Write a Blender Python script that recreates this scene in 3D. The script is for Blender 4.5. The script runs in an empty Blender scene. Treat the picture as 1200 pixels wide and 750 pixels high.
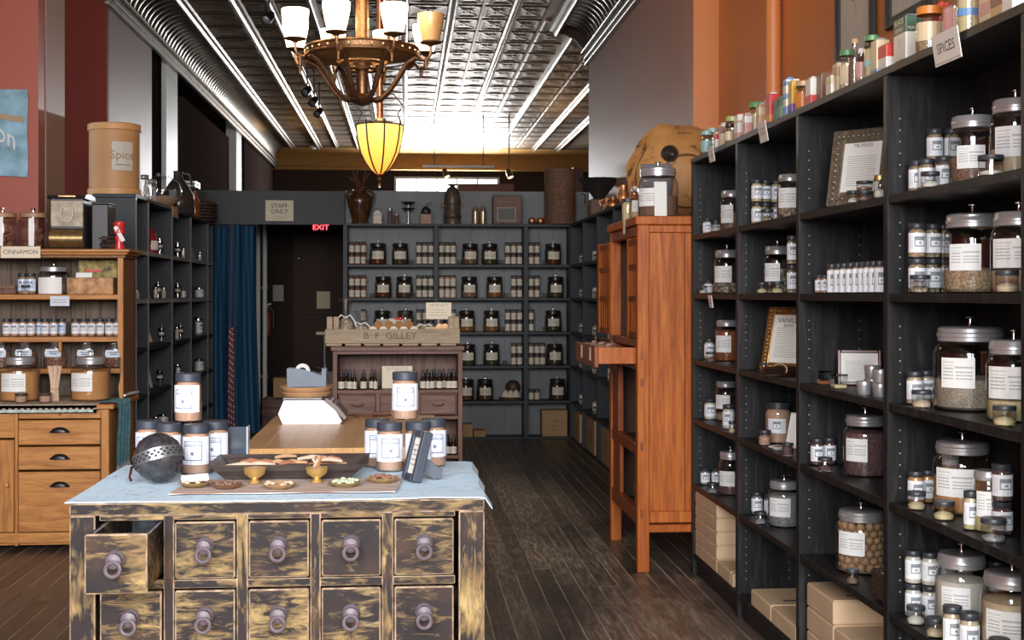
import bpy, bmesh, math, random
from mathutils import Vector, Matrix, noise
random.seed(7)
SC = bpy.context.scene
COL = SC.collection
PI = math.pi

# ---------------------------------------------------------------- camera
cam_d = bpy.data.cameras.new('camera')
cam_d.sensor_width = 36.0
cam_d.lens = 45.81
cam_d.shift_y = -0.025
cam_d.clip_end = 80
cam_o = bpy.data.objects.new('camera', cam_d)
COL.objects.link(cam_o)
cam_o.location = (0, 0, 1.44)
cam_o.rotation_euler = (PI/2, 0, math.radians(-4.7))
SC.camera = cam_o

# ---------------------------------------------------------------- world, daylight, exposure
W = bpy.data.worlds.new('world')
SC.world = W
W.use_nodes = True
W.node_tree.nodes['Background'].inputs[0].default_value = (0.80, 0.90, 1.0, 1)
W.node_tree.nodes['Background'].inputs[1].default_value = 1.0
SC.view_settings.view_transform = 'Standard'
SC.view_settings.look = 'None'
SC.view_settings.exposure = 0.46
SC.view_settings.gamma = 1.0
SC.view_settings.use_curve_mapping = False
SC.cycles.caustics_reflective = False
SC.cycles.caustics_refractive = False
SC.cycles.sample_clamp_indirect = 6.0

def area_light(name, loc, rot, sx, sy, power, col):
    l = bpy.data.lights.new(name, 'AREA')
    l.shape = 'RECTANGLE'; l.size = sx; l.size_y = sy
    l.energy = power; l.color = col
    o = bpy.data.objects.new(name, l)
    o.location = loc; o.rotation_euler = rot
    COL.objects.link(o)
    return o

def point_light(name, loc, power, col, r=0.04, parent=None):
    l = bpy.data.lights.new(name, 'POINT')
    l.energy = power; l.color = col; l.shadow_soft_size = r
    o = bpy.data.objects.new(name, l)
    o.location = loc
    COL.objects.link(o)
    if parent: o.parent = parent
    return o

# daylight through the two shop-front windows behind the camera and the clerestory at the back
DAY = (0.96, 0.975, 1.0)
area_light('shopfront_daylight', (-0.4, -5.6, 4.2), (math.radians(72), 0, 0), 8.0, 4.6, 2500, DAY)

# ---------------------------------------------------------------- mesh helper
class MB:
    def __init__(s):
        s.v = []; s.f = []; s.m = []; s.uv = {}; s.sm = set()
        s.X = Matrix.Identity(4)
    def add(s, vs, fs, m=0, smooth=False):
        n = len(s.v)
        for p in vs: s.v.append(tuple(s.X @ Vector(p)))
        for f in fs:
            if smooth: s.sm.add(len(s.f))
            s.f.append([n+i for i in f]); s.m.append(m)
        return s
    def at(s, loc=(0,0,0), rx=0, ry=0, rz=0, sc=1):
        s.X = Matrix.Translation(loc) @ Matrix.Rotation(rz,4,'Z') @ Matrix.Rotation(ry,4,'Y') @ Matrix.Rotation(rx,4,'X') @ Matrix.Scale(sc,4)
        return s
    def box(s, x0,y0,z0,x1,y1,z1, m=0):
        vs = [(x0,y0,z0),(x1,y0,z0),(x1,y1,z0),(x0,y1,z0),(x0,y0,z1),(x1,y0,z1),(x1,y1,z1),(x0,y1,z1)]
        return s.add(vs, [(0,3,2,1),(4,5,6,7),(0,1,5,4),(1,2,6,5),(2,3,7,6),(3,0,4,7)], m)
    def lathe(s, prof, seg=24, m=0, c=(0,0,0), ms=None, sy=1.0):
        vs = []; fs = []; idx = []
        for (r,z) in prof:
            if r < 1e-6:
                idx.append([len(vs)]*seg); vs.append((c[0],c[1],c[2]+z))
            else:
                row = []
                for i in range(seg):
                    a = 2*PI*i/seg
                    row.append(len(vs)); vs.append((c[0]+r*math.cos(a), c[1]+r*math.sin(a)*sy, c[2]+z))
                idx.append(row)
        n0 = len(s.v)
        for p in vs: s.v.append(tuple(s.X @ Vector(p)))
        for k in range(len(prof)-1):
            mm = ms[k] if ms else m
            for i in range(seg):
                j = (i+1) % seg
                q = [idx[k][i], idx[k][j], idx[k+1][j], idx[k+1][i]]
                q2 = []
                for t in q:
                    if t not in q2: q2.append(t)
                if len(q2) >= 3:
                    s.sm.add(len(s.f)); s.f.append([n0+t for t in q2]); s.m.append(mm)
        return s
    def tube(s, pts, r=0.01, seg=8, m=0, closed=False, rs=None):
        P = [Vector(p) for p in pts]; n = len(P)
        rings = []
        up = None
        vs = []
        for i in range(n):
            a = P[(i-1) % n] if (closed or i > 0) else P[i]
            b = P[(i+1) % n] if (closed or i < n-1) else P[i]
            t = (b-a)
            t = t.normalized() if t.length > 1e-9 else Vector((0,0,1))
            if up is None:
                up = Vector((0,0,1)) if abs(t.z) < 0.9 else Vector((1,0,0))
            u = up - t*up.dot(t)
            if u.length < 1e-6: u = t.orthogonal()
            u.normalize(); w = t.cross(u); up = u
            rr = rs[i] if rs else r
            rings.append([len(vs)+k for k in range(seg)])
            for k in range(seg):
                an = 2*PI*k/seg
                vs.append(P[i] + u*(rr*math.cos(an)) + w*(rr*math.sin(an)))
        fs = []
        for i in range(n if closed else n-1):
            A = rings[i]; B = rings[(i+1) % n]
            for k in range(seg):
                fs.append((A[k], A[(k+1)%seg], B[(k+1)%seg], B[k]))
        if not closed:
            fs.append(tuple(reversed(rings[0]))); fs.append(tuple(rings[-1]))
        return s.add(vs, fs, m, True)
    def prism(s, poly, d0, d1, axis='y', m=0, ms=None):
        n = len(poly)
        def P(a,b,d):
            return (a,d,b) if axis == 'y' else ((d,a,b) if axis == 'x' else (a,b,d))
        vs = [P(a,b,d0) for a,b in poly] + [P(a,b,d1) for a,b in poly]
        fs = [tuple(range(n)), tuple(range(2*n-1, n-1, -1))]
        fs += [(i, (i+1)%n, n+(i+1)%n, n+i) for i in range(n)]
        return s.add(vs, fs, m)
    def sphere(s, c, r, seg=12, rings=8, m=0, sz=1.0):
        prof = [(r*math.sin(PI*k/rings), -r*sz*math.cos(PI*k/rings)) for k in range(rings+1)]
        prof[0] = (0, prof[0][1]); prof[-1] = (0, prof[-1][1])
        return s.lathe(prof, seg, m, c)
    def grid(s, fn, nu, nv, m=0, smooth=True, th=0):
        vs = [fn(i/nu, j/nv) for j in range(nv+1) for i in range(nu+1)]
        fs = [(j*(nu+1)+i, j*(nu+1)+i+1, (j+1)*(nu+1)+i+1, (j+1)*(nu+1)+i) for j in range(nv) for i in range(nu)]
        if th:
            n = len(vs)
            vs2 = [(p[0], p[1], p[2]-th) for p in vs]
            fs2 = [tuple(reversed([n+t for t in f])) for f in fs]
            ring = list(range(nu+1)) + [(j)*(nu+1)+nu for j in range(1,nv+1)] + [nv*(nu+1)+i for i in range(nu-1,-1,-1)] + [j*(nu+1) for j in range(nv-1,0,-1)]
            fs3 = [(ring[(k+1)%len(ring)], ring[k], n+ring[k], n+ring[(k+1)%len(ring)]) for k in range(len(ring))]
            return s.add(vs+vs2, fs+fs2+fs3, m, smooth)
        return s.add(vs, fs, m, smooth)
    def uvquad(s, vs, m=0, uv=((0,0),(1,0),(1,1),(0,1))):
        s.uv[len(s.f)] = uv
        return s.add(vs, [(0,1,2,3)], m)
    def label(s, R, a0, a1, z0, z1, n=6, m=0, c=(0,0)):
        # curved paper label; a = 0 faces -y, positive towards +x
        for i in range(n):
            b0 = a0+(a1-a0)*i/n; b1 = a0+(a1-a0)*(i+1)/n
            q = [(c[0]+R*math.sin(b), c[1]-R*math.cos(b), z) for b,z in ((b0,z0),(b1,z0),(b1,z1),(b0,z1))]
            s.sm.add(len(s.f))
            s.uvquad(q, m, ((i/n,0),((i+1)/n,0),((i+1)/n,1),(i/n,1)))
        return s
    def mesh(s, name, mats, bevel=0, bmat=None, bang=0.6, seg=1):
        me = bpy.data.meshes.new(name)
        me.from_pydata(s.v, [], s.f)
        for mm in (mats if isinstance(mats,(list,tuple)) else [mats]): me.materials.append(mm)
        me.polygons.foreach_set('material_index', s.m)
        me.polygons.foreach_set('use_smooth', [i in s.sm for i in range(len(s.f))])
        if s.uv:
            ul = me.uv_layers.new(name='UVMap')
            for fi, uv in s.uv.items():
                p = me.polygons[fi]
                for k, li in enumerate(p.loop_indices): ul.data[li].uv = uv[k]
        if bevel:
            bm = bmesh.new(); bm.from_mesh(me)
            es = [e for e in bm.edges if len(e.link_faces) == 2 and e.calc_face_angle(0) > bang]
            bmesh.ops.bevel(bm, geom=es, offset=bevel, segments=seg, affect='EDGES', profile=0.5, clamp_overlap=True, material=-1 if bmat is None else bmat)
            bm.to_mesh(me); bm.free()
        if s.sm: me.set_sharp_from_angle(angle=0.75)
        me.update()
        return me
    def build(s, name, mats, parent=None, **kw):
        return link(name, s.mesh(name, mats, **kw), parent)

def link(name, me, parent=None, loc=None, rz=None):
    o = bpy.data.objects.new(name, me)
    COL.objects.link(o)
    if parent: o.parent = parent
    if loc is not None: o.location = loc
    if rz is not None: o.rotation_euler = (0,0,rz)
    return o

USED = set()
def tag(o, label, cat, group=None):
    o['label'] = label; o['category'] = cat
    if group: o['group'] = group
    return o
def thing(name, label, cat, loc=(0,0,0), rz=0, group=None):
    o = bpy.data.objects.new(name, None)
    o.empty_display_size = 0.05
    COL.objects.link(o)
    o.location = loc; o.rotation_euler = (0,0,rz)
    return tag(o, label, cat, group)
def struct(o):
    o['kind'] = 'structure'; return o
def stuff(o):
    o['kind'] = 'stuff'; return o
def copy_tree(o, parent=None):
    c = o.copy(); COL.objects.link(c)
    if parent: c.parent = parent
    for ch in list(o.children): copy_tree(ch, c)
    return c

def text_poly(s, size, res=2):
    cu = bpy.data.curves.new('t', 'FONT')
    cu.body = s; cu.size = size; cu.align_x = 'CENTER'; cu.align_y = 'CENTER'
    cu.resolution_u = res
    o = bpy.data.objects.new('t', cu)
    me = bpy.data.meshes.new_from_object(o)
    vs = [tuple(v.co) for v in me.vertices]; fs = [tuple(p.vertices) for p in me.polygons]
    bpy.data.objects.remove(o); bpy.data.meshes.remove(me); bpy.data.curves.remove(cu)
    return vs, fs
def put_text(mb, s, size, fn, m=0, sx=1.0):
    vs, fs = text_poly(s, size)
    mb.add([fn(x*sx, y) for x,y,z in vs], fs, m)
    return mb

# ---------------------------------------------------------------- materials
MATS = {}
def nodes_of(name):
    m = bpy.data.materials.new(name); m.use_nodes = True
    nt = m.node_tree
    return m, nt, nt.nodes['Principled BSDF'], nt.nodes, nt.links
def ramp(nt, src, stops):
    r = nt.nodes.new('ShaderNodeValToRGB')
    e = r.color_ramp.elements
    while len(e) < len(stops): e.new(0.5)
    for k,(p,c) in enumerate(stops):
        e[k].position = p; e[k].color = (*c, 1)
    nt.links.new(src, r.inputs[0])
    return r
def tex_noise(nt, scale, detail=3, vec=None, rough=0.5, dist=0.0):
    n = nt.nodes.new('ShaderNodeTexNoise')
    n.inputs['Scale'].default_value = scale; n.inputs['Detail'].default_value = detail
    n.inputs['Roughness'].default_value = rough; n.inputs['Distortion'].default_value = dist
    if vec: nt.links.new(vec, n.inputs['Vector'])
    return n
def coords(nt, scale=(1,1,1), kind='Object', rnd=False):
    if kind == 'World':
        t = nt.nodes.new('ShaderNodeNewGeometry'); out = t.outputs['Position']
    else:
        t = nt.nodes.new('ShaderNodeTexCoord'); out = t.outputs[kind]
    mp = nt.nodes.new('ShaderNodeMapping'); mp.inputs['Scale'].default_value = scale
    nt.links.new(out, mp.inputs['Vector'])
    if rnd:
        oi = nt.nodes.new('ShaderNodeObjectInfo')
        mu = nt.nodes.new('ShaderNodeMath'); mu.operation = 'MULTIPLY'; mu.inputs[1].default_value = 37.0
        nt.links.new(oi.outputs['Random'], mu.inputs[0])
        cb = nt.nodes.new('ShaderNodeCombineXYZ')
        for k in range(3): nt.links.new(mu.outputs[0], cb.inputs[k])
        nt.links.new(cb.outputs[0], mp.inputs['Location'])
    return mp.outputs[0]
def bump(nt, bs, src, strength=0.2, dist=0.002):
    b = nt.nodes.new('ShaderNodeBump'); b.inputs['Strength'].default_value = strength; b.inputs['Distance'].default_value = dist
    nt.links.new(src, b.inputs['Height']); nt.links.new(b.outputs[0], bs.inputs['Normal'])

def plain(name, col, rough=0.5, metal=0.0, var=0.06, scale=30, spec=None):
    if name in MATS: return MATS[name]
    m, nt, b, N, L = nodes_of(name)
    b.inputs['Roughness'].default_value = rough; b.inputs['Metallic'].default_value = metal
    if spec is not None: b.inputs['Specular IOR Level'].default_value = spec
    n = tex_noise(nt, scale, 2, coords(nt))
    lo = tuple(max(0,c*(1-var)) for c in col); hi = tuple(min(1,c*(1+var)) for c in col)
    r = ramp(nt, n.outputs['Fac'], [(0.3,lo),(0.7,hi)])
    L.new(r.outputs[0], b.inputs['Base Color'])
    MATS[name] = m
    return m
def wood(name, dark, mid, light, stretch=(30,30,2.0), rough=0.5, bs=0.15, rnd=True, scale=1.0, spec=0.35):
    m, nt, b, N, L = nodes_of(name)
    v = coords(nt, stretch, rnd=rnd)
    n1 = tex_noise(nt, 1.0*scale, 5, v, 0.6, 1.2)
    n2 = tex_noise(nt, 4.0*scale, 3, v, 0.6)
    mx = N.new('ShaderNodeMix'); mx.data_type = 'FLOAT'; mx.inputs[0].default_value = 0.35
    L.new(n1.outputs['Fac'], mx.inputs[2]); L.new(n2.outputs['Fac'], mx.inputs[3])
    r = ramp(nt, mx.outputs[0], [(0.32,dark),(0.5,mid),(0.68,light)])
    L.new(r.outputs[0], b.inputs['Base Color'])
    b.inputs['Roughness'].default_value = rough; b.inputs['Specular IOR Level'].default_value = spec
    bump(nt, b, n2.outputs['Fac'], bs, 0.001)
    MATS[name] = m
    return m
def emit(name, col, strength, base=None):
    m, nt, b, N, L = nodes_of(name)
    b.inputs['Base Color'].default_value = (*(base or col), 1)
    b.inputs['Emission Color'].default_value = (*col, 1)
    b.inputs['Emission Strength'].default_value = strength
    b.inputs['Roughness'].default_value = 0.4
    MATS[name] = m
    return m
def glass(name, tint=(0.93,0.95,0.95), gl=1.0, rough=0.03):
    m = bpy.data.materials.new(name); m.use_nodes = True
    nt = m.node_tree; N = nt.nodes; L = nt.links
    N.remove(N['Principled BSDF'])
    tr = N.new('ShaderNodeBsdfTransparent'); tr.inputs[0].default_value = (*tint,1)
    gs = N.new('ShaderNodeBsdfGlossy'); gs.inputs['Roughness'].default_value = rough
    gs.inputs[0].default_value = (gl,gl,gl,1)
    ge = N.new('ShaderNodeNewGeometry')
    dt = N.new('ShaderNodeVectorMath'); dt.operation = 'DOT_PRODUCT'
    L.new(ge.outputs['Normal'], dt.inputs[0]); L.new(ge.outputs['Incoming'], dt.inputs[1])
    def mth(op, a_, b_):
        n = N.new('ShaderNodeMath'); n.operation = op
        for k_, x_ in ((0,a_),(1,b_)):
            if isinstance(x_,(int,float)): n.inputs[k_].default_value = x_
            elif x_ is not None: L.new(x_, n.inputs[k_])
        return n.outputs[0]
    # Schlick: the same reflectance for the inner and outer faces of a thin wall
    mul_out = mth('ADD', mth('MULTIPLY', mth('POWER', mth('SUBTRACT', 1.0, mth('ABSOLUTE', dt.outputs['Value'], None)), 4.0), 0.72), 0.075)
    # glass seen edge-on is thicker and darker
    ed = N.new('ShaderNodeMix'); ed.data_type = 'RGBA'
    L.new(mth('POWER', mth('SUBTRACT', 1.0, mth('ABSOLUTE', dt.outputs['Value'], None)), 2.0), ed.inputs[0])
    ed.inputs[6].default_value = (*tint,1); ed.inputs[7].default_value = (*[c*0.62 for c in tint],1)
    L.new(ed.outputs[2], tr.inputs[0])
    mx = N.new('ShaderNodeMixShader')
    L.new(mul_out, mx.inputs[0]); L.new(tr.outputs[0], mx.inputs[1]); L.new(gs.outputs[0], mx.inputs[2])
    L.new(mx.outputs[0], N['Material Output'].inputs[0])
    MATS[name] = m
    return m

G_JAR = glass('jar_glass')
G_AMB = glass('amber_glass', (0.30,0.13,0.04))
G_GOLD = glass('gold_glass', (0.85,0.55,0.12))
G_SMOKE = glass('smoke_glass', (0.35,0.36,0.40))
G_WIN = glass('pane_glass', (0.95,0.97,0.97))

STEEL = plain('brushed_steel', (0.42,0.42,0.43), 0.30, 0.55, 0.05)
CHROME = plain('chrome', (0.8,0.8,0.82), 0.12, 1.0, 0.02)
IRON = plain('dark_iron', (0.05,0.045,0.042), 0.45, 0.6, 0.2)
BRONZE = plain('bronze', (0.20,0.105,0.05), 0.42, 0.85, 0.25, 60)
COPPER = plain('copper', (0.62,0.28,0.13), 0.35, 0.9, 0.15)
BRASS = plain('aged_brass', (0.45,0.33,0.15), 0.38, 0.9, 0.2)
BLACKLID = plain('black_plastic_lid', (0.030,0.033,0.040), 0.4)
BLACK = plain('black_plastic', (0.02,0.02,0.022), 0.4)
WHITE = plain('white_plastic', (0.80,0.80,0.79), 0.35, 0, 0.02)
PAPER = plain('white_paper', (0.80,0.79,0.76), 0.7, 0, 0.02)
CREAM = plain('cream_card', (0.72,0.63,0.48), 0.75, 0, 0.04)
INK = plain('printed_ink', (0.05,0.045,0.045), 0.6)
INKGREY = plain('grey_ink', (0.32,0.29,0.25), 0.6)
RED = plain('red_enamel', (0.55,0.03,0.03), 0.25)
KRAFT = plain('kraft_card', (0.56,0.39,0.24), 0.8, 0, 0.06, 12)
CARTON = plain('carton_board', (0.40,0.25,0.12), 0.85, 0, 0.08, 12)
SLOT = plain('slot_shadow_black', (0.01,0.01,0.01), 0.9)

WSHELF = wood('black_stained_oak', (0.005,0.0047,0.005), (0.010,0.0095,0.010), (0.034,0.032,0.033), (26,26,2.2), 0.45, 0.5, spec=0.3)
WGREY = plain('charcoal_paint', (0.030,0.033,0.040), 0.5, 0, 0.12, 9, 0.3)
WGREYB = plain('slate_paint', (0.165,0.170,0.178), 0.55, 0, 0.10, 6)
WOAK = wood('golden_oak', (0.26,0.095,0.025), (0.45,0.19,0.050), (0.58,0.28,0.085), (3.0,26,26), 0.42, 0.2)
WOAKV = wood('golden_oak_upright', (0.26,0.095,0.025), (0.43,0.18,0.048), (0.56,0.27,0.080), (26,26,2.4), 0.42, 0.2)
WOAKD = wood('brown_oak', (0.13,0.06,0.022), (0.23,0.105,0.04), (0.31,0.15,0.06), (26,26,2.4), 0.45, 0.2)
WGRB = wood('weathered_board', (0.075,0.052,0.038), (0.13,0.092,0.068), (0.18,0.135,0.10), (22,22,2.0), 0.7, 0.2)
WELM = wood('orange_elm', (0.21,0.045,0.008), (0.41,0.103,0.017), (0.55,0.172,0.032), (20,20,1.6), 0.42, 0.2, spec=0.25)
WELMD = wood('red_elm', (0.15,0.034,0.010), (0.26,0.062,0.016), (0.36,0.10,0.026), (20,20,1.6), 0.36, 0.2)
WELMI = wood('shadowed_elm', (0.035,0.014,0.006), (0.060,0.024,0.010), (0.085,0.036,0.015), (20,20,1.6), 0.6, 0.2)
WMAPLE = wood('maple_top', (0.52,0.265,0.095), (0.63,0.345,0.135), (0.70,0.42,0.18), (14,1.4,14), 0.33, 0.03)
WWAL = wood('walnut', (0.062,0.028,0.018), (0.135,0.062,0.040), (0.21,0.108,0.074), (26,26,2.0), 0.5, 0.2)
WWALH = wood('walnut_flat', (0.062,0.028,0.018), (0.14,0.066,0.043), (0.215,0.115,0.080), (2.0,26,26), 0.5, 0.2)
WCRATE = wood('grey_pine', (0.23,0.165,0.105), (0.36,0.275,0.185), (0.46,0.36,0.25), (2.2,26,26), 0.75, 0.25)
WTRAY = wood('dark_tray_wood', (0.030,0.022,0.020), (0.055,0.042,0.038), (0.11,0.09,0.08), (2.2,26,26), 0.45, 0.3)

def mat_chest(name, stretch):
    m, nt, b, N, L = nodes_of(name)
    v = coords(nt, stretch, rnd=True)
    n1 = tex_noise(nt, 1.0, 6, v, 0.70, 1.0)
    base = tex_noise(nt, 6.0, 3, coords(nt, rnd=True))
    rb = ramp(nt, base.outputs['Fac'], [(0.3,(0.008,0.006,0.008)),(0.55,(0.018,0.011,0.011)),(0.75,(0.055,0.028,0.015))])
    ry = ramp(nt, tex_noise(nt, 9.0, 3, coords(nt, rnd=True)).outputs['Fac'], [(0.3,(0.17,0.10,0.038)),(0.6,(0.33,0.225,0.09)),(0.8,(0.40,0.30,0.15))])
    n3 = tex_noise(nt, 5.5, 3, coords(nt, rnd=True), 0.6)
    am = N.new('ShaderNodeMath'); am.operation = 'MULTIPLY_ADD'; am.inputs[1].default_value = 0.55
    n5 = N.new('ShaderNodeMath'); n5.operation = 'MULTIPLY'; n5.inputs[1].default_value = 0.45
    L.new(n3.outputs['Fac'], n5.inputs[0]); L.new(n1.outputs['Fac'], am.inputs[0]); L.new(n5.outputs[0], am.inputs[2])
    mk = ramp(nt, am.outputs[0], [(0.49,(0,0,0)),(0.55,(0.45,0.45,0.45)),(0.63,(1,1,1))])
    mx = N.new('ShaderNodeMix'); mx.data_type = 'RGBA'
    L.new(mk.outputs[0], mx.inputs[0]); L.new(rb.outputs[0], mx.inputs[6]); L.new(ry.outputs[0], mx.inputs[7])
    L.new(mx.outputs[2], b.inputs['Base Color'])
    b.inputs['Roughness'].default_value = 0.55; b.inputs['Specular IOR Level'].default_value = 0.25
    bump(nt, b, mk.outputs[0], 0.15, 0.001)
    return m
CHEST_H = mat_chest('worn_purple_paint', (11,60,48))
CHEST_V = mat_chest('worn_purple_paint_upright', (48,48,9))
CHEST_EDGE = plain('rubbed_bare_edge', (0.30,0.215,0.145), 0.6, 0, 0.6, 30)

def wall_paint(name, col, rough=0.45, var=0.04, spec=0.5):
    m, nt, b, N, L = nodes_of(name)
    n = tex_noise(nt, 1.3, 3, coords(nt, kind='World'))
    r = ramp(nt, n.outputs['Fac'], [(0.3,tuple(c*(1-var) for c in col)),(0.7,tuple(min(1,c*(1+var)) for c in col))])
    L.new(r.outputs[0], b.inputs['Base Color'])
    b.inputs['Roughness'].default_value = rough; b.inputs['Specular IOR Level'].default_value = spec
    f = tex_noise(nt, 90, 2, coords(nt, kind='World'))
    bump(nt, b, f.outputs['Fac'], 0.08, 0.001)
    return m
P_ORANGE = wall_paint('burnt_orange_paint', (0.56,0.190,0.052))
P_RED = wall_paint('brick_red_paint', (0.30,0.060,0.032))
P_DKRED = wall_paint('dark_red_paint', (0.15,0.020,0.011), 0.6, 0.04, 0.2)
P_MAUVE = wall_paint('mauve_brown_paint', (0.37,0.20,0.15), 0.56, 0.04, 0.3)
P_MAUVEG = wall_paint('taupe_paint', (0.31,0.19,0.16), 0.5, 0.04, 0.35)
P_GREY = wall_paint('pale_grey_paint', (0.70,0.71,0.69))
P_DARK = wall_paint('dark_brown_paint', (0.034,0.024,0.021), 0.8, 0.04, 0.0)
P_DARKB = wall_paint('umber_panel_paint', (0.055,0.038,0.032), 0.8, 0.04, 0.0)
P_BACK = wall_paint('deep_brown_paint', (0.040,0.022,0.015), 0.7, 0.04, 0.2)
P_LAMPLIT = wall_paint('lamplit_cove_tone', (0.40,0.21,0.06), 0.7)  # tin cove at the back: warm lamplight is put into its amber colour

# pressed tin: silvery metal, tarnished in patches
m, nt, b, N, L = nodes_of('pressed_tin')
n = tex_noise(nt, 2.2, 4, coords(nt, kind='World'))
r = ramp(nt, n.outputs['Fac'], [(0.3,(0.24,0.165,0.11)),(0.7,(0.46,0.37,0.29))])
L.new(r.outputs[0], b.inputs['Base Color'])
b.inputs['Metallic'].default_value = 1.0; b.inputs['Roughness'].default_value = 0.53
n2 = tex_noise(nt, 14, 3, coords(nt, kind='World'))
bump(nt, b, n2.outputs['Fac'], 0.25, 0.003)
TIN = m
m, nt, b, N, L = nodes_of('tin_rib')
b.inputs['Base Color'].default_value = (0.38,0.345,0.30,1); b.inputs['Metallic'].default_value = 1.0; b.inputs['Roughness'].default_value = 0.40
n2 = tex_noise(nt, 9, 3, coords(nt, kind='World')); bump(nt, b, n2.outputs['Fac'], 0.3, 0.006)
TINRIB = m

# floor boards: dark, worn pale where people walk
m, nt, b, N, L = nodes_of('worn_floor_board')
oi = N.new('ShaderNodeObjectInfo')
v = coords(nt, (26,1.6,26), rnd=True)
g1 = tex_noise(nt, 1.0, 5, v, 0.65, 0.6)
w1 = tex_noise(nt, 1.1, 5, coords(nt, (1.0,0.55,1), kind='World'), 0.62)
base = ramp(nt, g1.outputs['Fac'], [(0.28,(0.040,0.027,0.023)),(0.55,(0.085,0.060,0.049)),(0.75,(0.17,0.125,0.10))])
pale = ramp(nt, g1.outputs['Fac'], [(0.3,(0.42,0.31,0.20)),(0.7,(0.74,0.58,0.40))])
mk = ramp(nt, w1.outputs['Fac'], [(0.42,(0,0,0)),(0.60,(0.95,0.95,0.95))])
sc_ = tex_noise(nt, 3.0, 6, coords(nt, (16,2.4,1), kind='World'), 0.75)
mk2 = ramp(nt, sc_.outputs['Fac'], [(0.46,(0.25,0.25,0.25)),(0.60,(1,1,1))])
# the trodden strip down the aisle, past the chest
vs_ = N.new('ShaderNodeVectorMath'); vs_.operation = 'SUBTRACT'; vs_.inputs[1].default_value = (0.50,8.2,0)
gp_ = N.new('ShaderNodeNewGeometry'); L.new(gp_.outputs['Position'], vs_.inputs[0])
vm_ = N.new('ShaderNodeVectorMath'); vm_.operation = 'MULTIPLY'; vm_.inputs[1].default_value = (1.25,0.30,0)
L.new(vs_.outputs[0], vm_.inputs[0])
vl_ = N.new('ShaderNodeVectorMath'); vl_.operation = 'LENGTH'; L.new(vm_.outputs[0], vl_.inputs[0])
nz_ = N.new('ShaderNodeMath'); nz_.operation = 'MULTIPLY_ADD'; nz_.inputs[1].default_value = 1.9; L.new(w1.outputs['Fac'], nz_.inputs[0])
ng_ = N.new('ShaderNodeMath'); ng_.operation = 'MULTIPLY'; ng_.inputs[1].default_value = -0.62; L.new(vl_.outputs['Value'], ng_.inputs[0]); L.new(ng_.outputs[0], nz_.inputs[2])
mk = ramp(nt, nz_.outputs[0], [(0.20,(0,0,0)),(0.85,(1,1,1))])
mm = N.new('ShaderNodeMath'); mm.operation = 'MULTIPLY'
L.new(mk.outputs[0], mm.inputs[0]); L.new(mk2.outputs[0], mm.inputs[1])
mx = N.new('ShaderNodeMix'); mx.data_type = 'RGBA'
L.new(mm.outputs[0], mx.inputs[0]); L.new(base.outputs[0], mx.inputs[6]); L.new(pale.outputs[0], mx.inputs[7])
hv = N.new('ShaderNodeHueSaturation')
mr = N.new('ShaderNodeMapRange'); mr.inputs[3].default_value = 0.7; mr.inputs[4].default_value = 1.35
L.new(oi.outputs['Random'], mr.inputs[0]); L.new(mr.outputs[0], hv.inputs['Value'])
L.new(mx.outputs[2], hv.inputs['Color'])
L.new(hv.outputs[0], b.inputs['Base Color'])
rr = ramp(nt, g1.outputs['Fac'], [(0.3,(0.30,0.30,0.30)),(0.7,(0.48,0.48,0.48))])
L.new(rr.outputs[0], b.inputs['Roughness'])
bump(nt, b, g1.outputs['Fac'], 0.3, 0.001)
FLOORB = m
FLOORGAP = plain('dusty_joint', (0.62,0.47,0.31), 0.85, 0, 0.85, 1.3)

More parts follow.
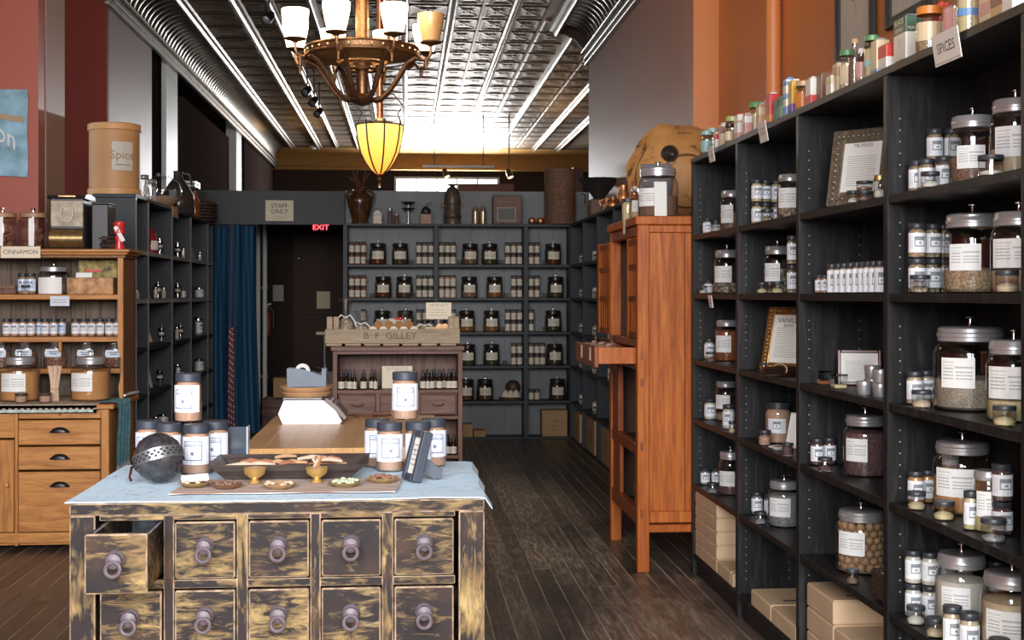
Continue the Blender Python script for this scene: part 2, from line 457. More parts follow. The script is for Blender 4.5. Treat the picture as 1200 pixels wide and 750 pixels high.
# printed labels: uv-mapped paper with rows of fine print
def print_mat(name, paper, ink, kind, accent=(0.08,0.10,0.16)):
    m, nt, b, N, L = nodes_of(name)
    b.inputs['Roughness'].default_value = 0.6
    uv = N.new('ShaderNodeUVMap')
    sp = N.new('ShaderNodeSeparateXYZ'); L.new(uv.outputs[0], sp.inputs[0])
    def mth(op, a, c=None):
        n = N.new('ShaderNodeMath'); n.operation = op
        for k,x in ((0,a),(1,c)):
            if x is None: continue
            if isinstance(x,(int,float)): n.inputs[k].default_value = x
            else: L.new(x, n.inputs[k])
        return n.outputs[0]
    U, V = sp.outputs[0], sp.outputs[1]
    def inside(u0,u1,v0,v1):
        a = mth('MULTIPLY', mth('GREATER_THAN', U, u0), mth('LESS_THAN', U, u1))
        c = mth('MULTIPLY', mth('GREATER_THAN', V, v0), mth('LESS_THAN', V, v1))
        return mth('MULTIPLY', a, c)
    def words_(rows, du):
        line = mth('GREATER_THAN', mth('FRACT', mth('MULTIPLY', V, rows)), 0.62)
        mp = N.new('ShaderNodeCombineXYZ')
        L.new(mth('MULTIPLY', U, du), mp.inputs[0]); L.new(mth('FLOOR', mth('MULTIPLY', V, rows)), mp.inputs[1])
        nz = tex_noise(nt, 3.0, 1, mp.outputs[0])
        return mth('MULTIPLY', line, mth('GREATER_THAN', nz.outputs['Fac'], 0.40))
    acc = None
    if kind == 'big':
        t = mth('MULTIPLY', words_(9, 14), mth('ADD', inside(0.06,0.40,0.25,0.75), inside(0.47,0.93,0.22,0.62)))
        t = mth('MAXIMUM', t, mth('MULTIPLY', inside(0.44,0.95,0.66,0.72), 0.9))
        t = mth('MAXIMUM', t, mth('MULTIPLY', inside(0.06,0.42,0.84,0.88), 0.6))
        fac = mth('MULTIPLY', t, 0.55)
    elif kind == 'small':
        frame = mth('SUBTRACT', inside(0.28,0.72,0.30,0.82), inside(0.32,0.68,0.36,0.76))
        arch = inside(0.30,0.70,0.62,0.80)
        dot = inside(0.45,0.55,0.44,0.54)
        fac = mth('MULTIPLY', mth('MINIMUM', mth('ADD', mth('ADD', frame, arch), dot), 1.0), 0.75)
        t2 = mth('MULTIPLY', words_(12, 14), mth('ADD', inside(0.02,0.24,0.15,0.85), inside(0.76,0.98,0.15,0.85)))
        fac = mth('MAXIMUM', fac, mth('MULTIPLY', t2, 0.4))
    elif kind == 'page':
        t = mth('MULTIPLY', words_(22, 16), inside(0.12,0.88,0.10,0.74))
        fac = mth('MULTIPLY', t, 0.5)
    elif kind == 'cloth':
        fac = None
    mx = N.new('ShaderNodeMix'); mx.data_type = 'RGBA'
    L.new(fac, mx.inputs[0]); mx.inputs[6].default_value = (*paper,1); mx.inputs[7].default_value = (*ink,1)
    L.new(mx.outputs[2], b.inputs['Base Color'])
    MATS[name] = m
    return m
L_BIG = print_mat('printed_big_label', (0.78,0.78,0.76), (0.10,0.10,0.10), 'big')
L_SMALL = print_mat('printed_small_label', (0.76,0.77,0.80), (0.05,0.06,0.09), 'small')
L_CREAM = print_mat('printed_cream_label', (0.70,0.62,0.50), (0.16,0.13,0.10), 'big')
L_PAGE = print_mat('printed_page', (0.76,0.74,0.69), (0.12,0.12,0.12), 'page')
L_BLUE = print_mat('printed_blue_label', (0.62,0.70,0.86), (0.05,0.08,0.2), 'small')

def content(name, c, scale=140, var=0.45):
    if name in MATS: return MATS[name]
    m, nt, b, N, L = nodes_of(name)
    vo = N.new('ShaderNodeTexVoronoi'); vo.inputs['Scale'].default_value = scale
    L.new(coords(nt), vo.inputs['Vector'])
    r = ramp(nt, vo.outputs['Distance'], [(0.0,tuple(min(1,x*(1+var)) for x in c)),(0.7,tuple(x*(1-var) for x in c))])
    L.new(r.outputs[0], b.inputs['Base Color']); b.inputs['Roughness'].default_value = 0.8
    bump(nt, b, vo.outputs['Distance'], 0.6, -0.003)
    MATS[name] = m
    return m
C_TAN = content('tan_seeds', (0.46,0.31,0.18))
C_SEED = content('grey_tan_seeds', (0.36,0.29,0.21), 260)
C_BEIGE = content('beige_powder', (0.62,0.47,0.30), 400, 0.1)
C_YEL = content('pale_yellow_powder', (0.70,0.57,0.30), 400, 0.1)
C_WHITE = content('white_powder', (0.72,0.66,0.56), 400, 0.1)
C_BROWN = content('brown_seeds', (0.24,0.14,0.095))
C_CINN = content('cinnamon_powder', (0.60,0.35,0.23), 400, 0.12)
C_ORNG = content('orange_powder', (0.62,0.28,0.09), 400, 0.12)
C_RUST = content('rust_flakes', (0.34,0.09,0.03))
C_PURP = content('purple_brown_flakes', (0.15,0.075,0.075))
C_GREEN = content('dried_green_herb', (0.16,0.15,0.06))
C_SALT = content('coarse_grey_salt', (0.30,0.29,0.29), 200)
C_PINK = content('pink_salt', (0.62,0.33,0.24), 160)
C_MIX = content('mixed_dried_flakes', (0.34,0.26,0.17), 60, 0.8)
# ================================================================ the setting
def sbox(name, b, mat, parent=None, bevel=0):
    o = MB().box(*b).build(name, mat, parent, bevel=bevel)
    return struct(o) if parent is None else o

floor = sbox('floor', (-4.7,-2.0,-0.08,3.8,25.2,-0.002), FLOORGAP)
PL = {}
for k,(w,l) in enumerate(((0.0930,1.5),(0.0930,2.1),(0.0930,2.7),(0.0930,3.3))):
    PL[k] = (MB().box(0,0,-0.012,w,l,0).mesh('plank', FLOORB, bevel=0.0015), l)
rp = random.Random(3)
x = -3.29
while x < 1.99:
    y = 4.3 - rp.random()*1.4
    while y < 15.3:
        me, l = PL[rp.randrange(4)]
        link('floor_board', me, floor, (x, y, 0))
        y += l + 0.004
    x += 0.0965

sbox('floor_back_room', (-4.6,16.4,-0.03,3.7,25.0,0.0), FLOORB)
# walls on the street side and around
WIN = [(-2.9,-0.6),(-0.2,1.9)]
mbw = MB().box(-3.5,-2.0,0,2.2,-1.85,0.55).box(-3.5,-2.0,4.0,2.2,-1.85,4.2).box(-3.5,-2.0,0.55,-2.95,-1.85,4.0).box(-0.58,-2.0,0.55,-0.22,-1.85,4.0).box(1.92,-2.0,0.55,2.2,-1.85,4.0)
struct(mbw.build('wall_front', P_DARK))
sbox('wall_right', (2.07,-2.0,0,2.25,8.5,4.2), P_ORANGE)
sbox('wall_right_rear', (1.9,8.5,0,2.25,13.4,4.2), P_MAUVE)
sbox('wall_right_pilaster', (1.9,8.48,0,2.08,8.5,3.9), P_ORANGE)
sbox('wall_right_back_room', (3.6,13.2,0,3.75,25.0,4.2), P_BACK)
sbox('wall_right_return', (2.0,13.25,0,3.75,13.4,4.2), P_BACK)
sbox('wall_left', (-3.5,-2.0,0,-3.35,8.3,4.2), P_RED)
sbox('wall_left_poster', (-3.5,8.3,0,-2.267,8.45,4.2), P_RED)
sbox('wall_left_pilaster', (-2.42,8.46,0,-2.262,8.91,4.2), P_MAUVEG)
sbox('wall_left_alcove', (-3.6,11.0,0,-2.45,11.07,4.2), P_DKRED)
sbox('wall_left_rear', (-2.6,11.07,0,-2.45,12.9,3.96), P_MAUVEG)
sbox('wall_left_dark', (-2.75,12.9,0,-2.5,13.68,3.96), P_DARK)
sbox('wall_left_post_front', (-2.6,13.68,0,-2.45,14.34,3.96), P_GREY)
sbox('wall_left_panel', (-3.35,15.3,0,-2.55,19.2,3.72), P_DARKB)
sbox('wall_left_post_back', (-2.6,19.28,0,-2.45,19.87,3.96), P_GREY)
sbox('wall_left_end', (-2.6,20.4,0,-2.47,25.0,3.96), P_DARK)
sbox('wall_left_side_room', (-4.7,11.07,0,-4.55,25.0,4.2), P_DARK)
sbox('wall_left_side_room_back', (-4.6,22.0,0,-2.5,22.15,4.2), P_DARK)
# back wall with the clerestory opening
bx0, bx1, bz0, bz1 = -0.17, 1.78, 3.40, 3.66
mb = MB().box(-4.7,25,0,bx0,25.15,4.2).box(bx1,25,0,3.75,25.15,4.2).box(bx0,25,0,bx1,25.15,bz0).box(bx0,25,bz1,bx1,25.15,4.2)
struct(mb.build('wall_back', P_BACK))
win = sbox('window_1', (bx0,25.04,bz0,bx1,25.05,bz1), G_WIN)
fr = MB().box(bx0,24.97,bz0-0.03,bx1,25.0,bz0+0.012).box(bx0,24.97,bz1-0.012,bx1,25.0,bz1+0.03).box(bx0-0.03,24.97,bz0-0.03,bx0+0.012,25.0,bz1+0.03).box(bx1-0.012,24.97,bz0-0.03,bx1+0.03,25.0,bz1+0.03)
fr.build('window_frame', P_GREY, win)
for k in range(1,5):
    xx = bx0+(bx1-bx0)*k/5
    MB().box(xx-0.012,24.98,bz0,xx+0.012,25.03,bz1).build('glazing_bar', P_DARK, win)
sky = sbox('sky_beyond_window', (bx0-0.5,25.5,bz0-0.5,bx1+0.5,25.52,bz1+0.5), emit('bright_overcast_sky', (0.93,0.97,1.0), 6.0))
area_light('clerestory_daylight', ((bx0+bx1)/2,24.93,(bz0+bz1)/2), (-PI/2,0,0), bx1-bx0, bz1-bz0, 290, DAY)

# ceiling: slab, ribs, pressed panels, coves
ceil = sbox('ceiling', (-4.7,-2.0,4.215,3.75,25.15,4.4), TIN)
N_ = 20
def tile_h(u, v):
    d = min(u,1-u,v,1-v)
    h = 0.007*math.exp(-((d-0.09)/0.035)**2) - 0.012*math.exp(-(d/0.025)**2)
    if d > 0.12:
        h += 0.0045*math.exp(-((u-v)/0.05)**2) + 0.0045*math.exp(-((u+v-1)/0.045)**2)
        r = math.hypot(u-0.5, v-0.5)
        h += 0.005*math.exp(-((r-0.16)/0.05)**2)
    return h
TILE = MB().grid(lambda u,v: (u, v*0.60, -tile_h(u,v)), N_, N_).mesh('tin_panel', TIN)
ribs = [-2.1,-1.6,-1.27,-0.88,-0.45,0.0,0.46,0.76,1.07,1.4,1.77,2.1,2.45,2.9]
for i in range(len(ribs)-1):
    for r_ in range(22):
        o = link('tin_panel', TILE, ceil, (ribs[i], 11.85+0.605*r_, 4.212))
        o.scale = (ribs[i+1]-ribs[i]-0.004, 1, 1)
        if ribs[i+1] > 1.62 and 11.85+0.605*r_ < 13.0: bpy.data.objects.remove(o)
def rib(x, y0, y1, w, z=4.212):
    mb = MB()
    prof = [(-w,0),(-w*0.8,-w*0.5),(-w*0.35,-w*0.62),(-w*0.25,-w*0.95),(0,-w*1.15),(w*0.25,-w*0.95),(w*0.35,-w*0.62),(w*0.8,-w*0.5),(w,0)]
    n = len(prof)
    vs = [(x+a,y0,z+b) for a,b in prof]+[(x+a,y1,z+b) for a,b in prof]
    mb.add(vs, [(i,i+1,n+i+1,n+i) for i in range(n-1)]+[tuple(range(n-1,-1,-1)),tuple(range(n,2*n))], 0, True)
    return mb.build('ceiling_rib', TINRIB, ceil)
for xx,w in ((-2.1,0.058),(-1.6,0.058),(-1.27,0.04),(-0.88,0.05),(-0.45,0.035),(0.0,0.035),(0.46,0.05),(1.07,0.05),(1.77,0.05),(2.45,0.05),(2.9,0.06)):
    rib(xx, 11.6 if xx < 1.6 else 13.45, 24.7, w)
rib(1.56, 9.0, 13.42, 0.085)
def cove(name, xw, xs, y0, y1, z0, r):
    n = int((y1-y0)/0.02)
    def fn(u, v):
        a = PI/2*u
        rr = r + 0.010*math.sin(2*PI*v*(y1-y0)/0.16)
        return (xw + xs*(r - rr*math.cos(a)), y0+v*(y1-y0), z0 + rr*math.sin(a))
    return struct(MB().grid(fn, 8, n).build(name, TINRIB))
cove('trim_cove_left', -2.45, 1, 10.9, 24.8, 3.95, 0.26)
cove('trim_cove_right', 1.9, -1, 8.5, 13.4, 3.95, 0.26)
def cornice(name, xw, xs, y0, y1):
    mb = MB()
    for dz,w,h in ((3.945,0.085,0.02),(3.90,0.055,0.045),(3.865,0.03,0.035),(3.83,0.05,0.028)):
        mb.box(min(xw,xw+xs*w), y0, dz-h/2, max(xw,xw+xs*w), y1, dz+h/2)
    return struct(mb.build(name, TINRIB, bevel=0.006))
cornice('trim_cornice_left', -2.45, 1, 10.9, 24.8)
cornice('trim_cornice_right', 1.9, -1, 8.5, 13.4)
# end return of the cove over the mauve wall
struct(MB().prism([(1.9,3.85),(1.9,4.21),(1.48,4.21),(1.55,4.14),(1.64,4.13),(1.75,4.08),(1.84,3.98),(1.86,3.85)], 13.38, 13.42, 'y').build('trim_cove_end', P_BACK))
def bcove(u, v):
    a = PI/2*v
    return (-2.6+6.3*u, 25.0-0.34+0.34*math.cos(a), 3.86+0.34*math.sin(a))
struct(MB().grid(bcove, 1, 10).build('trim_cove_back', P_LAMPLIT))
struct(MB().box(-2.6,24.9,3.80,3.6,25.0,3.87).build('trim_cove_back_rail', P_LAMPLIT, bevel=0.02))
sbox('trim_back_beam', (0.69,17.0,2.6,1.42,17.3,2.885), wall_paint('terracotta_paint', (0.22,0.085,0.05), 0.7))
sbox('trim_back_post', (2.46,19.0,0,2.61,19.2,3.30), MATS.get('terracotta_paint') or wall_paint('terracotta_post_paint', (0.16,0.06,0.035)))

# header board across the back of the shop
sbox('trim_header', (-2.25,13.10,2.135,-0.60,13.14,2.47), WGREY)
sbox('trim_header_back', (-0.60,13.20,2.135,1.86,13.24,2.485), WGREYB)
# staff passage seen through the opening
sbox('wall_passage', (-1.95,15.5,0,0.4,15.6,2.62), P_DARK)
door = sbox('door_1', (-1.30,15.42,0.02,-0.62,15.47,2.27), P_DARKB)
MB().box(-1.24,15.405,1.20,-0.68,15.425,2.18).build('door_panel', P_DARKB, door, bevel=0.008)
MB().box(-1.24,15.405,0.15,-0.68,15.425,1.10).build('door_panel', P_DARKB, door, bevel=0.008)
MB().sphere((-1.23,15.38,1.86),0.018,10,6).build('door_knob', CHROME, door)
sbox('ceiling_passage', (-1.95,13.24,2.44,-0.52,15.5,2.47), P_DARK)
sbox('wall_passage_right', (-0.60,13.3,0,-0.52,15.5,2.44), P_DARK)
# ================================================================ jars
def jar_prof(R, H, sh=0.16, neck=0.80):
    # outside of a glass body with rounded shoulder, H = glass height
    s = H*sh; rn = R*neck
    return [(0,0),(R*0.86,0),(R*0.97,H*0.02),(R,H*0.06),(R,H-s*1.25),(R*0.985,H-s),(R*0.93,H-s*0.62),(rn*1.04,H-s*0.35),(rn,H-s*0.25),(rn,H)]
JC = {}
def cmesh(key, fn):
    if key not in JC: JC[key] = fn()
    return JC[key]

def fill_mesh(R, H, fr, mat, seg=24):
    r = R*0.95; z1 = max(0.012, H*fr)
    if fr >= 0.88:
        return MB().lathe([(q*0.955,max(0.004,z*0.985)) for q,z in jar_prof(R,H*1.08,0.16,0.80)]+[(0,H*1.08*0.985)], seg).mesh('contents', mat)
    return MB().lathe([(0,0.004),(r*0.9,0.004),(r,0.012),(r,z1-0.004),(r*0.6,z1+0.003),(0,z1+0.006)], seg).mesh('contents', mat)

def canister(loc, R, H, fr, mat, label, group='glass canisters on the right-hand shelving', la=(-1.2,0.2), lz=(0.28,0.66), seg=28, neck=0.82, name='glass_canister', lab=None, knob=True, rz=0.0, lidm=None, gm=None):
    """wide glass jar with a steel lid and knob; H is the full height with knob"""
    lidh = H*0.16; kh = H*0.11 if knob else 0.0; G = H-lidh*0.85-kh
    t = thing(name, label, 'jar', loc, rz, group)
    k = ('can', round(R,3), round(H,3), seg, neck, (lidm or STEEL).name, (gm or G_JAR).name)
    link('glass_body', cmesh(k, lambda: MB().lathe(jar_prof(R,G,0.17,neck), seg).mesh('glass_body', gm or G_JAR)), t)
    link('contents', cmesh(k+('f',fr,mat.name), lambda: fill_mesh(R,G,fr,mat,seg)), t)
    rl = R*neck*1.06
    def lid():
        return MB().lathe([(rl*0.96,0),(rl,0.002),(rl,lidh*0.30),(rl*1.035,lidh*0.34),(rl*1.035,lidh*0.55),(rl,lidh*0.62),(rl,lidh*0.86),(rl*0.94,lidh*0.97),(rl*0.55,lidh*1.02),(0,lidh*1.04)], seg, 0, (0,0,G-lidh*0.15)).mesh('lid', lidm or STEEL)
    l = link('lid', cmesh(k+('l',), lid), t)
    if knob:
        def kn():
            z = G+lidh*0.86
            kr = R*0.085
            return MB().lathe([(kr*0.8,0),(kr*0.6,kh*0.25),(kr*0.55,kh*0.7),(kr*1.6,kh*0.8),(kr*1.75,kh*0.93),(kr*1.2,kh),(0,kh)], 14, 0, (0,0,z)).mesh('knob', CHROME)
        link('knob', cmesh(k+('k',), kn), l)
    if la:
        link('paper_label', cmesh(k+('p',la,lz,(lab or L_BIG).name), lambda: MB().label(R*1.012, la[0], la[1], G*lz[0], G*lz[1], 8).mesh('paper_label', lab or L_BIG)), t)
    return t

def spice_jar(loc, label, mat=None, R=0.025, H=0.10, group='small spice jars on the right-hand shelving', la=(-1.5,1.5), lab=None, lid=None, rz=0.0, name='spice_jar', seg=18, fr=0.9, lz=(0.16,0.72)):
    t = thing(name, label, 'jar', loc, rz, group)
    mat = mat or C_TAN; lid = lid or BLACKLID
    k = ('sj', round(R,4), round(H,4), seg)
    lh = H*0.17; G = H-lh*0.7
    link('glass_body', cmesh(k, lambda: MB().lathe(jar_prof(R,G,0.16,0.84), seg).mesh('glass_body', G_JAR)), t)
    link('contents', cmesh(k+(fr,mat.name), lambda: fill_mesh(R*1.02,G*0.90,fr,mat,seg)), t)
    def lm():
        rl = R*0.96
        return MB().lathe([(rl*0.97,0),(rl,0.001),(rl,lh*0.92),(rl*0.95,lh),(0,lh)], seg, 0, (0,0,H-lh)).mesh('lid', lid)
    link('lid', cmesh(k+('l',lid.name), lm), t)
    if la:
        link('paper_label', cmesh(k+('p',la,lz,(lab or L_SMALL).name), lambda: MB().label(R*1.015, la[0], la[1], H*lz[0], H*lz[1], 8).mesh('paper_label', lab or L_SMALL)), t)
    return t

def tub(loc, label, mat=None, R=0.027, H=0.048, fr=0.35, group='clear sample tubs on the right-hand shelving', lid=None, seg=18, name='sample_tub'):
    t = thing(name, label, 'tub', loc, 0, group)
    lid = lid or BLACKLID; mat = mat or C_BEIGE
    k = ('tub', round(R,4), round(H,4), seg)
    lh = H*0.24
    link('glass_body', cmesh(k, lambda: MB().lathe([(0,0),(R*0.9,0),(R*0.97,0.002),(R*0.97,H-lh*0.5)], seg).mesh('glass_body', G_JAR)), t)
    link('contents', cmesh(k+(fr,mat.name), lambda: fill_mesh(R*0.97,H,fr,mat,seg)), t)
    link('lid', cmesh(k+('l',lid.name), lambda: MB().lathe([(R*0.98,0),(R,0.001),(R,lh*0.9),(R*0.96,lh),(0,lh)], seg, 0, (0,0,H-lh)).mesh('lid', lid)), t)
    return t

def card(name, label, cat, loc, w, h, lines, mat=None, rz=0.0, tilt=0.0, th=0.004, ink=None, group=None, frame=False):
    """a flat sign facing -y in its own frame, standing on its lower edge; lines = [(text, size, z-fraction)]"""
    t = thing(name, label, cat, loc, rz, group)
    mb = MB().at(rx=tilt)
    mb.box(-w/2,-th/2,0,w/2,th/2,h)
    mb.build('card', mat or CREAM, t)
    if lines:
        tb = MB().at(rx=tilt)
        for s, sz, zf in lines:
            put_text(tb, s, sz, lambda x,y,zf=zf: (x,-th/2-0.0012,h*zf+y))
        tb.build('lettering', ink or INK, t)
    if frame:
        fb = MB().at(rx=tilt)
        e = 0.004 if w > 0.1 else 0.002
        for a,b,c,d in ((-w/2+e*2,e*2,w/2-e*2,e*2+e*0.5),(-w/2+e*2,h-e*2.5,w/2-e*2,h-e*2),(-w/2+e*2,e*2,-w/2+e*2.5,h-e*2),(w/2-e*2.5,e*2,w/2-e*2,h-e*2)):
            fb.box(a,-th/2-0.0010,b,c,-th/2,d)
        fb.build('printed_border', ink or INK, t)
    return t

def kraft_box(loc, w, d, h, label, rz=0.0, group='kraft mailing boxes under the right-hand shelving', slot=True, mat=None):
    t = thing('kraft_box', label, 'box', loc, rz, group)
    MB().box(-w/2,-d/2,0,w/2,d/2,h*0.965).build('box_body', mat or KRAFT, t, bevel=0.0045)
    MB().box(-w/2+0.006,-d/2+0.006,h*0.965,w/2-0.006,d/2-0.006,h).build('lid_flap', mat or KRAFT, t)
    if slot:
        MB().box(-w*0.22,-d*0.30,h,w*0.22,-d*0.24,h+0.0008).build('slot', SLOT, t)
    return t
# ================================================================ right-hand shelving
SX = 1.478
SH = [0.105,0.463,0.803,1.107,1.443,1.745]
UP = [3.01,3.914,4.819,5.726,6.63]
def shelving():
    t = thing('shelving_unit', 'long black-stained open shelving unit in four wide bays along the orange wall', 'shelving', (SX,0,0))
    for y in [2.1]+UP:
        MB().box(0,y-0.017,0,0.285,y+0.017,2.115).build('upright', WSHELF, t, bevel=0.0015)
    ys = [2.1]+UP
    for i in range(len(ys)-1):
        a, b = ys[i]+0.017, ys[i+1]-0.017
        for z in SH:
            MB().box(0.004,a,z-0.026,0.272,b,z).build('shelf', WSHELF, t, bevel=0.0015)
        MB().box(0.272,a,0,0.282,b,2.115).build('back_panel', WSHELF, t)
        MB().box(0.02,a,0,0.035,b,0.079).build('kick_board', WSHELF, t)
    MB().box(-0.002,2.08,2.115,0.287,6.648,2.140).build('top_board', WSHELF, t, bevel=0.0015)
    pg = MB()
    for y in UP:
        for dx in (0.04,0.235):
            for k in range(54):
                z = 0.17+0.0355*k
                if min(abs(z-s) for s in SH) < 0.035 or (k % 9) in (7,8): continue
                yy = y-0.0172
                pg.add([(dx-0.002,yy,z-0.002),(dx+0.002,yy,z-0.002),(dx+0.002,yy,z+0.002),(dx-0.002,yy,z+0.002)], [(0,1,2,3)])
    stuff(pg.build('peg_holes', plain('peg_sleeve', (0.35,0.35,0.35), 0.4), t))
shelving()
BAY = {'A':'first bay after the cabinet','B':'second bay after the cabinet','C':'third bay after the cabinet','D':'fourth bay after the cabinet'}
SHN = {5:'top shelf',4:'second shelf',3:'third shelf',2:'fourth shelf',1:'fifth shelf',0:'floor shelf'}
def put(kind, bay, s, y, dx, desc, *a, dz=0.0, **k):
    loc = (SX+dx, y, SH[s]+dz+0.0005)
    lab = '%s, %s of %s' % (desc, SHN[s], BAY[bay])
    return kind(loc, *a, lab, **k) if kind is canister else kind(loc, lab, *a, **k)
def can(bay, s, y, dx, R, H, fr, mat, desc, **k):
    return canister((SX+dx,y,SH[s]+0.0005), R, H, fr, mat, '%s, %s of %s' % (desc, SHN[s], BAY[bay]), **k)
def sj(bay, s, y, dx, desc, mat, dz=0.0, **k):
    return spice_jar((SX+dx,y,SH[s]+dz+0.0005), '%s, %s of %s' % (desc, SHN[s], BAY[bay]), mat, **k)
def tb(bay, s, y, dx, desc, mat, dz=0.0, **k):
    return tub((SX+dx,y,SH[s]+dz+0.0005), '%s, %s of %s' % (desc, SHN[s], BAY[bay]), mat, **k)
S1 = 0.1005
# ---- bay D, top shelf
sj('D',5,3.842,0.070,'lower spice jar nearest the upright', C_TAN)
sj('D',5,3.789,0.080,'lower spice jar just behind the sample tub', C_TAN)
sj('D',5,3.711,0.100,'lower spice jar touching the seed canister', C_BROWN)
sj('D',5,3.870,0.138,'rear spice jar under a second one', C_TAN)
sj('D',5,3.870,0.138,'upper spice jar of the rear stack', C_TAN, dz=S1)
sj('D',5,3.870,0.194,'rear lower jar behind canister', C_TAN)
sj('D',5,3.870,0.194,'rear upper jar behind canister', C_TAN, dz=S1)
tb('D',5,3.644,0.031,'small sample tub in front of spice jars', C_WHITE)
can('D',5,3.583,0.130,0.066,0.225,0.50,C_BROWN,'tall canister with label beside stacked jars', la=(-1.1,0.1))
can('D',5,3.322,0.130,0.066,0.235,0.45,C_BEIGE,'canister half hidden by the front upright', la=(-1.3,0.3), lz=(0.3,0.75))
tb('D',5,3.267,0.037,'empty looking sample tub between two canisters', C_WHITE, R=0.033, H=0.055, fr=0.1)
# ---- bay D, second shelf
for k,(u,dx) in enumerate(((1077,.075),(1092,.13),(1103,.19))):
    pass
sj('D',4,3.814,0.060,'lower of two stacked jars at the upright', C_TAN, R=0.026, H=0.105)
sj('D',4,3.814,0.060,'upper of two stacked jars at the upright', C_TAN, dz=0.1055, R=0.026, H=0.105)
sj('D',4,3.840,0.120,'lower jar of the middle stack', C_MIX, R=0.026, H=0.105)
sj('D',4,3.840,0.120,'upper jar of the middle stack', C_MIX, dz=0.1055, R=0.026, H=0.105)
sj('D',4,3.869,0.164,'lower jar of the stack touching the canister', C_TAN, R=0.026, H=0.105)
sj('D',4,3.869,0.164,'upper jar of the stack touching the canister', C_TAN, dz=0.1055, R=0.026, H=0.105)
tb('D',4,3.724,0.033,'sample tub before the stacked jars', C_MIX, R=0.029, H=0.054)
can('D',4,3.605,0.140,0.083,0.255,0.36,C_TAN,'big canister of tan seeds', la=(-1.25,-0.15), lz=(0.33,0.72))
can('D',4,3.303,0.130,0.072,0.24,0.34,C_BEIGE,'canister of beige powder at the front upright', la=(-1.5,0.4), lz=(0.36,0.78))
tb('D',4,3.168,0.033,'sample tub in front of the beige powder', C_BEIGE, R=0.029, H=0.058)
# ---- bay D, third shelf
sj('D',3,3.831,0.060,'spice jar nearest the upright', C_BEIGE)
sj('D',3,3.868,0.110,'spice jar touching the widest canister', C_BEIGE)
tb('D',3,3.711,0.033,'sample tub of beige grains', C_BEIGE, R=0.029, H=0.052)
can('D',3,3.643,0.150,0.104,0.27,0.46,C_SEED,'widest canister with brushed lid and grainy filling', la=(-1.25,-0.30), lz=(0.33,0.75))
can('D',3,3.311,0.120,0.070,0.24,0.32,C_YEL,'canister of yellow powder at the front upright', la=(-1.5,0.4), lz=(0.34,0.80))
tb('D',3,3.181,0.033,'sample tub before the yellow powder', C_YEL, R=0.029, H=0.052)
# ---- bay D, fourth shelf
sj('D',2,3.848,0.070,'orange filled spice jar near the upright', C_ORNG)
sj('D',2,3.870,0.116,'orange filled spice jar beside the canister', C_ORNG)
sj('D',2,3.870,0.187,'lower rear jar behind the canister', C_ORNG)
sj('D',2,3.870,0.187,'upper rear jar peeking over the canister', C_BEIGE, dz=S1)
tb('D',2,3.745,0.031,'sample tub of orange powder', C_BEIGE, R=0.027, H=0.054)
can('D',2,3.696,0.150,0.085,0.235,0.62,C_ORNG,'big canister of orange brown powder', la=(-1.4,0.0), lz=(0.30,0.76))
tb('D',2,3.570,0.040,'sample tub of pale yellow powder', C_YEL, R=0.030, H=0.054)
sj('D',2,3.411,0.048,'yellow spice jar standing alone', C_YEL, R=0.020, H=0.105)
canister((SX+0.085,3.386,SH[2]+0.0005),0.038,0.165,0.30,C_YEL,'slim clear canister behind the yellow spice jar, fourth bay after the cabinet',knob=False,la=(-1.3,0.3),lz=(0.3,0.78),neck=0.9)
sj('D',2,3.337,0.100,'lower dark jar of a stack of two', C_PURP, R=0.027, H=0.088)
sj('D',2,3.337,0.100,'upper dark jar of a stack of two', C_PURP, dz=0.0885, R=0.027, H=0.10)
tb('D',2,3.250,0.036,'empty sample tub at the shelf edge', C_SALT, R=0.032, H=0.060, fr=0.05)
# ---- bay D, fifth shelf
sj('D',1,3.843,0.060,'lower white filled jar by the upright', C_WHITE)
sj('D',1,3.843,0.060,'upper white filled jar by the upright', C_WHITE, dz=S1)
sj('D',1,3.811,0.100,'lower white filled jar second from the upright', C_WHITE)
sj('D',1,3.811,0.100,'upper white filled jar second from the upright', C_WHITE, dz=S1)
sj('D',1,3.870,0.178,'rear lower jar behind the canister', C_WHITE)
sj('D',1,3.870,0.178,'rear upper jar behind the canister', C_WHITE, dz=S1)
sj('D',1,3.870,0.235,'back corner lower jar behind the canister', C_WHITE)
sj('D',1,3.870,0.235,'back corner upper jar behind the canister', C_BEIGE, dz=S1)
tb('D',1,3.750,0.031,'sample tub of white powder', C_WHITE, R=0.027, H=0.055)
tb('D',1,3.607,0.031,'sample tub of peach powder', C_BEIGE, R=0.027, H=0.055)
sj('D',1,3.496,0.033,'front peach jar beside the peach tub', C_BEIGE, R=0.027, H=0.115)
sj('D',1,3.421,0.048,'front peach jar before two canisters', C_BEIGE, R=0.027, H=0.115)
can('D',1,3.668,0.135,0.076,0.255,0.80,C_WHITE,'big canister of white powder', la=(-1.2,-0.1), lz=(0.35,0.72))
can('D',1,3.393,0.155,0.082,0.26,0.80,C_BEIGE,'peach powder canister at the upright', la=(-1.35,-0.05), lz=(0.28,0.70))
sj('D',1,3.211,0.033,'dark spice jar before the peach powder', C_PURP, R=0.027, H=0.10)
sj('D',1,3.666,0.240,'rear tall jar between the canisters', C_ORNG, dz=S1)
sj('D',1,3.666,0.240,'rear lower jar between the canisters', C_ORNG)
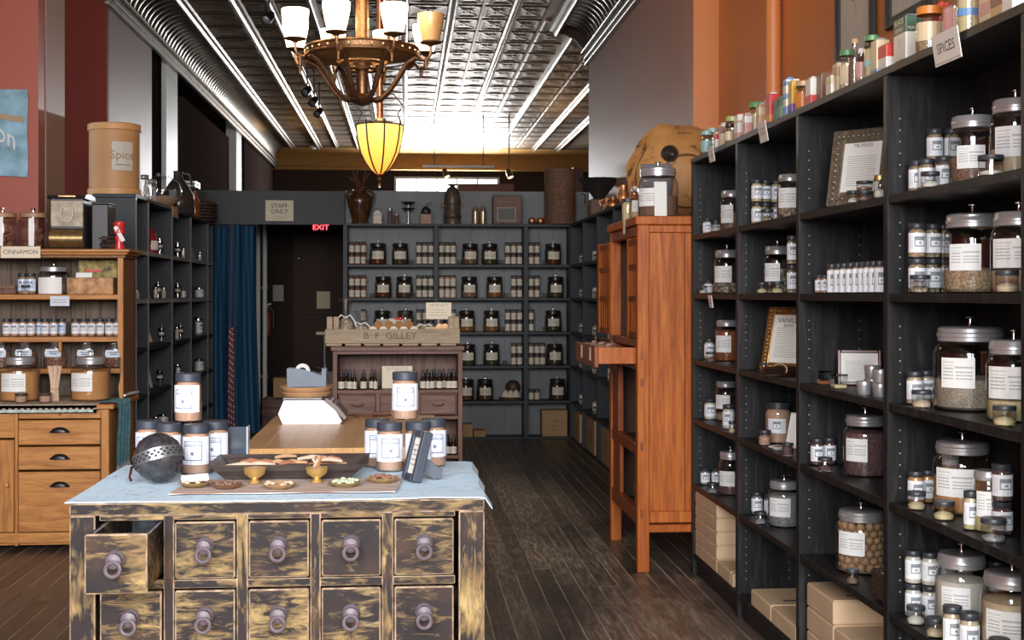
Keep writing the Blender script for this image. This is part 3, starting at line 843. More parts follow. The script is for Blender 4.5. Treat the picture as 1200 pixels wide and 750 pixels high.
# ---- bay C
def picture(name, label, cat, loc, w, h, fw, rz, lean, fmat, pmat, lines=None, ridge=0.0, beads=0, group=None):
    """framed sheet leaning back; front faces -y in its own frame"""
    t = thing(name, label, cat, loc, rz, group)
    X = dict(rx=-lean, loc=(0,0,0.0))
    mb = MB().at(**X)
    d = 0.012
    mb.box(-w/2,0,0,-w/2+fw,d,h).box(w/2-fw,0,0,w/2,d,h).box(-w/2+fw,0,0,w/2-fw,d,fw).box(-w/2+fw,0,h-fw,w/2-fw,d,h)
    fo = mb.build('frame', fmat, t, bevel=0.003)
    if beads:
        bb = MB().at(**X)
        nx = max(2,int((w-fw)/beads)); nz = max(2,int((h-fw)/beads))
        for k in range(nx+1):
            for z in (fw/2, h-fw/2): bb.sphere((-w/2+fw/2+(w-fw)*k/nx, 0.0, z), beads*0.42, 8, 5)
        for k in range(1,nz):
            for xx in (-w/2+fw/2, w/2-fw/2): bb.sphere((xx, 0.0, fw/2+(h-fw)*k/nz), beads*0.42, 8, 5)
        bb.build('frame_beading', fmat, fo)
    pb = MB().at(**X)
    pb.uvquad([(-w/2+fw,0.005,fw),(w/2-fw,0.005,fw),(w/2-fw,0.005,h-fw),(-w/2+fw,0.005,h-fw)])
    pb.add([(-w/2+fw,0.010,fw),(w/2-fw,0.010,fw),(w/2-fw,0.010,h-fw),(-w/2+fw,0.010,h-fw)], [(3,2,1,0)])
    pb.build('printed_sheet', pmat, t)
    if lines:
        tb_ = MB().at(**X)
        for s, sz, zf in lines: put_text(tb_, s, sz, lambda x,y,zf=zf: (x,0.0035,h*zf+y))
        tb_.build('lettering', INK, t)
    return t
PEWTER = plain('pewter_frame', (0.20,0.165,0.12), 0.38, 0.5, 0.3, 60)
GILT = plain('gilt_frame', (0.42,0.25,0.09), 0.32, 0.8, 0.3, 60)
MAHOG = plain('mahogany_frame', (0.10,0.022,0.018), 0.3)
picture('picture_frame', 'beaded pewter frame with TRUFFLES sheet leaning on the top shelf', 'frame', (SX+0.105,4.47,SH[5]+0.010), 0.25,0.28,0.050, -0.88, 0.20, PEWTER, L_PAGE, [('TRUFFLES',0.018,0.78)], beads=0.02)
tb('C',5,4.284,0.029,'shorter sample tub before the pewter frame', C_WHITE, R=0.022, H=0.044)
tb('C',5,4.191,0.034,'lower stacked tub before pewter frame', C_BROWN, R=0.027, H=0.034)
tb('C',5,4.191,0.034,'upper stacked tub before pewter frame', C_BROWN, dz=0.0345, R=0.027, H=0.034)
tb('C',5,4.052,0.034,'gold lidded tub at the nearer upright', C_WHITE, R=0.02, H=0.075, lid=BRASS)
for k,u in enumerate(('y0','y1')): pass
YS = [4.743, 4.679]
for k,y in enumerate(YS):
    sj('C',4,y,0.06,('shortest jar ending the row of pale jars','short pale jar next to the taller row')[k], C_PINK, R=0.0165, H=0.068)
ROW = [4.567,4.494,4.435,4.37,4.306,4.248,4.2,4.149,4.095]
ORD = ['first','second','third','fourth','fifth','sixth','seventh','eighth','ninth']
for k,y in enumerate(ROW):
    sj('C',4,y,0.05,'%s tall pale jar from short pair' % ORD[k], [C_YEL,C_PINK,C_WHITE,C_PINK,C_WHITE,C_PINK,C_WHITE,C_PINK,C_PINK][k], R=0.0185, H=0.105, lz=(0.04,0.78))
def cube_box(loc, s, h, mat, label):
    t = thing('acrylic_box', label, 'box', loc, 0, 'clear acrylic sample boxes')
    MB().box(-s/2,-s/2,0,s/2,s/2,h*0.86).build('clear_body', G_JAR, t)
    MB().box(-s/2-0.001,-s/2-0.001,h*0.86,s/2+0.001,s/2+0.001,h).build('lid', G_SMOKE, t, bevel=0.001)
    MB().box(-s/2+0.003,-s/2+0.003,0.003,s/2-0.003,s/2-0.003,h*0.28).build('contents', mat, t)
    return t
cube_box((SX+0.06,4.694,SH[3]+0.0005),0.046,0.052,C_RUST,'clear square box with red threads on third shelf, before mahogany frame')
cube_box((SX+0.05,4.494,SH[3]+0.0005),0.048,0.052,C_YEL,'clear square box with yellow threads on third shelf, before mahogany frame')
picture('picture_frame', 'small mahogany frame with printed sheet leaning on the third shelf', 'frame', (SX+0.17,4.619,SH[3]+0.003), 0.155,0.13,0.012, -0.30, 0.18, MAHOG, L_PAGE)
picture('picture_frame', 'mahogany frame edge standing behind stacked silver tins', 'frame', (SX+0.17,4.07,SH[3]+0.003), 0.10,0.135,0.014, -0.9, 0.12, MAHOG, L_PAGE)
def silver_tin(loc, label, R=0.026, H=0.045):
    t = thing('silver_tin', label, 'tin', loc, 0, 'silver tins on the third shelf')
    MB().lathe([(0,0),(R*0.86,0),(R*0.92,0.004),(R*0.97,H*0.72)],20).build('tin_body', STEEL, t)
    MB().lathe([(R*0.97,H*0.68),(R*1.03,H*0.69),(R*1.03,H*0.95),(R*0.98,H),(0,H)],20).build('lid', STEEL, t)
    return t
silver_tin((SX+0.045,4.222,SH[3]+0.0005),'silver tin standing alone before the stacked tins')
silver_tin((SX+0.11,4.328,SH[3]+0.0005),'lower silver tin of the rear stack of two')
silver_tin((SX+0.11,4.328,SH[3]+0.046),'upper silver tin of the rear stack of two')
silver_tin((SX+0.06,4.114,SH[3]+0.0005),'lower silver tin of the stack at the upright')
silver_tin((SX+0.06,4.114,SH[3]+0.046),'upper silver tin of the stack at the upright')
sj('C',2,4.752,0.055,'purple filled jar nearest the upright', C_PURP)
sj('C',2,4.775,0.109,'purple filled jar behind a sample tub', C_PURP)
sj('C',2,4.690,0.165,'purple filled jar touching the canister', C_PURP)
tb('C',2,4.586,0.031,'sample tub of purple flakes', C_PURP, R=0.026, H=0.05)
can('C',2,4.477,0.140,0.076,0.24,0.86,C_PURP,'canister full of purple brown flakes', la=(-1.35,-0.25), lz=(0.30,0.74))
# nut jar on the fifth shelf
nj = can('C',1,4.492,0.13,0.088,0.245,0.02,C_BROWN,'canister full of whole walnuts', la=(-1.35,-0.2), lz=(0.36,0.80))
NUT = plain('walnut_shell', (0.33,0.19,0.10), 0.6, 0, 0.3, 60)
NUTM = MB().sphere((0,0,0),0.0165,10,7,sz=1.12).mesh('walnut', NUT)
rn = random.Random(5)
for ring in range(7):
    zz = 0.022+0.0235*ring
    for k in range(13):
        a = 2*PI*(k+0.5*(ring%2))/13
        o = link('walnut', NUTM, nj, (0.064*math.cos(a), 0.064*math.sin(a), zz)); o.rotation_euler = (rn.random()*3,rn.random()*3,0)
    for k in range(6 if ring == 6 else 0):
        a = 2*PI*k/6
        o = link('walnut', NUTM, nj, (0.031*math.cos(a), 0.031*math.sin(a), zz)); o.rotation_euler = (rn.random()*3,rn.random()*3,0)
tb('C',1,4.291,0.028,'sample tub with a single nut', C_BROWN, R=0.022, H=0.05)
WICK = plain('dark_wicker', (0.050,0.028,0.020), 0.6, 0, 0.5, 90)
def basket(loc, w, d, h, label, rz=0):
    t = thing('wicker_basket', label, 'basket', loc, rz)
    n = 9
    for k in range(n):
        z = h*(k+0.5)/n; g = 0.82+0.18*k/n
        mb = MB()
        pts = []
        for (sx,sy,ex,ey) in ((-1,-1,1,-1),(1,-1,1,1),(1,1,-1,1),(-1,1,-1,-1)):
            for q in range(8):
                f = q/8
                wob = 0.003*(1 if (q+k)%2 else -1)
                pts.append(((sx+(ex-sx)*f)*w/2*g*(1+wob/w*2), (sy+(ey-sy)*f)*d/2*g*(1+wob/d*2), z))
        mb.tube(pts, h/n*0.62, 6, 0, True)
        mb.build('woven_strand', WICK, t)
    MB().box(-w*0.41,-d*0.41,0,w*0.41,d*0.41,0.006).build('base', WICK, t)
    MB().box(-w*0.36,-d*0.36,h*0.5,w*0.36,d*0.36,h*0.9).build('liner', PAPER, t)
    return t
basket((SX+0.085,4.02,SH[1]+0.004),0.13,0.14,0.09,'dark wicker basket in front of the walnut canister')
# ---- bay B
bz = [(895,0.06,'nearest the far upright'),(903,0.12,'behind the first pair')]
sj('B',5,5.641,0.070,'lower jar at the far upright', C_YEL)
sj('B',5,5.641,0.070,'upper jar at the far upright', C_YEL, dz=S1)
sj('B',5,5.665,0.115,'lower jar of the second stack', C_MIX)
sj('B',5,5.665,0.115,'upper jar of the second stack', C_MIX, dz=S1)
sj('B',5,5.682,0.168,'lower jar of the third stack', C_YEL)
sj('B',5,5.682,0.168,'upper jar of the third stack', C_YEL, dz=S1)
tb('B',5,5.340,0.031,'sample tub before the stacked jars', C_MIX, R=0.027, H=0.05)
can('B',5,5.275,0.110,0.055,0.19,0.80,C_MIX,'square shouldered canister of pale flakes', la=(-1.3,0.2), knob=False, lz=(0.3,0.8))
tb('B',4,5.451,0.040,'first sample tub of yellow grains', C_YEL, R=0.024, H=0.048)
tb('B',4,5.510,0.090,'middle sample tub at the back', C_MIX, R=0.024, H=0.048)
tb('B',4,5.203,0.035,'third sample tub before the canister', C_YEL, R=0.026, H=0.05)
can('B',4,5.616,0.155,0.062,0.235,0.62,C_MIX,'canister of pale seeds', la=(-1.3,-0.1), lz=(0.3,0.75))
sj('B',4,5.086,0.060,'lower slim jar at the nearer upright', C_MIX, R=0.0205, H=0.115)
sj('B',4,5.086,0.060,'upper slim jar at the nearer upright', C_MIX, dz=0.1155, R=0.0205, H=0.115)
picture('picture_frame', 'beaded gilt frame with VANILLA BEANS sheet leaning on the third shelf', 'frame', (SX+0.105,5.38,SH[3]+0.010), 0.23,0.28,0.036, -0.92, 0.24, GILT, L_PAGE, [('VANILLA',0.030,0.78),('BEANS',0.018,0.70)], beads=0.016)
def bundle(loc, label):
    t = thing('vanilla_bundle', label, 'vanilla pods', loc, 0.4)
    POD = plain('vanilla_pod', (0.035,0.016,0.010), 0.3)
    rb_ = random.Random(2)
    for k in range(16):
        y = (k%6-2.5)*0.012; z = 0.007+0.011*(k//6)
        MB().tube([(-0.10,y*0.8,z),(-0.03,y,z+0.004),(0.04,y*1.1,z+0.004),(0.10,y*1.3+rb_.uniform(-.01,.01),z)],0.0055,6,rs=[0.002,0.0055,0.0055,0.002]).build('vanilla_pod', POD, t)
    MB().tube([(0.0,0.042*math.cos(a),0.026+0.022*math.sin(a)) for a in [2*PI*i/16 for i in range(16)]],0.003,5,0,True).build('twine', KRAFT, t)
bundle((SX+0.052,5.22,SH[3]+0.0015),'bundle of dark vanilla pods lying before the gilt frame')
spice_jar((SX+0.03,5.389,SH[3]+0.0005),'tiny clear vial standing beside the vanilla pods',C_SALT,R=0.018,H=0.045,la=None,group=None,name='glass_vial',fr=0.2)
sj('B',2,5.500,0.125,'brown bottle with white oval label', C_CINN, R=0.056, H=0.175, la=(-1.1,0.3), lz=(0.25,0.6))
tb('B',2,5.390,0.034,'sample tub of pink salt', C_PINK, R=0.027, H=0.065, fr=0.6)
t = thing('sample_dish', 'shallow white dish of red flakes beside the brown bottle', 'dish', (SX+0.045,5.238,SH[2]+0.0005))
MB().lathe([(0,0.002),(0.022,0),(0.04,0.012),(0.038,0.013),(0.022,0.004),(0,0.005)],20,sy=0.8).build('dish_bowl', WHITE, t)
MB().lathe([(0.03,0.0095),(0.015,0.014),(0,0.016)],16,sy=0.8).build('contents', C_RUST, t)
tb('B',2,5.044,0.030,'purple sample tub at the nearer upright', C_PURP, R=0.023, H=0.05, fr=0.7)
picture('picture_frame', 'plain white card leaning beside the brown bottle', 'card', (SX+0.13,5.238,SH[2]+0.003), 0.13,0.15,0.008, -0.9, 0.30, WHITE, PAPER)
sj('B',1,5.677,0.080,'jar with square logo nearest the upright', C_SALT)
sj('B',1,5.615,0.120,'jar with square logo touching the canister', C_SALT)
tb('B',1,5.444,0.031,'grey sample tub before the jars', C_SALT, R=0.026, H=0.052)
can('B',1,5.395,0.120,0.068,0.215,0.84,C_SALT,'canister full of grey salt', la=(-1.35,0.1), lz=(0.28,0.76))
# ---- bay A
for k,(y,dx,n) in enumerate(((6.5,0.05,'first'),(6.585,0.115,'second'),(6.585,0.18,'third'))):
    sj('A',5,y,dx,'%s small jar from the end panel' % n, C_WHITE, R=0.024, H=0.075)
tb('A',5,6.240,0.031,'sample tub before the small jars', C_WHITE, R=0.026, H=0.045)
can('A',5,6.309,0.125,0.056,0.205,0.55,C_BROWN,'canister with square label', la=(-1.3,-0.1), knob=False, lz=(0.25,0.75))
sj('A',4,6.587,0.075,'lower small jar with dark logo', C_WHITE, R=0.024, H=0.065)
sj('A',4,6.575,0.145,'taller rear small jar', C_SALT, R=0.026, H=0.115)
tb('A',4,6.480,0.023,'sample tub at the end panel', C_WHITE, R=0.02, H=0.04)
can('A',4,6.376,0.120,0.066,0.245,0.30,C_MIX,'canister with mixed brown seeds', la=(-1.35,0.1), lz=(0.30,0.74))
sj('A',3,6.585,0.079,'white labelled jar behind a tub', C_WHITE, R=0.026, H=0.105)
tb('A',3,6.345,0.031,'sample tub of brown seeds', C_BROWN, R=0.025, H=0.048)
can('A',3,6.416,0.130,0.060,0.205,0.85,C_RUST,'canister of rust red flakes', la=(-1.35,0.1), knob=False, lz=(0.25,0.72))
sj('A',2,6.528,0.070,'white labelled jar by the end panel', C_WHITE, R=0.029, H=0.105)
can('A',2,6.474,0.140,0.056,0.20,0.22,C_TAN,'nearly empty clear canister', la=(-1.35,0.1), knob=False, lz=(0.36,0.76))
sj('A',2,6.063,0.050,'cream square jar before the clear canister', C_WHITE, R=0.03, H=0.115, la=(-1.5,0.5))
tb('A',2,5.878,0.019,'tiny tub at the nearer upright', C_BEIGE, R=0.016, H=0.055)
for k,(y,dx,n) in enumerate(((6.585,0.058,'first'),(6.585,0.115,'second'),(6.585,0.17,'third'))):
    sj('A',1,y,dx,'%s white jar from the end panel' % n, C_SALT, R=0.024, H=0.085)
tb('A',1,6.311,0.031,'sample tub before the white jars', C_SALT, R=0.027, H=0.05)
can('A',1,6.268,0.110,0.058,0.235,0.6,C_PURP,'tall canister with dark filling', la=(-1.35,0.1), lz=(0.25,0.66))
# ---- kraft boxes on the floor shelf
Z0 = SH[0]+0.001
for k in range(4):
    kraft_box((SX+0.135,6.36,Z0+0.0655*(k+1)), 0.255,0.46,0.065, 'kraft box, %s layer of the tall stack beside the orange cabinet' % ('second','third','fourth','topmost')[k], slot=False)
kraft_box((SX+0.135,6.36,Z0), 0.255,0.46,0.065, 'kraft box at the bottom of the tall stack beside the orange cabinet', slot=False)
kraft_box((SX+0.135,5.99,Z0), 0.255,0.26,0.065, 'single low kraft box before the tall stack', slot=True)
kraft_box((SX+0.135,5.84,Z0), 0.255,0.036,0.064, 'thin kraft box squeezed against an upright', slot=False)
kraft_box((SX+0.135,5.345,Z0), 0.262,0.30,0.07, 'kraft box with slot, farther one in the second bay')
kraft_box((SX+0.135,5.02,Z0), 0.262,0.33,0.07, 'kraft box with slot, nearer one in the second bay')
for k in range(3):
    kraft_box((SX+0.14,4.60,Z0+0.088*k), 0.25,0.30,0.087, 'kraft box in the farther stack of the third bay, %s' % ('lowest','middle','top')[k], slot=(k==2))
for k in range(2):
    kraft_box((SX+0.14,4.27,Z0+0.088*k), 0.25,0.34,0.087, 'kraft box in the nearer stack of the third bay, %s' % ('lower','upper')[k], slot=(k==1))
# ---- twisted rope ring
t = thing('rope_loop', 'loop of grey twisted rope at the lower end of the shelving', 'rope', (SX-0.02,3.0,0.40))
for ph in (0, PI):
    pts = []
    for i in range(73):
        a = 2*PI*i/72
        q = 10*a+ph
        rr = 0.055+0.007*math.cos(q)
        pts.append((0.007*math.sin(q), rr*math.cos(a)*0.9, 0.06+rr*math.sin(a)))
    MB().tube(pts[:-1],0.0085,6,0,True).build('rope_strand', plain('grey_rope',(0.34,0.32,0.31),0.8,0,0.3,80), t)
MB().tube([(0.0,0,0.115),(0.0,0,0.20),(0.018,0,0.22)],0.004,6).build('hook', IRON, t)
# ================================================================ vintage tins and bottles along the top of the shelving
TZ = 2.1405
def col(n, c, r=0.4, metal=0.0): return plain('tin_'+n, c, r, metal, 0.04)
CT = {'red':col('red',(0.55,0.045,0.035)),'white':col('white',(0.72,0.69,0.62)),'cream':col('cream',(0.62,0.50,0.32)),'green':col('green',(0.10,0.24,0.10)),
 'dkgreen':col('dkgreen',(0.03,0.09,0.05)),'lime':col('lime',(0.38,0.42,0.15)),'teal':col('teal',(0.25,0.42,0.42)),'sage':col('sage',(0.32,0.42,0.36)),
 'yellow':col('yellow',(0.65,0.38,0.05)),'blue':col('blue',(0.12,0.25,0.48)),'brown':col('brown',(0.20,0.09,0.05)),'pink':col('pink',(0.55,0.28,0.24)),
 'orange':col('orange',(0.62,0.20,0.03)),'black':col('black',(0.02,0.02,0.02)),'tan':col('tan',(0.50,0.31,0.15)),'purple':col('purple',(0.20,0.10,0.35)),'cork':col('cork',(0.45,0.28,0.15),0.8),
 'silver':STEEL}
def can_tin(y, dx, w, d, h, body, band, lid, label, rounded=0.004, bands=((0.55,0.85),)):
    """rectangular spice tin: body, printed bands and a shaker lid"""
    t = thing('spice_tin', label, 'tin', (SX+dx,y,TZ), 0, 'old spice tins along the shelf top')
    MB().box(-d/2,-w/2,0,d/2,w/2,h*0.94).build('tin_body', CT[body], t, bevel=rounded, seg=2)
    for a,b in bands:
        MB().box(-d/2-0.0006,-w/2-0.0006,h*a,d/2+0.0006,w/2+0.0006,h*b).build('printed_band', CT[band], t, bevel=rounded, seg=2)
    MB().box(-d*0.30,-w*0.30,h*0.94,d*0.30,w*0.30,h).build('lid', CT[lid], t, bevel=0.002)
    return t
def bottle(y, dx, R, h, fill, lid, label, lab='white', lidh=0.16, shape='jar', labz=(0.2,0.62)):
    t = thing('spice_bottle', label, 'bottle', (SX+dx,y,TZ), 0, 'old spice bottles along the shelf top')
    lh = h*lidh; G = h-lh*0.8
    nk = {'jar':0.82,'slim':0.5}[shape]
    MB().lathe(jar_prof(R,G,0.2 if shape=='jar' else 0.35,nk),16).build('glass_body', G_JAR, t)
    link('contents', fill_mesh(R,G,0.78 if shape=='jar' else 0.6,fill,16), t)
    rl = R*nk*1.12
    MB().lathe([(rl,0),(rl,lh*0.9),(rl*0.92,lh),(0,lh)],16,0,(0,0,h-lh)).build('cap', CT[lid], t)
    if lab: MB().label(R*1.015,-1.5,1.1,h*labz[0],h*labz[1],8).build('paper_label', CT[lab], t)
    return t
bottle(6.609,0.06,0.022,0.10,C_RUST,'silver','thin bottle with red seeds at the far end of the shelf top',None,0.14,'slim')
bottle(6.561,0.06,0.030,0.135,C_SALT,'teal','bottle with teal label and cap near the far end','teal')
bottle(6.60,0.10,0.034,0.155,C_GREEN,'sage','rear bottle with sage green cap near the far end',None)
can_tin(6.283,0.05,0.055,0.035,0.10,'white','red','red','white tin with red band, third from the far end')
can_tin(6.163,0.05,0.050,0.035,0.125,'cream','brown','silver','tall cream tin with brown band before the lime capped jar')
bottle(6.313,0.13,0.036,0.175,C_YEL,'lime','large jar with wide lime cap','cream',0.14)
bottle(6.008,0.04,0.022,0.10,C_BROWN,'black','small dark bottle before the lime capped jar','cream')
can_tin(5.843,0.05,0.075,0.045,0.125,'white','pink','red','pale tin with pink band and red lid', bands=((0.1,0.3),(0.62,0.72)))
can_tin(5.706,0.045,0.045,0.035,0.11,'pink','white','silver','narrow pink tin beside the red lidded tin')
can_tin(5.926,0.12,0.045,0.035,0.125,'cream','red','silver','rear cream tin with red band')
bottle(5.728,0.09,0.033,0.16,C_YEL,'green','jar with green cap beside pink tins','cream')
can_tin(5.487,0.05,0.05,0.04,0.12,'tan','cream','silver','tan tin behind a hanging card')
can_tin(5.562,0.09,0.06,0.04,0.14,'black','white','silver','black tin with white band')
can_tin(5.324,0.05,0.07,0.045,0.14,'red','orange','white','red tin with white lid and orange band', bands=((0.1,0.35),))
can_tin(5.225,0.05,0.055,0.04,0.10,'dkgreen','black','green','short dark green tin with black band')
can_tin(5.153,0.05,0.045,0.04,0.105,'green','dkgreen','green','short bright green tin')
can_tin(5.088,0.05,0.045,0.04,0.165,'white','blue','blue','tall white tin with blue bands', bands=((0.08,0.30),(0.45,0.60),(0.78,0.90)))
can_tin(5.047,0.06,0.065,0.045,0.15,'yellow','purple','white','tall yellow tin with purple band', bands=((0.1,0.35),))
bottle(4.941,0.06,0.030,0.125,C_ORNG,'tan','round jar with yellow and red label','orange')
can_tin(4.993,0.10,0.05,0.04,0.085,'brown','tan','brown','short brown tin behind round jar')
can_tin(4.778,0.05,0.065,0.045,0.115,'white','red','white','white tin with red base and black stripe', bands=((0.02,0.4),))
can_tin(4.735,0.08,0.085,0.06,0.125,'brown','brown','brown','dark brown paper carton on the shelf top', bands=((0.3,0.6),))
can_tin(4.549,0.05,0.06,0.04,0.085,'white','cream','white','white carton leaning by the brown carton')
can_tin(4.509,0.06,0.055,0.04,0.125,'cream','tan','silver','cream tin beside the white carton')
bottle(4.433,0.06,0.028,0.15,C_YEL,'green','jar with green cap below the botanical print','cream',0.13)
bottle(4.331,0.05,0.021,0.17,C_BROWN,'cork','tall slim corked bottle below the botanical print',None,0.10,'slim')
bottle(4.265,0.05,0.021,0.125,C_PINK,'white','slim bottle with white cap','pink',0.12,'slim')
can_tin(4.515,0.16,0.045,0.04,0.11,'red','black','silver','rear red tin between bottles')
bottle(4.165,0.05,0.026,0.148,C_YEL,'green','jar with green cap and teal stripe','teal',0.12,'jar',(0.3,0.45))
can_tin(4.398,0.16,0.04,0.04,0.12,'blue','white','silver','narrow blue tin behind jars')
can_tin(4.091,0.05,0.055,0.045,0.125,'cream','blue','silver','cream tin with grey shaker top', bands=((0.0,0.2),))
can_tin(4.036,0.06,0.085,0.055,0.095,'white','red','red','low white tin with broad red top', bands=((0.50,0.96),))
t = can_tin(3.909,0.07,0.100,0.055,0.16,'white','dkgreen','silver','large pepper tin with green top beside orange capped jar', bands=((0.62,0.96),(0.0,0.05)))
tbm = MB()
for s_,sz,zf in (('BLACK',0.024,0.86),('PEPPER',0.021,0.70)):
    put_text(tbm, s_, sz, lambda x,y,zf=zf: (-0.0285, -x, 0.16*zf+y))
put_text(tbm, 'PEPPER', 0.014, lambda x,y: (x,-0.0515,0.16*0.70+y))
tbm.build('lettering', CT['white'], t)
tbm = MB(); put_text(tbm, '1', 0.03, lambda x,y: (-0.0282,-x,0.16*0.45+y)); tbm.box(-0.0282,-0.03,0.02,-0.0280,0.03,0.022); tbm.build('fine_print', CT['dkgreen'], t)
bottle(3.721,0.06,0.040,0.145,C_TAN,'orange','broad jar with orange cap and red base band','cream',0.17,'jar',(0.28,0.66))
can_tin(3.818,0.14,0.06,0.045,0.18,'red','purple','red','tall red carton with purple flash above the SPICES card', bands=((0.35,0.5),))
bottle(3.565,0.07,0.034,0.165,C_PINK,'white','jar with white cap and pink label','pink')
bottle(3.453,0.06,0.034,0.170,C_YEL,'silver','jar with blue striped label','blue',0.14,'jar',(0.34,0.46))
can_tin(3.576,0.15,0.055,0.045,0.165,'red','yellow','red','red tin with yellow band near front upright', bands=((0.1,0.25),))
can_tin(3.307,0.06,0.07,0.045,0.15,'cream','pink','white','cream tin with pink band near front upright', bands=((0.2,0.45),))
can_tin(3.239,0.06,0.07,0.045,0.125,'tan','brown','white','tan tin with brown band near front upright', bands=((0.3,0.75),))
can_tin(3.178,0.06,0.06,0.045,0.12,'white','blue','blue','white tin with blue band above the front upright')
PALECARD = plain('pale_card',(0.74,0.70,0.65),0.7,0,0.03)
def hung_card(name, label, y, z, w, h, lines, tilt=0.16, x=-0.018):
    t = thing(name, label, 'sign', (SX+x,y,z), 0, None)
    X = MB().at(rz=-PI/2, rx=tilt)
    X.box(-w/2,-0.0015,-h,w/2,0.0015,0); X.build('card', PALECARD, t, bevel=0.0004)
    b = MB().at(rz=-PI/2, rx=tilt)
    if not lines:
        for q,(za,wb) in enumerate(((0.62,0.30),(0.46,0.26),(0.34,0.32))): b.box(-w*wb,-0.0022,-h*(1-za),w*wb,-0.0016,-h*(1-za)+h*0.07)
    for s_,sz,zf in (lines or []): put_text(b, s_, sz, lambda x_,y_,zf=zf: (x_,-0.0022,-h*(1-zf)+y_))
    e = 0.005
    b.box(-w/2+e,-0.0022,-h+e,w/2-e,-0.0020,-h+e+0.001)
    b.build('lettering' if lines else 'faint_print', INK if lines else plain('faint_print_ink',(0.45,0.38,0.32),0.8), t)
    MB().box(-0.003,-0.012,-0.012,0.012,0.012,0.004).build('clip', STEEL, t) if False else None
    return t
hung_card('shelf_sign','SPICES card hung on the shelf top edge', 3.433, 2.155, 0.17, 0.085, [('SPICES',0.040,0.50)])
hung_card('shelf_sign','small pale card hung on the shelf top between pink tins and black tin', 5.254, 2.150, 0.115, 0.085, None)
hung_card('shelf_sign','small pale card hung on the far end of the shelf top', 6.155, 2.150, 0.105, 0.075, None)
hung_card('price_card','tag hung under the second shelf beside the orange cabinet', 6.164, 1.436, 0.07, 0.06, None)
# botanical prints on the orange wall
def botanical(y, z, w, h, label, seed):
    t = thing('botanical_print', label, 'picture', (2.066,y,z), -PI/2)
    fw = 0.045
    MB().box(-w/2,-0.025,0,-w/2+fw,0,h).box(w/2-fw,-0.025,0,w/2,0,h).box(-w/2+fw,-0.025,0,w/2-fw,0,fw).box(-w/2+fw,-0.025,h-fw,w/2-fw,0,h).build('frame', BLACK, t, bevel=0.006)
    MB().box(-w/2+fw,-0.008,fw,w/2-fw,-0.002,h-fw).build('mat_board', plain('aged_mat',(0.52,0.48,0.42),0.8), t)
    r = random.Random(seed)
    LF = plain('print_leaf',(0.18,0.20,0.12),0.8); FRU = plain('print_fruit',(0.36,0.17,0.10),0.8)
    st = MB().tube([(0,-0.009,h*0.3),(0.01,-0.009,h*0.5),(-0.01,-0.009,h*0.72)],0.003,5); st.build('printed_stem', LF, t)
    lf = MB(); fl = MB()
    for k in range(9):
        cx, cz = r.uniform(-0.06,0.06), h*r.uniform(0.4,0.75); a = r.uniform(0,6.28)
        ln, wd = 0.035, 0.014
        q = [(cx+ln*math.cos(a)*u-wd*v*math.sin(a), -0.0088, cz+ln*math.sin(a)*u+wd*v*math.cos(a)) for u,v in ((-1,0),(-.3,-1),(.5,-.7),(1,0),(.5,.7),(-.3,1))]
        lf.add(q,[(0,1,2,3,4,5)])
    for k in range(4):
        cx, cz = r.uniform(-0.05,0.05), h*r.uniform(0.3,0.5)
        q = [(cx+0.022*math.cos(2*PI*i/10), -0.0092, cz+0.028*math.sin(2*PI*i/10)) for i in range(10)]
        fl.add(q,[tuple(range(10))])
    lf.build('printed_leaves', LF, t); fl.build('printed_fruit', FRU, t)
    return t
botanical(5.82, 2.50, 0.50, 0.80, 'black framed fruit print above the low tins, fully beside the pipe', 4)
botanical(5.17, 2.565, 0.50, 0.80, 'black framed print hanging nearer the street than the fruit print', 9)
t = thing('wall_pipe', 'orange painted pipe running up the orange wall', 'pipe', (2.02,7.03,0))
MB().tube([(0,0,0),(0,0,4.2)],0.042,16).build('pipe', P_ORANGE, t)
for z in (1.2,2.4,3.6): MB().box(-0.05,-0.008,z,0.05,0.008,z+0.03).build('clamp', P_ORANGE, t)

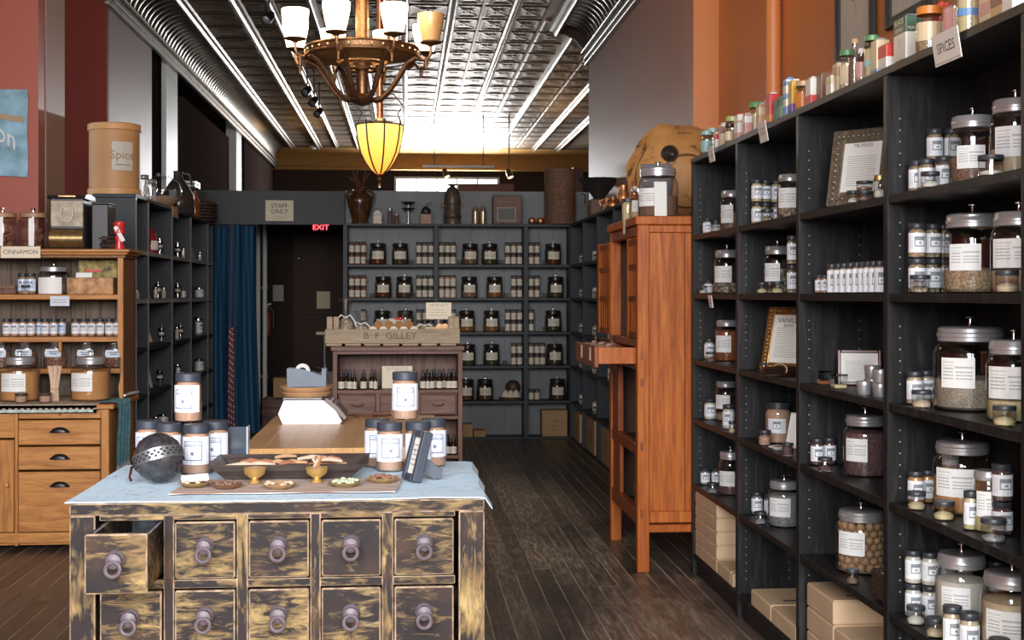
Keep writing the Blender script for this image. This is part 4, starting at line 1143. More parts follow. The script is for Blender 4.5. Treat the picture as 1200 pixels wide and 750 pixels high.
# ================================================================ orange elm cabinet
def elm_cabinet():
    t = thing('elm_cabinet', 'tall orange elm cabinet with slatted doors and legs beside the black shelving', 'cabinet', (0,0,0))
    x0,x1,y0,y1,zt = 1.20,1.78,6.665,7.60,1.846
    L_ = 0.062
    for (xx,yy) in ((x0,y0),(x0,y1-L_),(x1-L_,y0),(x1-L_,y1-L_)):
        MB().box(xx,yy,0,xx+L_,yy+L_,zt-0.045).build('leg', WELM, t, bevel=0.004)
    # top with frame
    MB().box(x0-0.012,y0-0.012,zt-0.045,x1+0.012,y1+0.012,zt).build('top', WELM, t, bevel=0.005)
    # near side: rails and three planks
    ry = (y0+0.004,y0+0.05)
    for z0,z1 in ((0.205,0.245),(0.255,0.315),(zt-0.085,zt-0.047)):
        MB().box(x0+L_,ry[0],z0,x1-L_,ry[1],z1).build('side_rail', WELM, t, bevel=0.004)
    px = [x0+L_+0.001, x0+L_+0.19, x0+L_+0.31, x1-L_-0.001]
    for a,b in zip(px,px[1:]):
        MB().box(a+0.0012,y0+0.016,0.315,b-0.0012,y0+0.036,zt-0.086).build('side_plank', WELM, t, bevel=0.0015)
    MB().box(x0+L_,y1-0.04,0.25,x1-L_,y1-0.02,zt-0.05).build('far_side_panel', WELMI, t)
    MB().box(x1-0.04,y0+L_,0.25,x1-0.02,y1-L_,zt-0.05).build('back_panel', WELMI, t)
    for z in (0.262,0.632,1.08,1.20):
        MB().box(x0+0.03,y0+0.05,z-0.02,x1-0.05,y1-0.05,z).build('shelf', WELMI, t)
    # front: rails, centre stile, lower doors, open niche, slatted upper doors
    for z0,z1 in ((0.24,0.315),(0.60,0.66),(1.045,1.075),(1.165,1.205),(zt-0.10,zt-0.047)):
        MB().box(x0+0.004,y0+L_,z0,x0+0.045,y1-L_,z1).build('front_rail', WELMD, t, bevel=0.003)
    for a,b in ((y0+L_,y0+L_+0.10),(y1-L_-0.24,y1-L_)):
        MB().box(x0+0.012,a,0.316,x0+0.035,b,0.599).build('lower_door_stile', WELMD, t, bevel=0.003)
    MB().box(x0+0.008,y1-L_-0.20,0.661,x0+0.04,y1-L_,1.044).build('niche_stile', WELMD, t, bevel=0.003)
    MB().box(x0+0.008,y0+L_,0.661,x0+0.04,y0+L_+0.05,1.044).build('niche_stile', WELM, t, bevel=0.003)
    # closed slatted door near, second door swung open at the far side
    def slat_door(name, w, origin, rz):
        e = bpy.data.objects.new(name, None); COL.objects.link(e); e.parent = t
        e.location = origin; e.rotation_euler = (0,0,rz)
        h0,h1 = 1.207,zt-0.102
        for a,b in ((0,0.045),(w-0.045,w)):
            MB().box(0,a,h0,0.026,b,h1).build('door_stile', WELM, e, bevel=0.003)
        for z in (h0,h0+0.19,h0+0.36,h1-0.045):
            MB().box(0.003,0.045,z,0.022,w-0.045,z+0.035).build('door_rail', WELMD, e, bevel=0.002)
        n = 5
        for k in range(n):
            yy = 0.045+(w-0.09)*(k+0.5)/n
            MB().box(0.003,yy-0.0075,h0,0.008,yy+0.0075,h1).build('slat', WELM, e, bevel=0.002)
        return e
    slat_door('slatted_door', 0.325, (x0+0.008,y0+L_,0), 0)
    slat_door('slatted_door', 0.36, (x0-0.004,y1-L_+0.01,0), 0.06)
    MB().box(x0+0.006,y0+0.001,0.0,x0+0.05,y0+0.004,0.0).build('peg', WELMD, t) if False else None
    for z in (1.10,0.96,0.63,0.28):
        MB().box(x0+0.014,y0-0.0012,z,x0+0.030,y0+0.002,z+0.045).build('tenon_end', WELMD, t)
    # pulled-out drawer
    d = bpy.data.objects.new('drawer', None); COL.objects.link(d); d.parent = t
    dx0,dy0,dy1,dz0,dz1 = 0.985,y0+L_+0.01,y1-L_-0.05,1.078,1.162
    MB().box(dx0,dy0,dz0-0.02,dx0+0.022,dy1,dz1+0.005).build('drawer_front', WELMD, d, bevel=0.003)
    MB().box(dx0+0.022,dy0,dz0,x1-0.15,dy0+0.014,dz1).build('drawer_side', WELM, d)
    MB().box(dx0+0.022,dy1-0.014,dz0,x1-0.15,dy1,dz1).build('drawer_side', WELMD, d)
    MB().box(dx0+0.022,dy0+0.014,dz0,x1-0.15,dy1-0.014,dz0+0.008).build('drawer_bottom', WELMD, d)
    for k in range(2):
        yy = dy0+0.14+0.33*k
        MB().box(dx0-0.002,yy,dz0+0.01,dx0,yy+0.05,dz0+0.08).build('paper_tag', CREAM, d)
    return t
elm_cabinet()
for k in range(5):
    yy = 6.84+0.13*k
    t = thing('cellophane_bag', 'small cellophane bag with pink ribbon in the pulled out drawer, %s from the front' % ORD[k], 'bag', (1.075+0.03*(k%2),yy,1.0865))
    MB().lathe([(0,0),(0.040,0.002),(0.045,0.03),(0.036,0.065),(0.010,0.085)],10,sy=0.7).build('bag_body', content('bag_spice',(0.30,0.17,0.10),90), t)
    MB().lathe([(0.010,0.085),(0.028,0.112),(0.024,0.116)],10,sy=0.7).build('bag_ruffle', G_JAR, t)
    MB().tube([(0.011*math.cos(a),0.008*math.sin(a),0.086) for a in [2*PI*i/10 for i in range(10)]],0.004,5,0,True).build('ribbon', CT['pink'], t)
spice_jar((1.33,6.98,0.6325),'white bottle in the open niche of the elm cabinet',C_WHITE,R=0.035,H=0.13,group=None)
spice_jar((1.33,7.13,1.2005),'slim white bottle behind the slatted doors of the elm cabinet',C_WHITE,R=0.022,H=0.15,group=None)
spice_jar((1.40,6.88,0.8825),'upper white bottle standing on a glass canister in the elm cabinet',C_WHITE,R=0.03,H=0.13,group=None)
canister((1.40,6.88,0.6325),0.06,0.2495,0.5,C_SALT,'clear canister in the elm cabinet niche below a white bottle',group=None,knob=False)
spice_jar((1.33,6.95,0.2625),'white bottle inside the lower elm cabinet',C_WHITE,R=0.035,H=0.14,group=None)
# on top of the cabinet
canister((1.345,6.86,1.8465),0.108,0.30,0.52,C_BROWN,'large glass canister with papers on top of the elm cabinet',group=None,la=(-1.35,-0.30),lz=(0.26,0.68))
t = thing('folded_leaflet','folded white leaflet tucked before the large canister on the cabinet','paper',(1.335,6.735,1.8465))
MB().at(rx=-0.06).box(-0.033,-0.001,0,0.033,0.001,0.185).build('leaflet', L_PAGE, t)
canister((1.285,7.06,1.8465),0.055,0.185,0.5,C_YEL,'medium canister of yellow herbs behind the large canister',group=None,la=(-1.1,0.5),knob=False)
spice_jar((1.245,7.22,1.8465),'yellow filled jar at the far edge of the cabinet top',C_YEL,R=0.035,H=0.13,la=None,group=None)
t = thing('price_card','cream tag hanging over the cabinet top edge','tag',(1.186,7.0,1.852))
MB().box(-0.002,-0.03,-0.085,0.0,0.03,0.0).build('card', CREAM, t)
t = thing('carved_wood_disc','huge round tan wooden burl with dark horn leaning behind the cabinet','carving',(1.69,7.62,1.846))
bd = MB().at((0,0.28,0.275), rx=PI/2)
prof = [(0,0.20),(0.12,0.19),(0.25,0.14),(0.33,0.07),(0.365,0.02),(0.35,0.0),(0.0,-0.01)]
def burl(u, v):
    a = 2*PI*u; k = v*(len(prof)-1); i = min(int(k),len(prof)-2); f = k-i
    r0 = prof[i][0]*(1-f)+prof[i+1][0]*f; z0 = prof[i][1]*(1-f)+prof[i+1][1]*f
    w = 1+0.035*math.sin(3*a+1)+0.025*math.sin(7*a)+0.015*math.sin(13*a+2)
    return (r0*w*0.95, 0, z0) if False else (r0*w*math.cos(a)*0.95, r0*w*math.sin(a)*1.02, z0+0.008*math.sin(5*a)*r0)
bd.grid(burl,56,18)
m_, nt_, b_, N2, L2 = nodes_of('tan_burl')
vv = tex_noise(nt_, 5, 5, coords(nt_), 0.65, 1.5)
r2 = ramp(nt_, vv.outputs['Fac'], [(0.36,(0.10,0.045,0.018)),(0.44,(0.42,0.20,0.06)),(0.7,(0.56,0.29,0.095))])
L2.new(r2.outputs[0], b_.inputs['Base Color']); b_.inputs['Roughness'].default_value = 0.55
bump(nt_, b_, vv.outputs['Fac'], 0.6, 0.01)
bd.build('burl_body', m_, t)
MB().at((-0.10,0.13,0.44), rx=PI*0.55, ry=-0.3).lathe([(0.055,0),(0.05,0.03),(0.02,0.08),(0,0.10)],14).build('horn', BLACK, t)
for k in range(3):
    MB().at((0,0.28,0.275), rx=PI/2).tube([((0.16+0.07*k)*math.cos(a),(0.16+0.07*k)*math.sin(a),0.185-0.05*k+0.006*math.sin(5*a)) for a in [2*PI*i/40 for i in range(40)]],0.006,5,0,True).build('carved_line', plain('burl_line',(0.14,0.07,0.03),0.7), t)
MB().tube([(-0.2,0.28,-1.846),(-0.2,0.28,0.0)],0.03,8).build('stand', WELMD, t)
MB().tube([(0.15,0.28,-1.846),(0.15,0.28,0.0)],0.03,8).build('stand', WELMD, t)
t = thing('clay_bottle','rust red clay bottle standing behind the cabinet jars','bottle',(1.33,7.50,1.8465))
MB().lathe([(0,0),(0.04,0),(0.055,0.04),(0.05,0.14),(0.018,0.19),(0.014,0.24),(0.02,0.25),(0,0.25)],16).build('bottle_body', plain('rust_clay',(0.28,0.07,0.03),0.5), t)
t = thing('slate_board','dark grey slate board with a small card leaning behind the cabinet jars','board',(1.47,7.555,1.8465))
MB().at(rz=-0.2).box(-0.09,-0.006,0,0.09,0.006,0.36).build('board', plain('slate',(0.10,0.10,0.12),0.6), t, bevel=0.003)
MB().at(rz=-0.2).box(0.0,-0.009,0.18,0.05,-0.0065,0.25).build('small_card', PAPER, t)
# ================================================================ back shelving
BY = 12.93
BSH = [0.02,0.38,0.731,1.067,1.406,1.737]
BUP = [-0.586,0.308,1.203,1.66]
def back_shelving():
    t = thing('back_shelving', 'charcoal painted wall shelving across the back of the shop', 'shelving', (0,BY,0))
    for x in BUP: MB().box(x-0.022,0,0,x+0.022,0.255,2.115).build('upright', WGREY, t, bevel=0.002)
    for a,b in zip(BUP,BUP[1:]):
        for z in BSH: MB().box(a+0.022,0.003,z-0.028,b-0.022,0.25,z).build('shelf', WGREY, t, bevel=0.002)
        n = 5 if b-a > 0.6 else 3
        for k in range(n):
            w = (b-a-0.044)/n
            MB().box(a+0.022+w*k+0.001,0.25,0.0,a+0.022+w*(k+1)-0.001,0.262,2.115).build('back_board', WGREYB, t)
    MB().box(BUP[0]-0.02,0.2625,0,BUP[-1]+0.02,0.27,2.115).build('backing', WGREY, t)
    MB().box(BUP[0]-0.022,-0.006,2.115,BUP[-1]+0.022,0.265,2.140).build('top_board', WGREY, t, bevel=0.002)
back_shelving()
def side_shelving():
    t = thing('side_shelving', 'charcoal wall shelving returning along the mauve wall from the back corner', 'shelving', (1.645,0,0))
    ys = [9.35,10.25,11.12,12.02,12.90]
    for y in ys: MB().box(0,y-0.02,0,0.25,y+0.02,2.115).build('upright', WGREY, t, bevel=0.002)
    for a,b in zip(ys,ys[1:]):
        for z in BSH: MB().box(0.003,a+0.02,z-0.028,0.235,b-0.02,z).build('shelf', WGREY, t, bevel=0.002)
        MB().box(0.236,a+0.02,0,0.248,b-0.02,2.115).build('back_panel', WGREY, t)
    MB().box(-0.004,9.32,2.115,0.25,12.915,2.140).build('top_board', WGREY, t, bevel=0.002)
side_shelving()
# jar too small in the picture to show parts: one mesh, several materials
def mini_jar_mesh(fill, R=0.0265, H=0.112):
    key = ('mini', fill.name, R, H)
    def f():
        mb = MB()
        mb.lathe([(0,0),(R*0.9,0),(R,H*0.04),(R,H*0.72),(R*0.82,H*0.82)],12,0)
        mb.lathe([(R*0.94,H*0.82),(R*0.94,H*0.98),(R*0.88,H),(0,H)],12,1)
        mb.label(R*1.02,-2.0,2.0,H*0.10,H*0.66,8,2)
        return mb.mesh('mini_jar', [fill, BLACKLID, L_CREAM])
    return cmesh(key, f)
BAYN = ['left bay of the back shelving','middle bay of the back shelving','narrow bay of the back shelving']
BSN = {5:'top shelf',4:'second shelf',3:'third shelf',2:'fourth shelf',1:'fifth shelf'}
POSN = ['first','second','third','fourth']
def bxu(k): return k
def stack(bay, s, xs, rows, fill, where):
    for i,x in enumerate(xs):
        for r_ in range(rows):
            o = link('small_jar', mini_jar_mesh(fill), None, (x, BY+0.075, BSH[s]+0.0005+0.1125*r_))
            tag(o, '%s %s jar, %s stack, %s, %s' % (POSN[i], ('lower','upper')[r_], where, BSN[s], BAYN[bay]), 'jar', 'small jars stacked on the back shelving')
DKLID = plain('dark_bronze_lid', (0.035,0.030,0.027), 0.3, 0.4)
G_SMK = glass('dusky_glass', (0.62,0.60,0.57))
def bcan(bay, s, x, fill, what, R=0.083, H=0.238):
    canister((x,BY+0.10,BSH[s]+0.0005), R, H, 0.42, fill, '%s, %s, %s' % (what, BSN[s], BAYN[bay]), group='glass canisters on the back shelving', la=(-0.72,0.72), lz=(0.30,0.72), seg=18, neck=0.86, lab=L_CREAM, lidm=DKLID, gm=G_SMK)
def btub(bay, s, x, what):
    t = tub((x,BY+0.045,BSH[s]+0.0005), '%s, %s, %s' % (what, BSN[s], BAYN[bay]), C_BROWN, R=0.024, H=0.045, group='sample tubs on the back shelving', seg=12)
bx = lambda u: u
B0=[-0.526,-0.468,-0.409]
B1=[0.14,0.199,0.259]
B2=[0.365,0.424,0.48]
B3=[1.026,1.086,1.146]
B4=[1.262,1.322,1.378]
stack(0,5,B0,2,C_RUST,'left-hand'); stack(0,5,B1,2,C_BROWN,'right-hand')
stack(0,4,B0,2,C_RUST,'left-hand'); stack(0,4,B1,2,C_GREEN,'right-hand')
stack(0,3,B0[2:],2,C_CINN,'left-hand'); stack(0,3,B1,2,C_BROWN,'right-hand')
stack(1,5,B2,2,C_GREEN,'left-hand'); stack(1,5,B3,2,C_BROWN,'right-hand')
stack(1,4,B2,2,C_CINN,'left-hand'); stack(1,4,B3[1:],2,C_BROWN,'right-hand')
stack(1,3,B3,2,C_BROWN,'right-hand'); stack(1,3,B2,2,C_BROWN,'left-hand')
stack(1,2,B3[1:],2,C_GREEN,'right-hand')
stack(2,5,B4[:2],2,C_BROWN,'only'); stack(2,4,B4[:2],2,C_BROWN,'only'); stack(2,3,B4[:1],2,C_GREEN,'only')
stack(2,2,B4,2,C_BROWN,'only'); stack(2,1,B4[:2],1,C_BROWN,'only')
XB=dict([(443,-0.266),(469,-0.046),(449,-0.215),(474,-0.004),(448,-0.224),(475,0.005),(551,0.651),(574,0.848),(550,0.643),(579.5,0.895),(547,0.617),(576,0.865),(548,0.626),(568.5,0.801),(546,0.609),(648,1.485),(651,1.511),(650,1.502),(653,1.528)])
for bay,s,u,f,w in ((0,5,443,C_RUST,'first canister with red brown filling'),(0,5,469,C_GREEN,'second canister with dark green filling'),
    (0,4,449,C_RUST,'first canister with rust filling'),(0,4,474,C_BROWN,'second canister with brown filling'),
    (0,3,448,C_BROWN,'first canister seen above the crate'),(0,3,475,C_BROWN,'second canister seen above the crate'),
    (1,5,551,C_TAN,'first canister with tan filling'),(1,5,574,C_GREEN,'second canister with green filling'),
    (1,4,550,C_CINN,'first canister with cinnamon coloured filling'),(1,4,579.5,C_ORNG,'second canister with amber filling'),
    (1,3,547,C_ORNG,'first canister with orange filling'),(1,3,576,C_ORNG,'second canister with orange filling'),
    (1,2,548,C_GREEN,'first canister with olive filling'),(1,2,576,C_GREEN,'second canister with olive filling'),
    (1,1,546,C_BROWN,'canister partly behind the walnut cabinet'),(1,1,568.5,C_BROWN,'canister in full view'),
    (2,5,648,C_RUST,'lone canister with red filling'),(2,4,651,C_GREEN,'lone canister with dark green filling'),(2,3,648,C_GREEN,'lone canister with olive filling'),
    (2,2,650,C_GREEN,'lone canister with green filling'),(2,1,653,C_BROWN,'lone canister with brown filling')):
    bcan(bay,s,XB[u],f,w)
XT=dict([(430.5,-0.37),(482,0.064),(436,-0.324),(483,0.072),(539,0.547),(587,0.956),(541,0.564),(593,1.007),(588,0.964),(592,0.998),(641,1.418),(640,1.41),(642,1.427),(638.5,1.397)])
for bay,s,u,w in ((0,5,430.5,'tub before the first canister'),(0,5,482,'tub after the second canister'),(0,4,436,'tub before the first canister'),(0,4,483,'tub after the second canister'),
    (1,5,539,'tub before the first canister'),(1,5,587,'tub after the second canister'),(1,4,593,'tub after the second canister'),
    (1,3,588,'tub after the second canister'),(1,2,592,'tub after the second canister'),(2,5,638.5,'tub before the canister'),(2,4,638.5,'tub before the canister'),(2,3,638.5,'tub before the canister')):
    btub(bay,s,XT[u],w)
# bowl with paper cones, cartons on the bottom
t = thing('wooden_ball_bowl','dark brown dome with crumpled paper on the fifth shelf of the back shelving','bowl',(1.054,BY+0.11,BSH[1]+0.0005))
MB().sphere((0.03,0.03,0.125),0.075,16,10).build('dome', plain('dark_shell',(0.06,0.03,0.02),0.5), t)
MB().lathe([(0,0),(0.09,0),(0.11,0.03),(0.10,0.035),(0,0.03)],16).build('tray', WWAL, t)
for k,(a,b) in enumerate(((-0.05,0.0),(0.0,-0.03),(0.055,-0.02))): MB().at((a,b-0.03,0.032),rz=k).lathe([(0.05,0),(0.03,0.05),(0.012,0.07),(0,0.072)],7).build('crumpled_paper', CREAM, t)
def carton(loc, w, d, h, label, rz=0):
    t = thing('carton', label, 'box', loc, rz)
    MB().box(-w/2,-d/2,0,w/2,d/2,h-0.004).build('carton_body', CARTON, t, bevel=0.004)
    MB().box(-w/2-0.001,-d/2-0.001,h-0.004,-0.002,d/2+0.001,h).box(0.002,-d/2-0.001,h-0.004,w/2+0.001,d/2+0.001,h).build('top_flap', CARTON, t)
    pr = MB()
    for z,ww in ((0.62,0.30),(0.55,0.22),(0.38,0.34),(0.28,0.28),(0.20,0.18)): pr.box(-w*ww/2,-d/2-0.0008,h*z,w*ww/2,-d/2,h*(z+0.03))
    pr.build('printed_marks', plain('carton_print',(0.24,0.14,0.065),0.9), t)
    return t
carton((1.493,BY+0.105,BSH[0]+0.0005),0.255,0.19,0.262,'brown carton on the floor of the narrow back bay')
carton((0.624,BY+0.11,BSH[0]+0.0005),0.10,0.18,0.13,'upright small carton at the foot of the middle back bay')
carton((0.744,BY+0.11,BSH[0]+0.0005),0.12,0.18,0.065,'low flat carton at the foot of the middle back bay')
for k,(y,w,h) in enumerate(((12.55,0.40,0.27),(11.62,0.5,0.30),(10.72,0.5,0.30))):
    carton((1.645+0.115,y,BSH[0]+0.0005),w,0.2,h,'brown carton, %s from the corner, under the side shelving' % ORD[k],rz=-PI/2)
# small jars along the side shelving
rs = random.Random(11)
for s in (5,4,3,2,1):
    for (y,n) in ((12.45,'cell in the corner'),(11.55,'second cell from the corner'),(10.66,'third cell from the corner')):
        if s == 1 and y < 11: continue
        o = link('small_jar', mini_jar_mesh(rs.choice([C_TAN,C_BROWN,C_WHITE])), None, (1.645+0.07, y+0.12, BSH[s]+0.0005))
        tag(o, 'small jar, %s, %s of the side shelving' % (BSN[s], n), 'jar', 'small jars on the side shelving')
        tub((1.645+0.05,y-0.05,BSH[s]+0.0005),'sample tub, %s, %s of the side shelving' % (BSN[s], n),C_TAN,R=0.026,H=0.06,group='sample tubs on the side shelving',seg=12)
# ---------------------------------------------------------------- things on top of the back shelving
TB = 2.1405
def btop(u): return u
TX=dict([(422,-0.444),(442.5,-0.271),(457,-0.148),(465,-0.08),(478.5,0.034),(499,0.209),(530,0.473),(557,0.704),(566,0.781),(594,1.021),(623,1.271),(633,1.357),(655.5,1.552)])
t = thing('pottery_urn','brown glazed two handled urn with dried stems above the staff opening','urn',(TX[422],BY+0.12,TB))
UR = plain('brown_glaze',(0.085,0.038,0.014),0.18,0,0.5,14)
MB().lathe([(0,0),(0.082,0),(0.085,0.02),(0.075,0.03),(0.095,0.09),(0.122,0.19),(0.128,0.235),(0.118,0.275),(0.085,0.305),(0.062,0.325),(0.064,0.345),(0.078,0.36),(0.070,0.362),(0.055,0.345),(0,0.33)],24).build('urn_body', UR, t)
for s in (-1,1): MB().tube([(s*0.065,0,0.335),(s*0.11,0,0.335),(s*0.135,0,0.29),(s*0.122,0,0.24)],0.011,8).build('urn_handle', UR, t)
st = plain('dried_stem',(0.13,0.05,0.03),0.8)
for k in range(16):
    a = rs.uniform(0,6.28); rr = rs.uniform(0.05,0.14); hh = rs.uniform(0.42,0.53)
    MB().tube([(0.02*math.cos(a),0.02*math.sin(a),0.335),(0.5*rr*math.cos(a),0.5*rr*math.sin(a),0.42),(rr*math.cos(a),rr*math.sin(a),hh),(rr*1.25*math.cos(a),rr*1.25*math.sin(a),hh+0.015)],0.006,5,rs=[0.003,0.004,0.009,0.002]).build('dried_stem', st, t)
t = thing('tin_house_box','small peaked tin box beside the pottery urn','box',(TX[442.5],BY+0.1,TB))
gr = plain('grey_pewter',(0.20,0.17,0.14),0.45,0.5)
MB().box(-0.045,-0.03,0,0.045,0.03,0.09).build('box_body', gr, t, bevel=0.003)
MB().prism([(-0.05,0.09),(0.05,0.09),(0.012,0.135),(-0.012,0.135)],-0.033,0.033).build('roof_lid', gr, t); MB().sphere((0,0,0.142),0.009,8,6).build('knob', gr, t)
for k,(u,h,n) in enumerate(((457,0.17,'taller'),(465,0.11,'shorter'))):
    t = thing('pepper_mill','%s dark turned pepper mill beside the tin house box' % n,'mill',(TX[u],BY+0.09,TB))
    MB().lathe([(0,0),(0.025,0),(0.027,h*0.1),(0.018,h*0.35),(0.022,h*0.6),(0.017,h*0.72)],14).build('mill_body', WWAL, t)
    MB().lathe([(0.017,h*0.72),(0.023,h*0.78),(0.021,h*0.92),(0.008,h*0.96),(0.010,h*0.99),(0,h)],14).build('mill_head', STEEL, t)
t = thing('balance_scale','black two tier balance pan on a thin steel stem','scale',(TX[478.5],BY+0.1,TB))
MB().lathe([(0,0),(0.05,0),(0.05,0.008),(0.01,0.015),(0.007,0.14),(0.007,0.20),(0,0.20)],14).build('stem', STEEL, t)
for z,r_ in ((0.135,0.072),(0.195,0.075)): MB().lathe([(0.0,z),(0.03,z+0.002),(r_,z+0.022),(r_,z+0.026),(0.03,z+0.008),(0,z+0.006)],18).build('pan', BLACK, t)
t = thing('coffee_grinder','wooden box coffee grinder with black dome and crank','grinder',(TX[499],BY+0.1,TB))
MB().box(-0.055,-0.055,0,0.055,0.055,0.10).build('grinder_box', plain('grinder_wood',(0.32,0.17,0.11),0.5), t, bevel=0.004)
MB().box(-0.04,-0.060,0.02,0.04,-0.055,0.055).build('drawer', plain('grinder_wood',(0.32,0.17,0.11),0.5), t)
MB().lathe([(0.04,0.10),(0.048,0.115),(0.045,0.145),(0.025,0.17),(0,0.178)],16).build('hopper', BLACK, t)
MB().tube([(0,0,0.175),(0,0,0.20),(0.05,0,0.215),(0.055,0,0.235)],0.006,6).build('crank', IRON, t)
t = thing('carved_lantern','dark carved pottery lantern with fluted cap before the clerestory','lantern',(TX[530],BY+0.11,TB))
LT = plain('lantern_brown',(0.11,0.075,0.055),0.4,0.2,0.4,20)
MB().lathe([(0,0),(0.085,0),(0.085,0.03),(0.075,0.06),(0.088,0.07),(0.088,0.10),(0.078,0.12),(0.082,0.22),(0.072,0.31),(0.05,0.36),(0.022,0.38)],20).build('lantern_body', LT, t)
MB().lathe([(0.022,0.38),(0.05,0.395),(0.05,0.402),(0.02,0.405),(0,0.41)],14).build('cap', LT, t)
for s in (-1,1): MB().tube([(s*0.084,0,0.24),(s*0.10,0,0.21),(s*0.084,0,0.18)],0.008,6).build('side_loop', LT, t)
for z in (0.075,0.20,0.30): MB().tube([((0.088-0.02*(z>0.25))*math.cos(a),(0.088-0.02*(z>0.25))*math.sin(a),z) for a in [2*PI*i/20 for i in range(20)]],0.005,5,0,True).build('carved_band', LT, t)
for k,u in enumerate((557,566)):
    t = thing('shaker','tall pale metal shaker, %s' % ('the one next to the lantern','the one next to the framed box')[k],'shaker',(TX[u],BY+0.1,TB))
    sh = plain('pale_brass',(0.50,0.38,0.24),0.35,0.8)
    MB().lathe([(0,0),(0.030,0),(0.032,0.01),(0.030,0.13)],16).build('shaker_body', sh, t)
    MB().lathe([(0.030,0.13),(0.024,0.15),(0.018,0.165),(0.012,0.19),(0,0.195)],16).build('cap', sh, t)
t = thing('wooden_tea_box','dark wooden box with slate panel on the shelving top','box',(TX[594],BY+0.11,TB))
MB().box(-0.145,-0.075,0,0.145,0.075,0.29).build('box_body', WWAL, t, bevel=0.008)
MB().box(-0.105,-0.078,0.03,0.085,-0.075,0.17).build('panel_frame', plain('pale_panel_frame',(0.33,0.24,0.19),0.6), t)
MB().box(-0.092,-0.080,0.043,0.072,-0.078,0.157).build('slate_panel', plain('slate_green',(0.10,0.105,0.09),0.6), t)
MB().tube([(-0.09,-0.078,0.225),(-0.02,-0.095,0.215),(0.05,-0.078,0.225)],0.007,6).build('drawer_pull', WCRATE, t)
for k,u in enumerate((623,633)):
    t = thing('copper_pot','small round copper pot, %s' % ('nearer the wooden box','nearer the woven drum')[k],'pot',(TX[u],BY+0.08,TB))
    MB().lathe([(0,0),(0.022,0),(0.036,0.02),(0.038,0.04),(0.030,0.062)],16).build('pot_body', COPPER, t); MB().lathe([(0.031,0.062),(0.02,0.070),(0,0.073)],16).build('lid', COPPER, t)
t = thing('woven_drum','tall woven brown drum on the corner of the shelving top','drum',(TX[655.5],BY+0.08,TB))
WD = plain('woven_reed',(0.155,0.075,0.042),0.7,0,0.4,50)
mbd = MB()
prof = []
for k in range(61):
    z = 0.555*k/60
    prof.append((0.155+0.003*math.sin(k*PI*0.5)*(1) + (0.004 if (k<3 or k>57) else 0), z))
mbd.lathe([(0,0)]+prof+[(0.145,0.555),(0.145,0.50),(0,0.50)],28).build('drum_wall', WD, t)
for z in (0.02,0.535): MB().lathe([(0.157,z-0.015),(0.162,z-0.013),(0.162,z+0.013),(0.157,z+0.015)],28).build('rim_band', WD, t)
t = thing('hopper_grinder','old black hopper grinder with wide flared funnel on the side shelving','grinder',(1.76,11.75,TB))
MB().box(-0.09,-0.09,0,0.09,0.09,0.16).build('grinder_box', WWAL, t, bevel=0.006)
MB().lathe([(0.05,0.16),(0.06,0.19),(0.19,0.345),(0.195,0.35),(0.182,0.345),(0.055,0.195),(0,0.19)],20).build('funnel', IRON, t)
MB().tube([(-0.09,-0.02,0.12),(-0.13,-0.02,0.12),(-0.135,-0.05,0.20),(-0.17,-0.05,0.205)],0.008,6).build('crank', CHROME, t)
for k,(y,x,z) in enumerate(((10.9,1.70,0),(10.75,1.73,0),(10.35,1.75,0.0))):
    t = thing('copper_jug','little copper jug on the side shelving, %s from the hopper grinder' % ORD[k],'jug',(x,y,TB))
    q = (1,1,1.6)[k]
    MB().lathe([(0,0),(0.035,0),(0.052,0.03*q),(0.05,0.06*q),(0.03,0.085*q),(0.034,0.11*q),(0,0.105*q)],16).build('jug_body', COPPER, t)
    MB().tube([(-0.03,0,0.10*q),(-0.065,0,0.085*q),(-0.05,0,0.045*q)],0.005,6).build('handle', COPPER, t)
t = thing('shelf_tag','crumpled cream tag before the copper jugs','tag',(1.648,10.80,TB)); MB().at(ry=0.5).box(-0.001,-0.05,0,0.001,0.05,0.07).build('card', CREAM, t)

# ---------------------------------------------------------------- staff opening
staff = card('staff_sign','cream STAFF ONLY PLEASE sign on the header board','sign',(-1.242,13.094,2.17),0.275,0.205,[('STAFF',0.062,0.72),('ONLY',0.062,0.45)],CREAM)
mb = MB(); put_text(mb,'PLEASE',0.038,lambda x,y:(x,-0.0033,0.205*0.16+y)); mb.build('faded_lettering', plain('faded_ink',(0.50,0.43,0.33),0.7), staff)
t = thing('exit_sign','small glowing red EXIT sign over the staff door','sign',(-0.93,14.6,2.140))
MB().box(-0.10,-0.02,0,0.10,0.02,0.12).build('sign_box', plain('exit_casing',(0.35,0.28,0.27),0.5), t, bevel=0.004)
eb = MB(); put_text(eb,'EXIT',0.080,lambda x,y:(x,-0.0215,0.042+y),sx=1.1); eb.build('lettering', emit('exit_red',(1.0,0.06,0.08),4.0), t)
MB().tube([(0,0,0.12),(0,0,0.298)],0.008,6).build('hanger', IRON, t)
card('door_notice','yellowed notice sheet pinned on the staff door','notice',(-0.951,15.40,1.275),0.155,0.20,[('PLEASE KNOCK',0.014,0.75)],plain('yellowed_paper',(0.42,0.36,0.22),0.7),ink=INKGREY)
card('door_notice','grey notice sheet beside the staff door','notice',(-1.483,15.49,1.36),0.125,0.19,None,plain('grey_notice',(0.30,0.25,0.22),0.7))
for k,u in enumerate((302.5,309)):
    t = thing('service_pipe','white service pipe behind the curtain, %s' % ('nearer the curtain','nearer the staff door')[k],'pipe',(-1.651+0.075*k,14.9,0))
    MB().tube([(0,0,0),(0,0,2.6)],0.026,12).build('pipe', P_GREY, t)
    for z in (0.5,1.5,2.3): MB().lathe([(0.028,z),(0.033,z+0.005),(0.033,z+0.025),(0.028,z+0.03)],12).build('coupling', P_GREY, t)
t = thing('fire_extinguisher','dark red extinguisher hanging beside the white pipes','extinguisher',(-1.604,15.43,0.95))
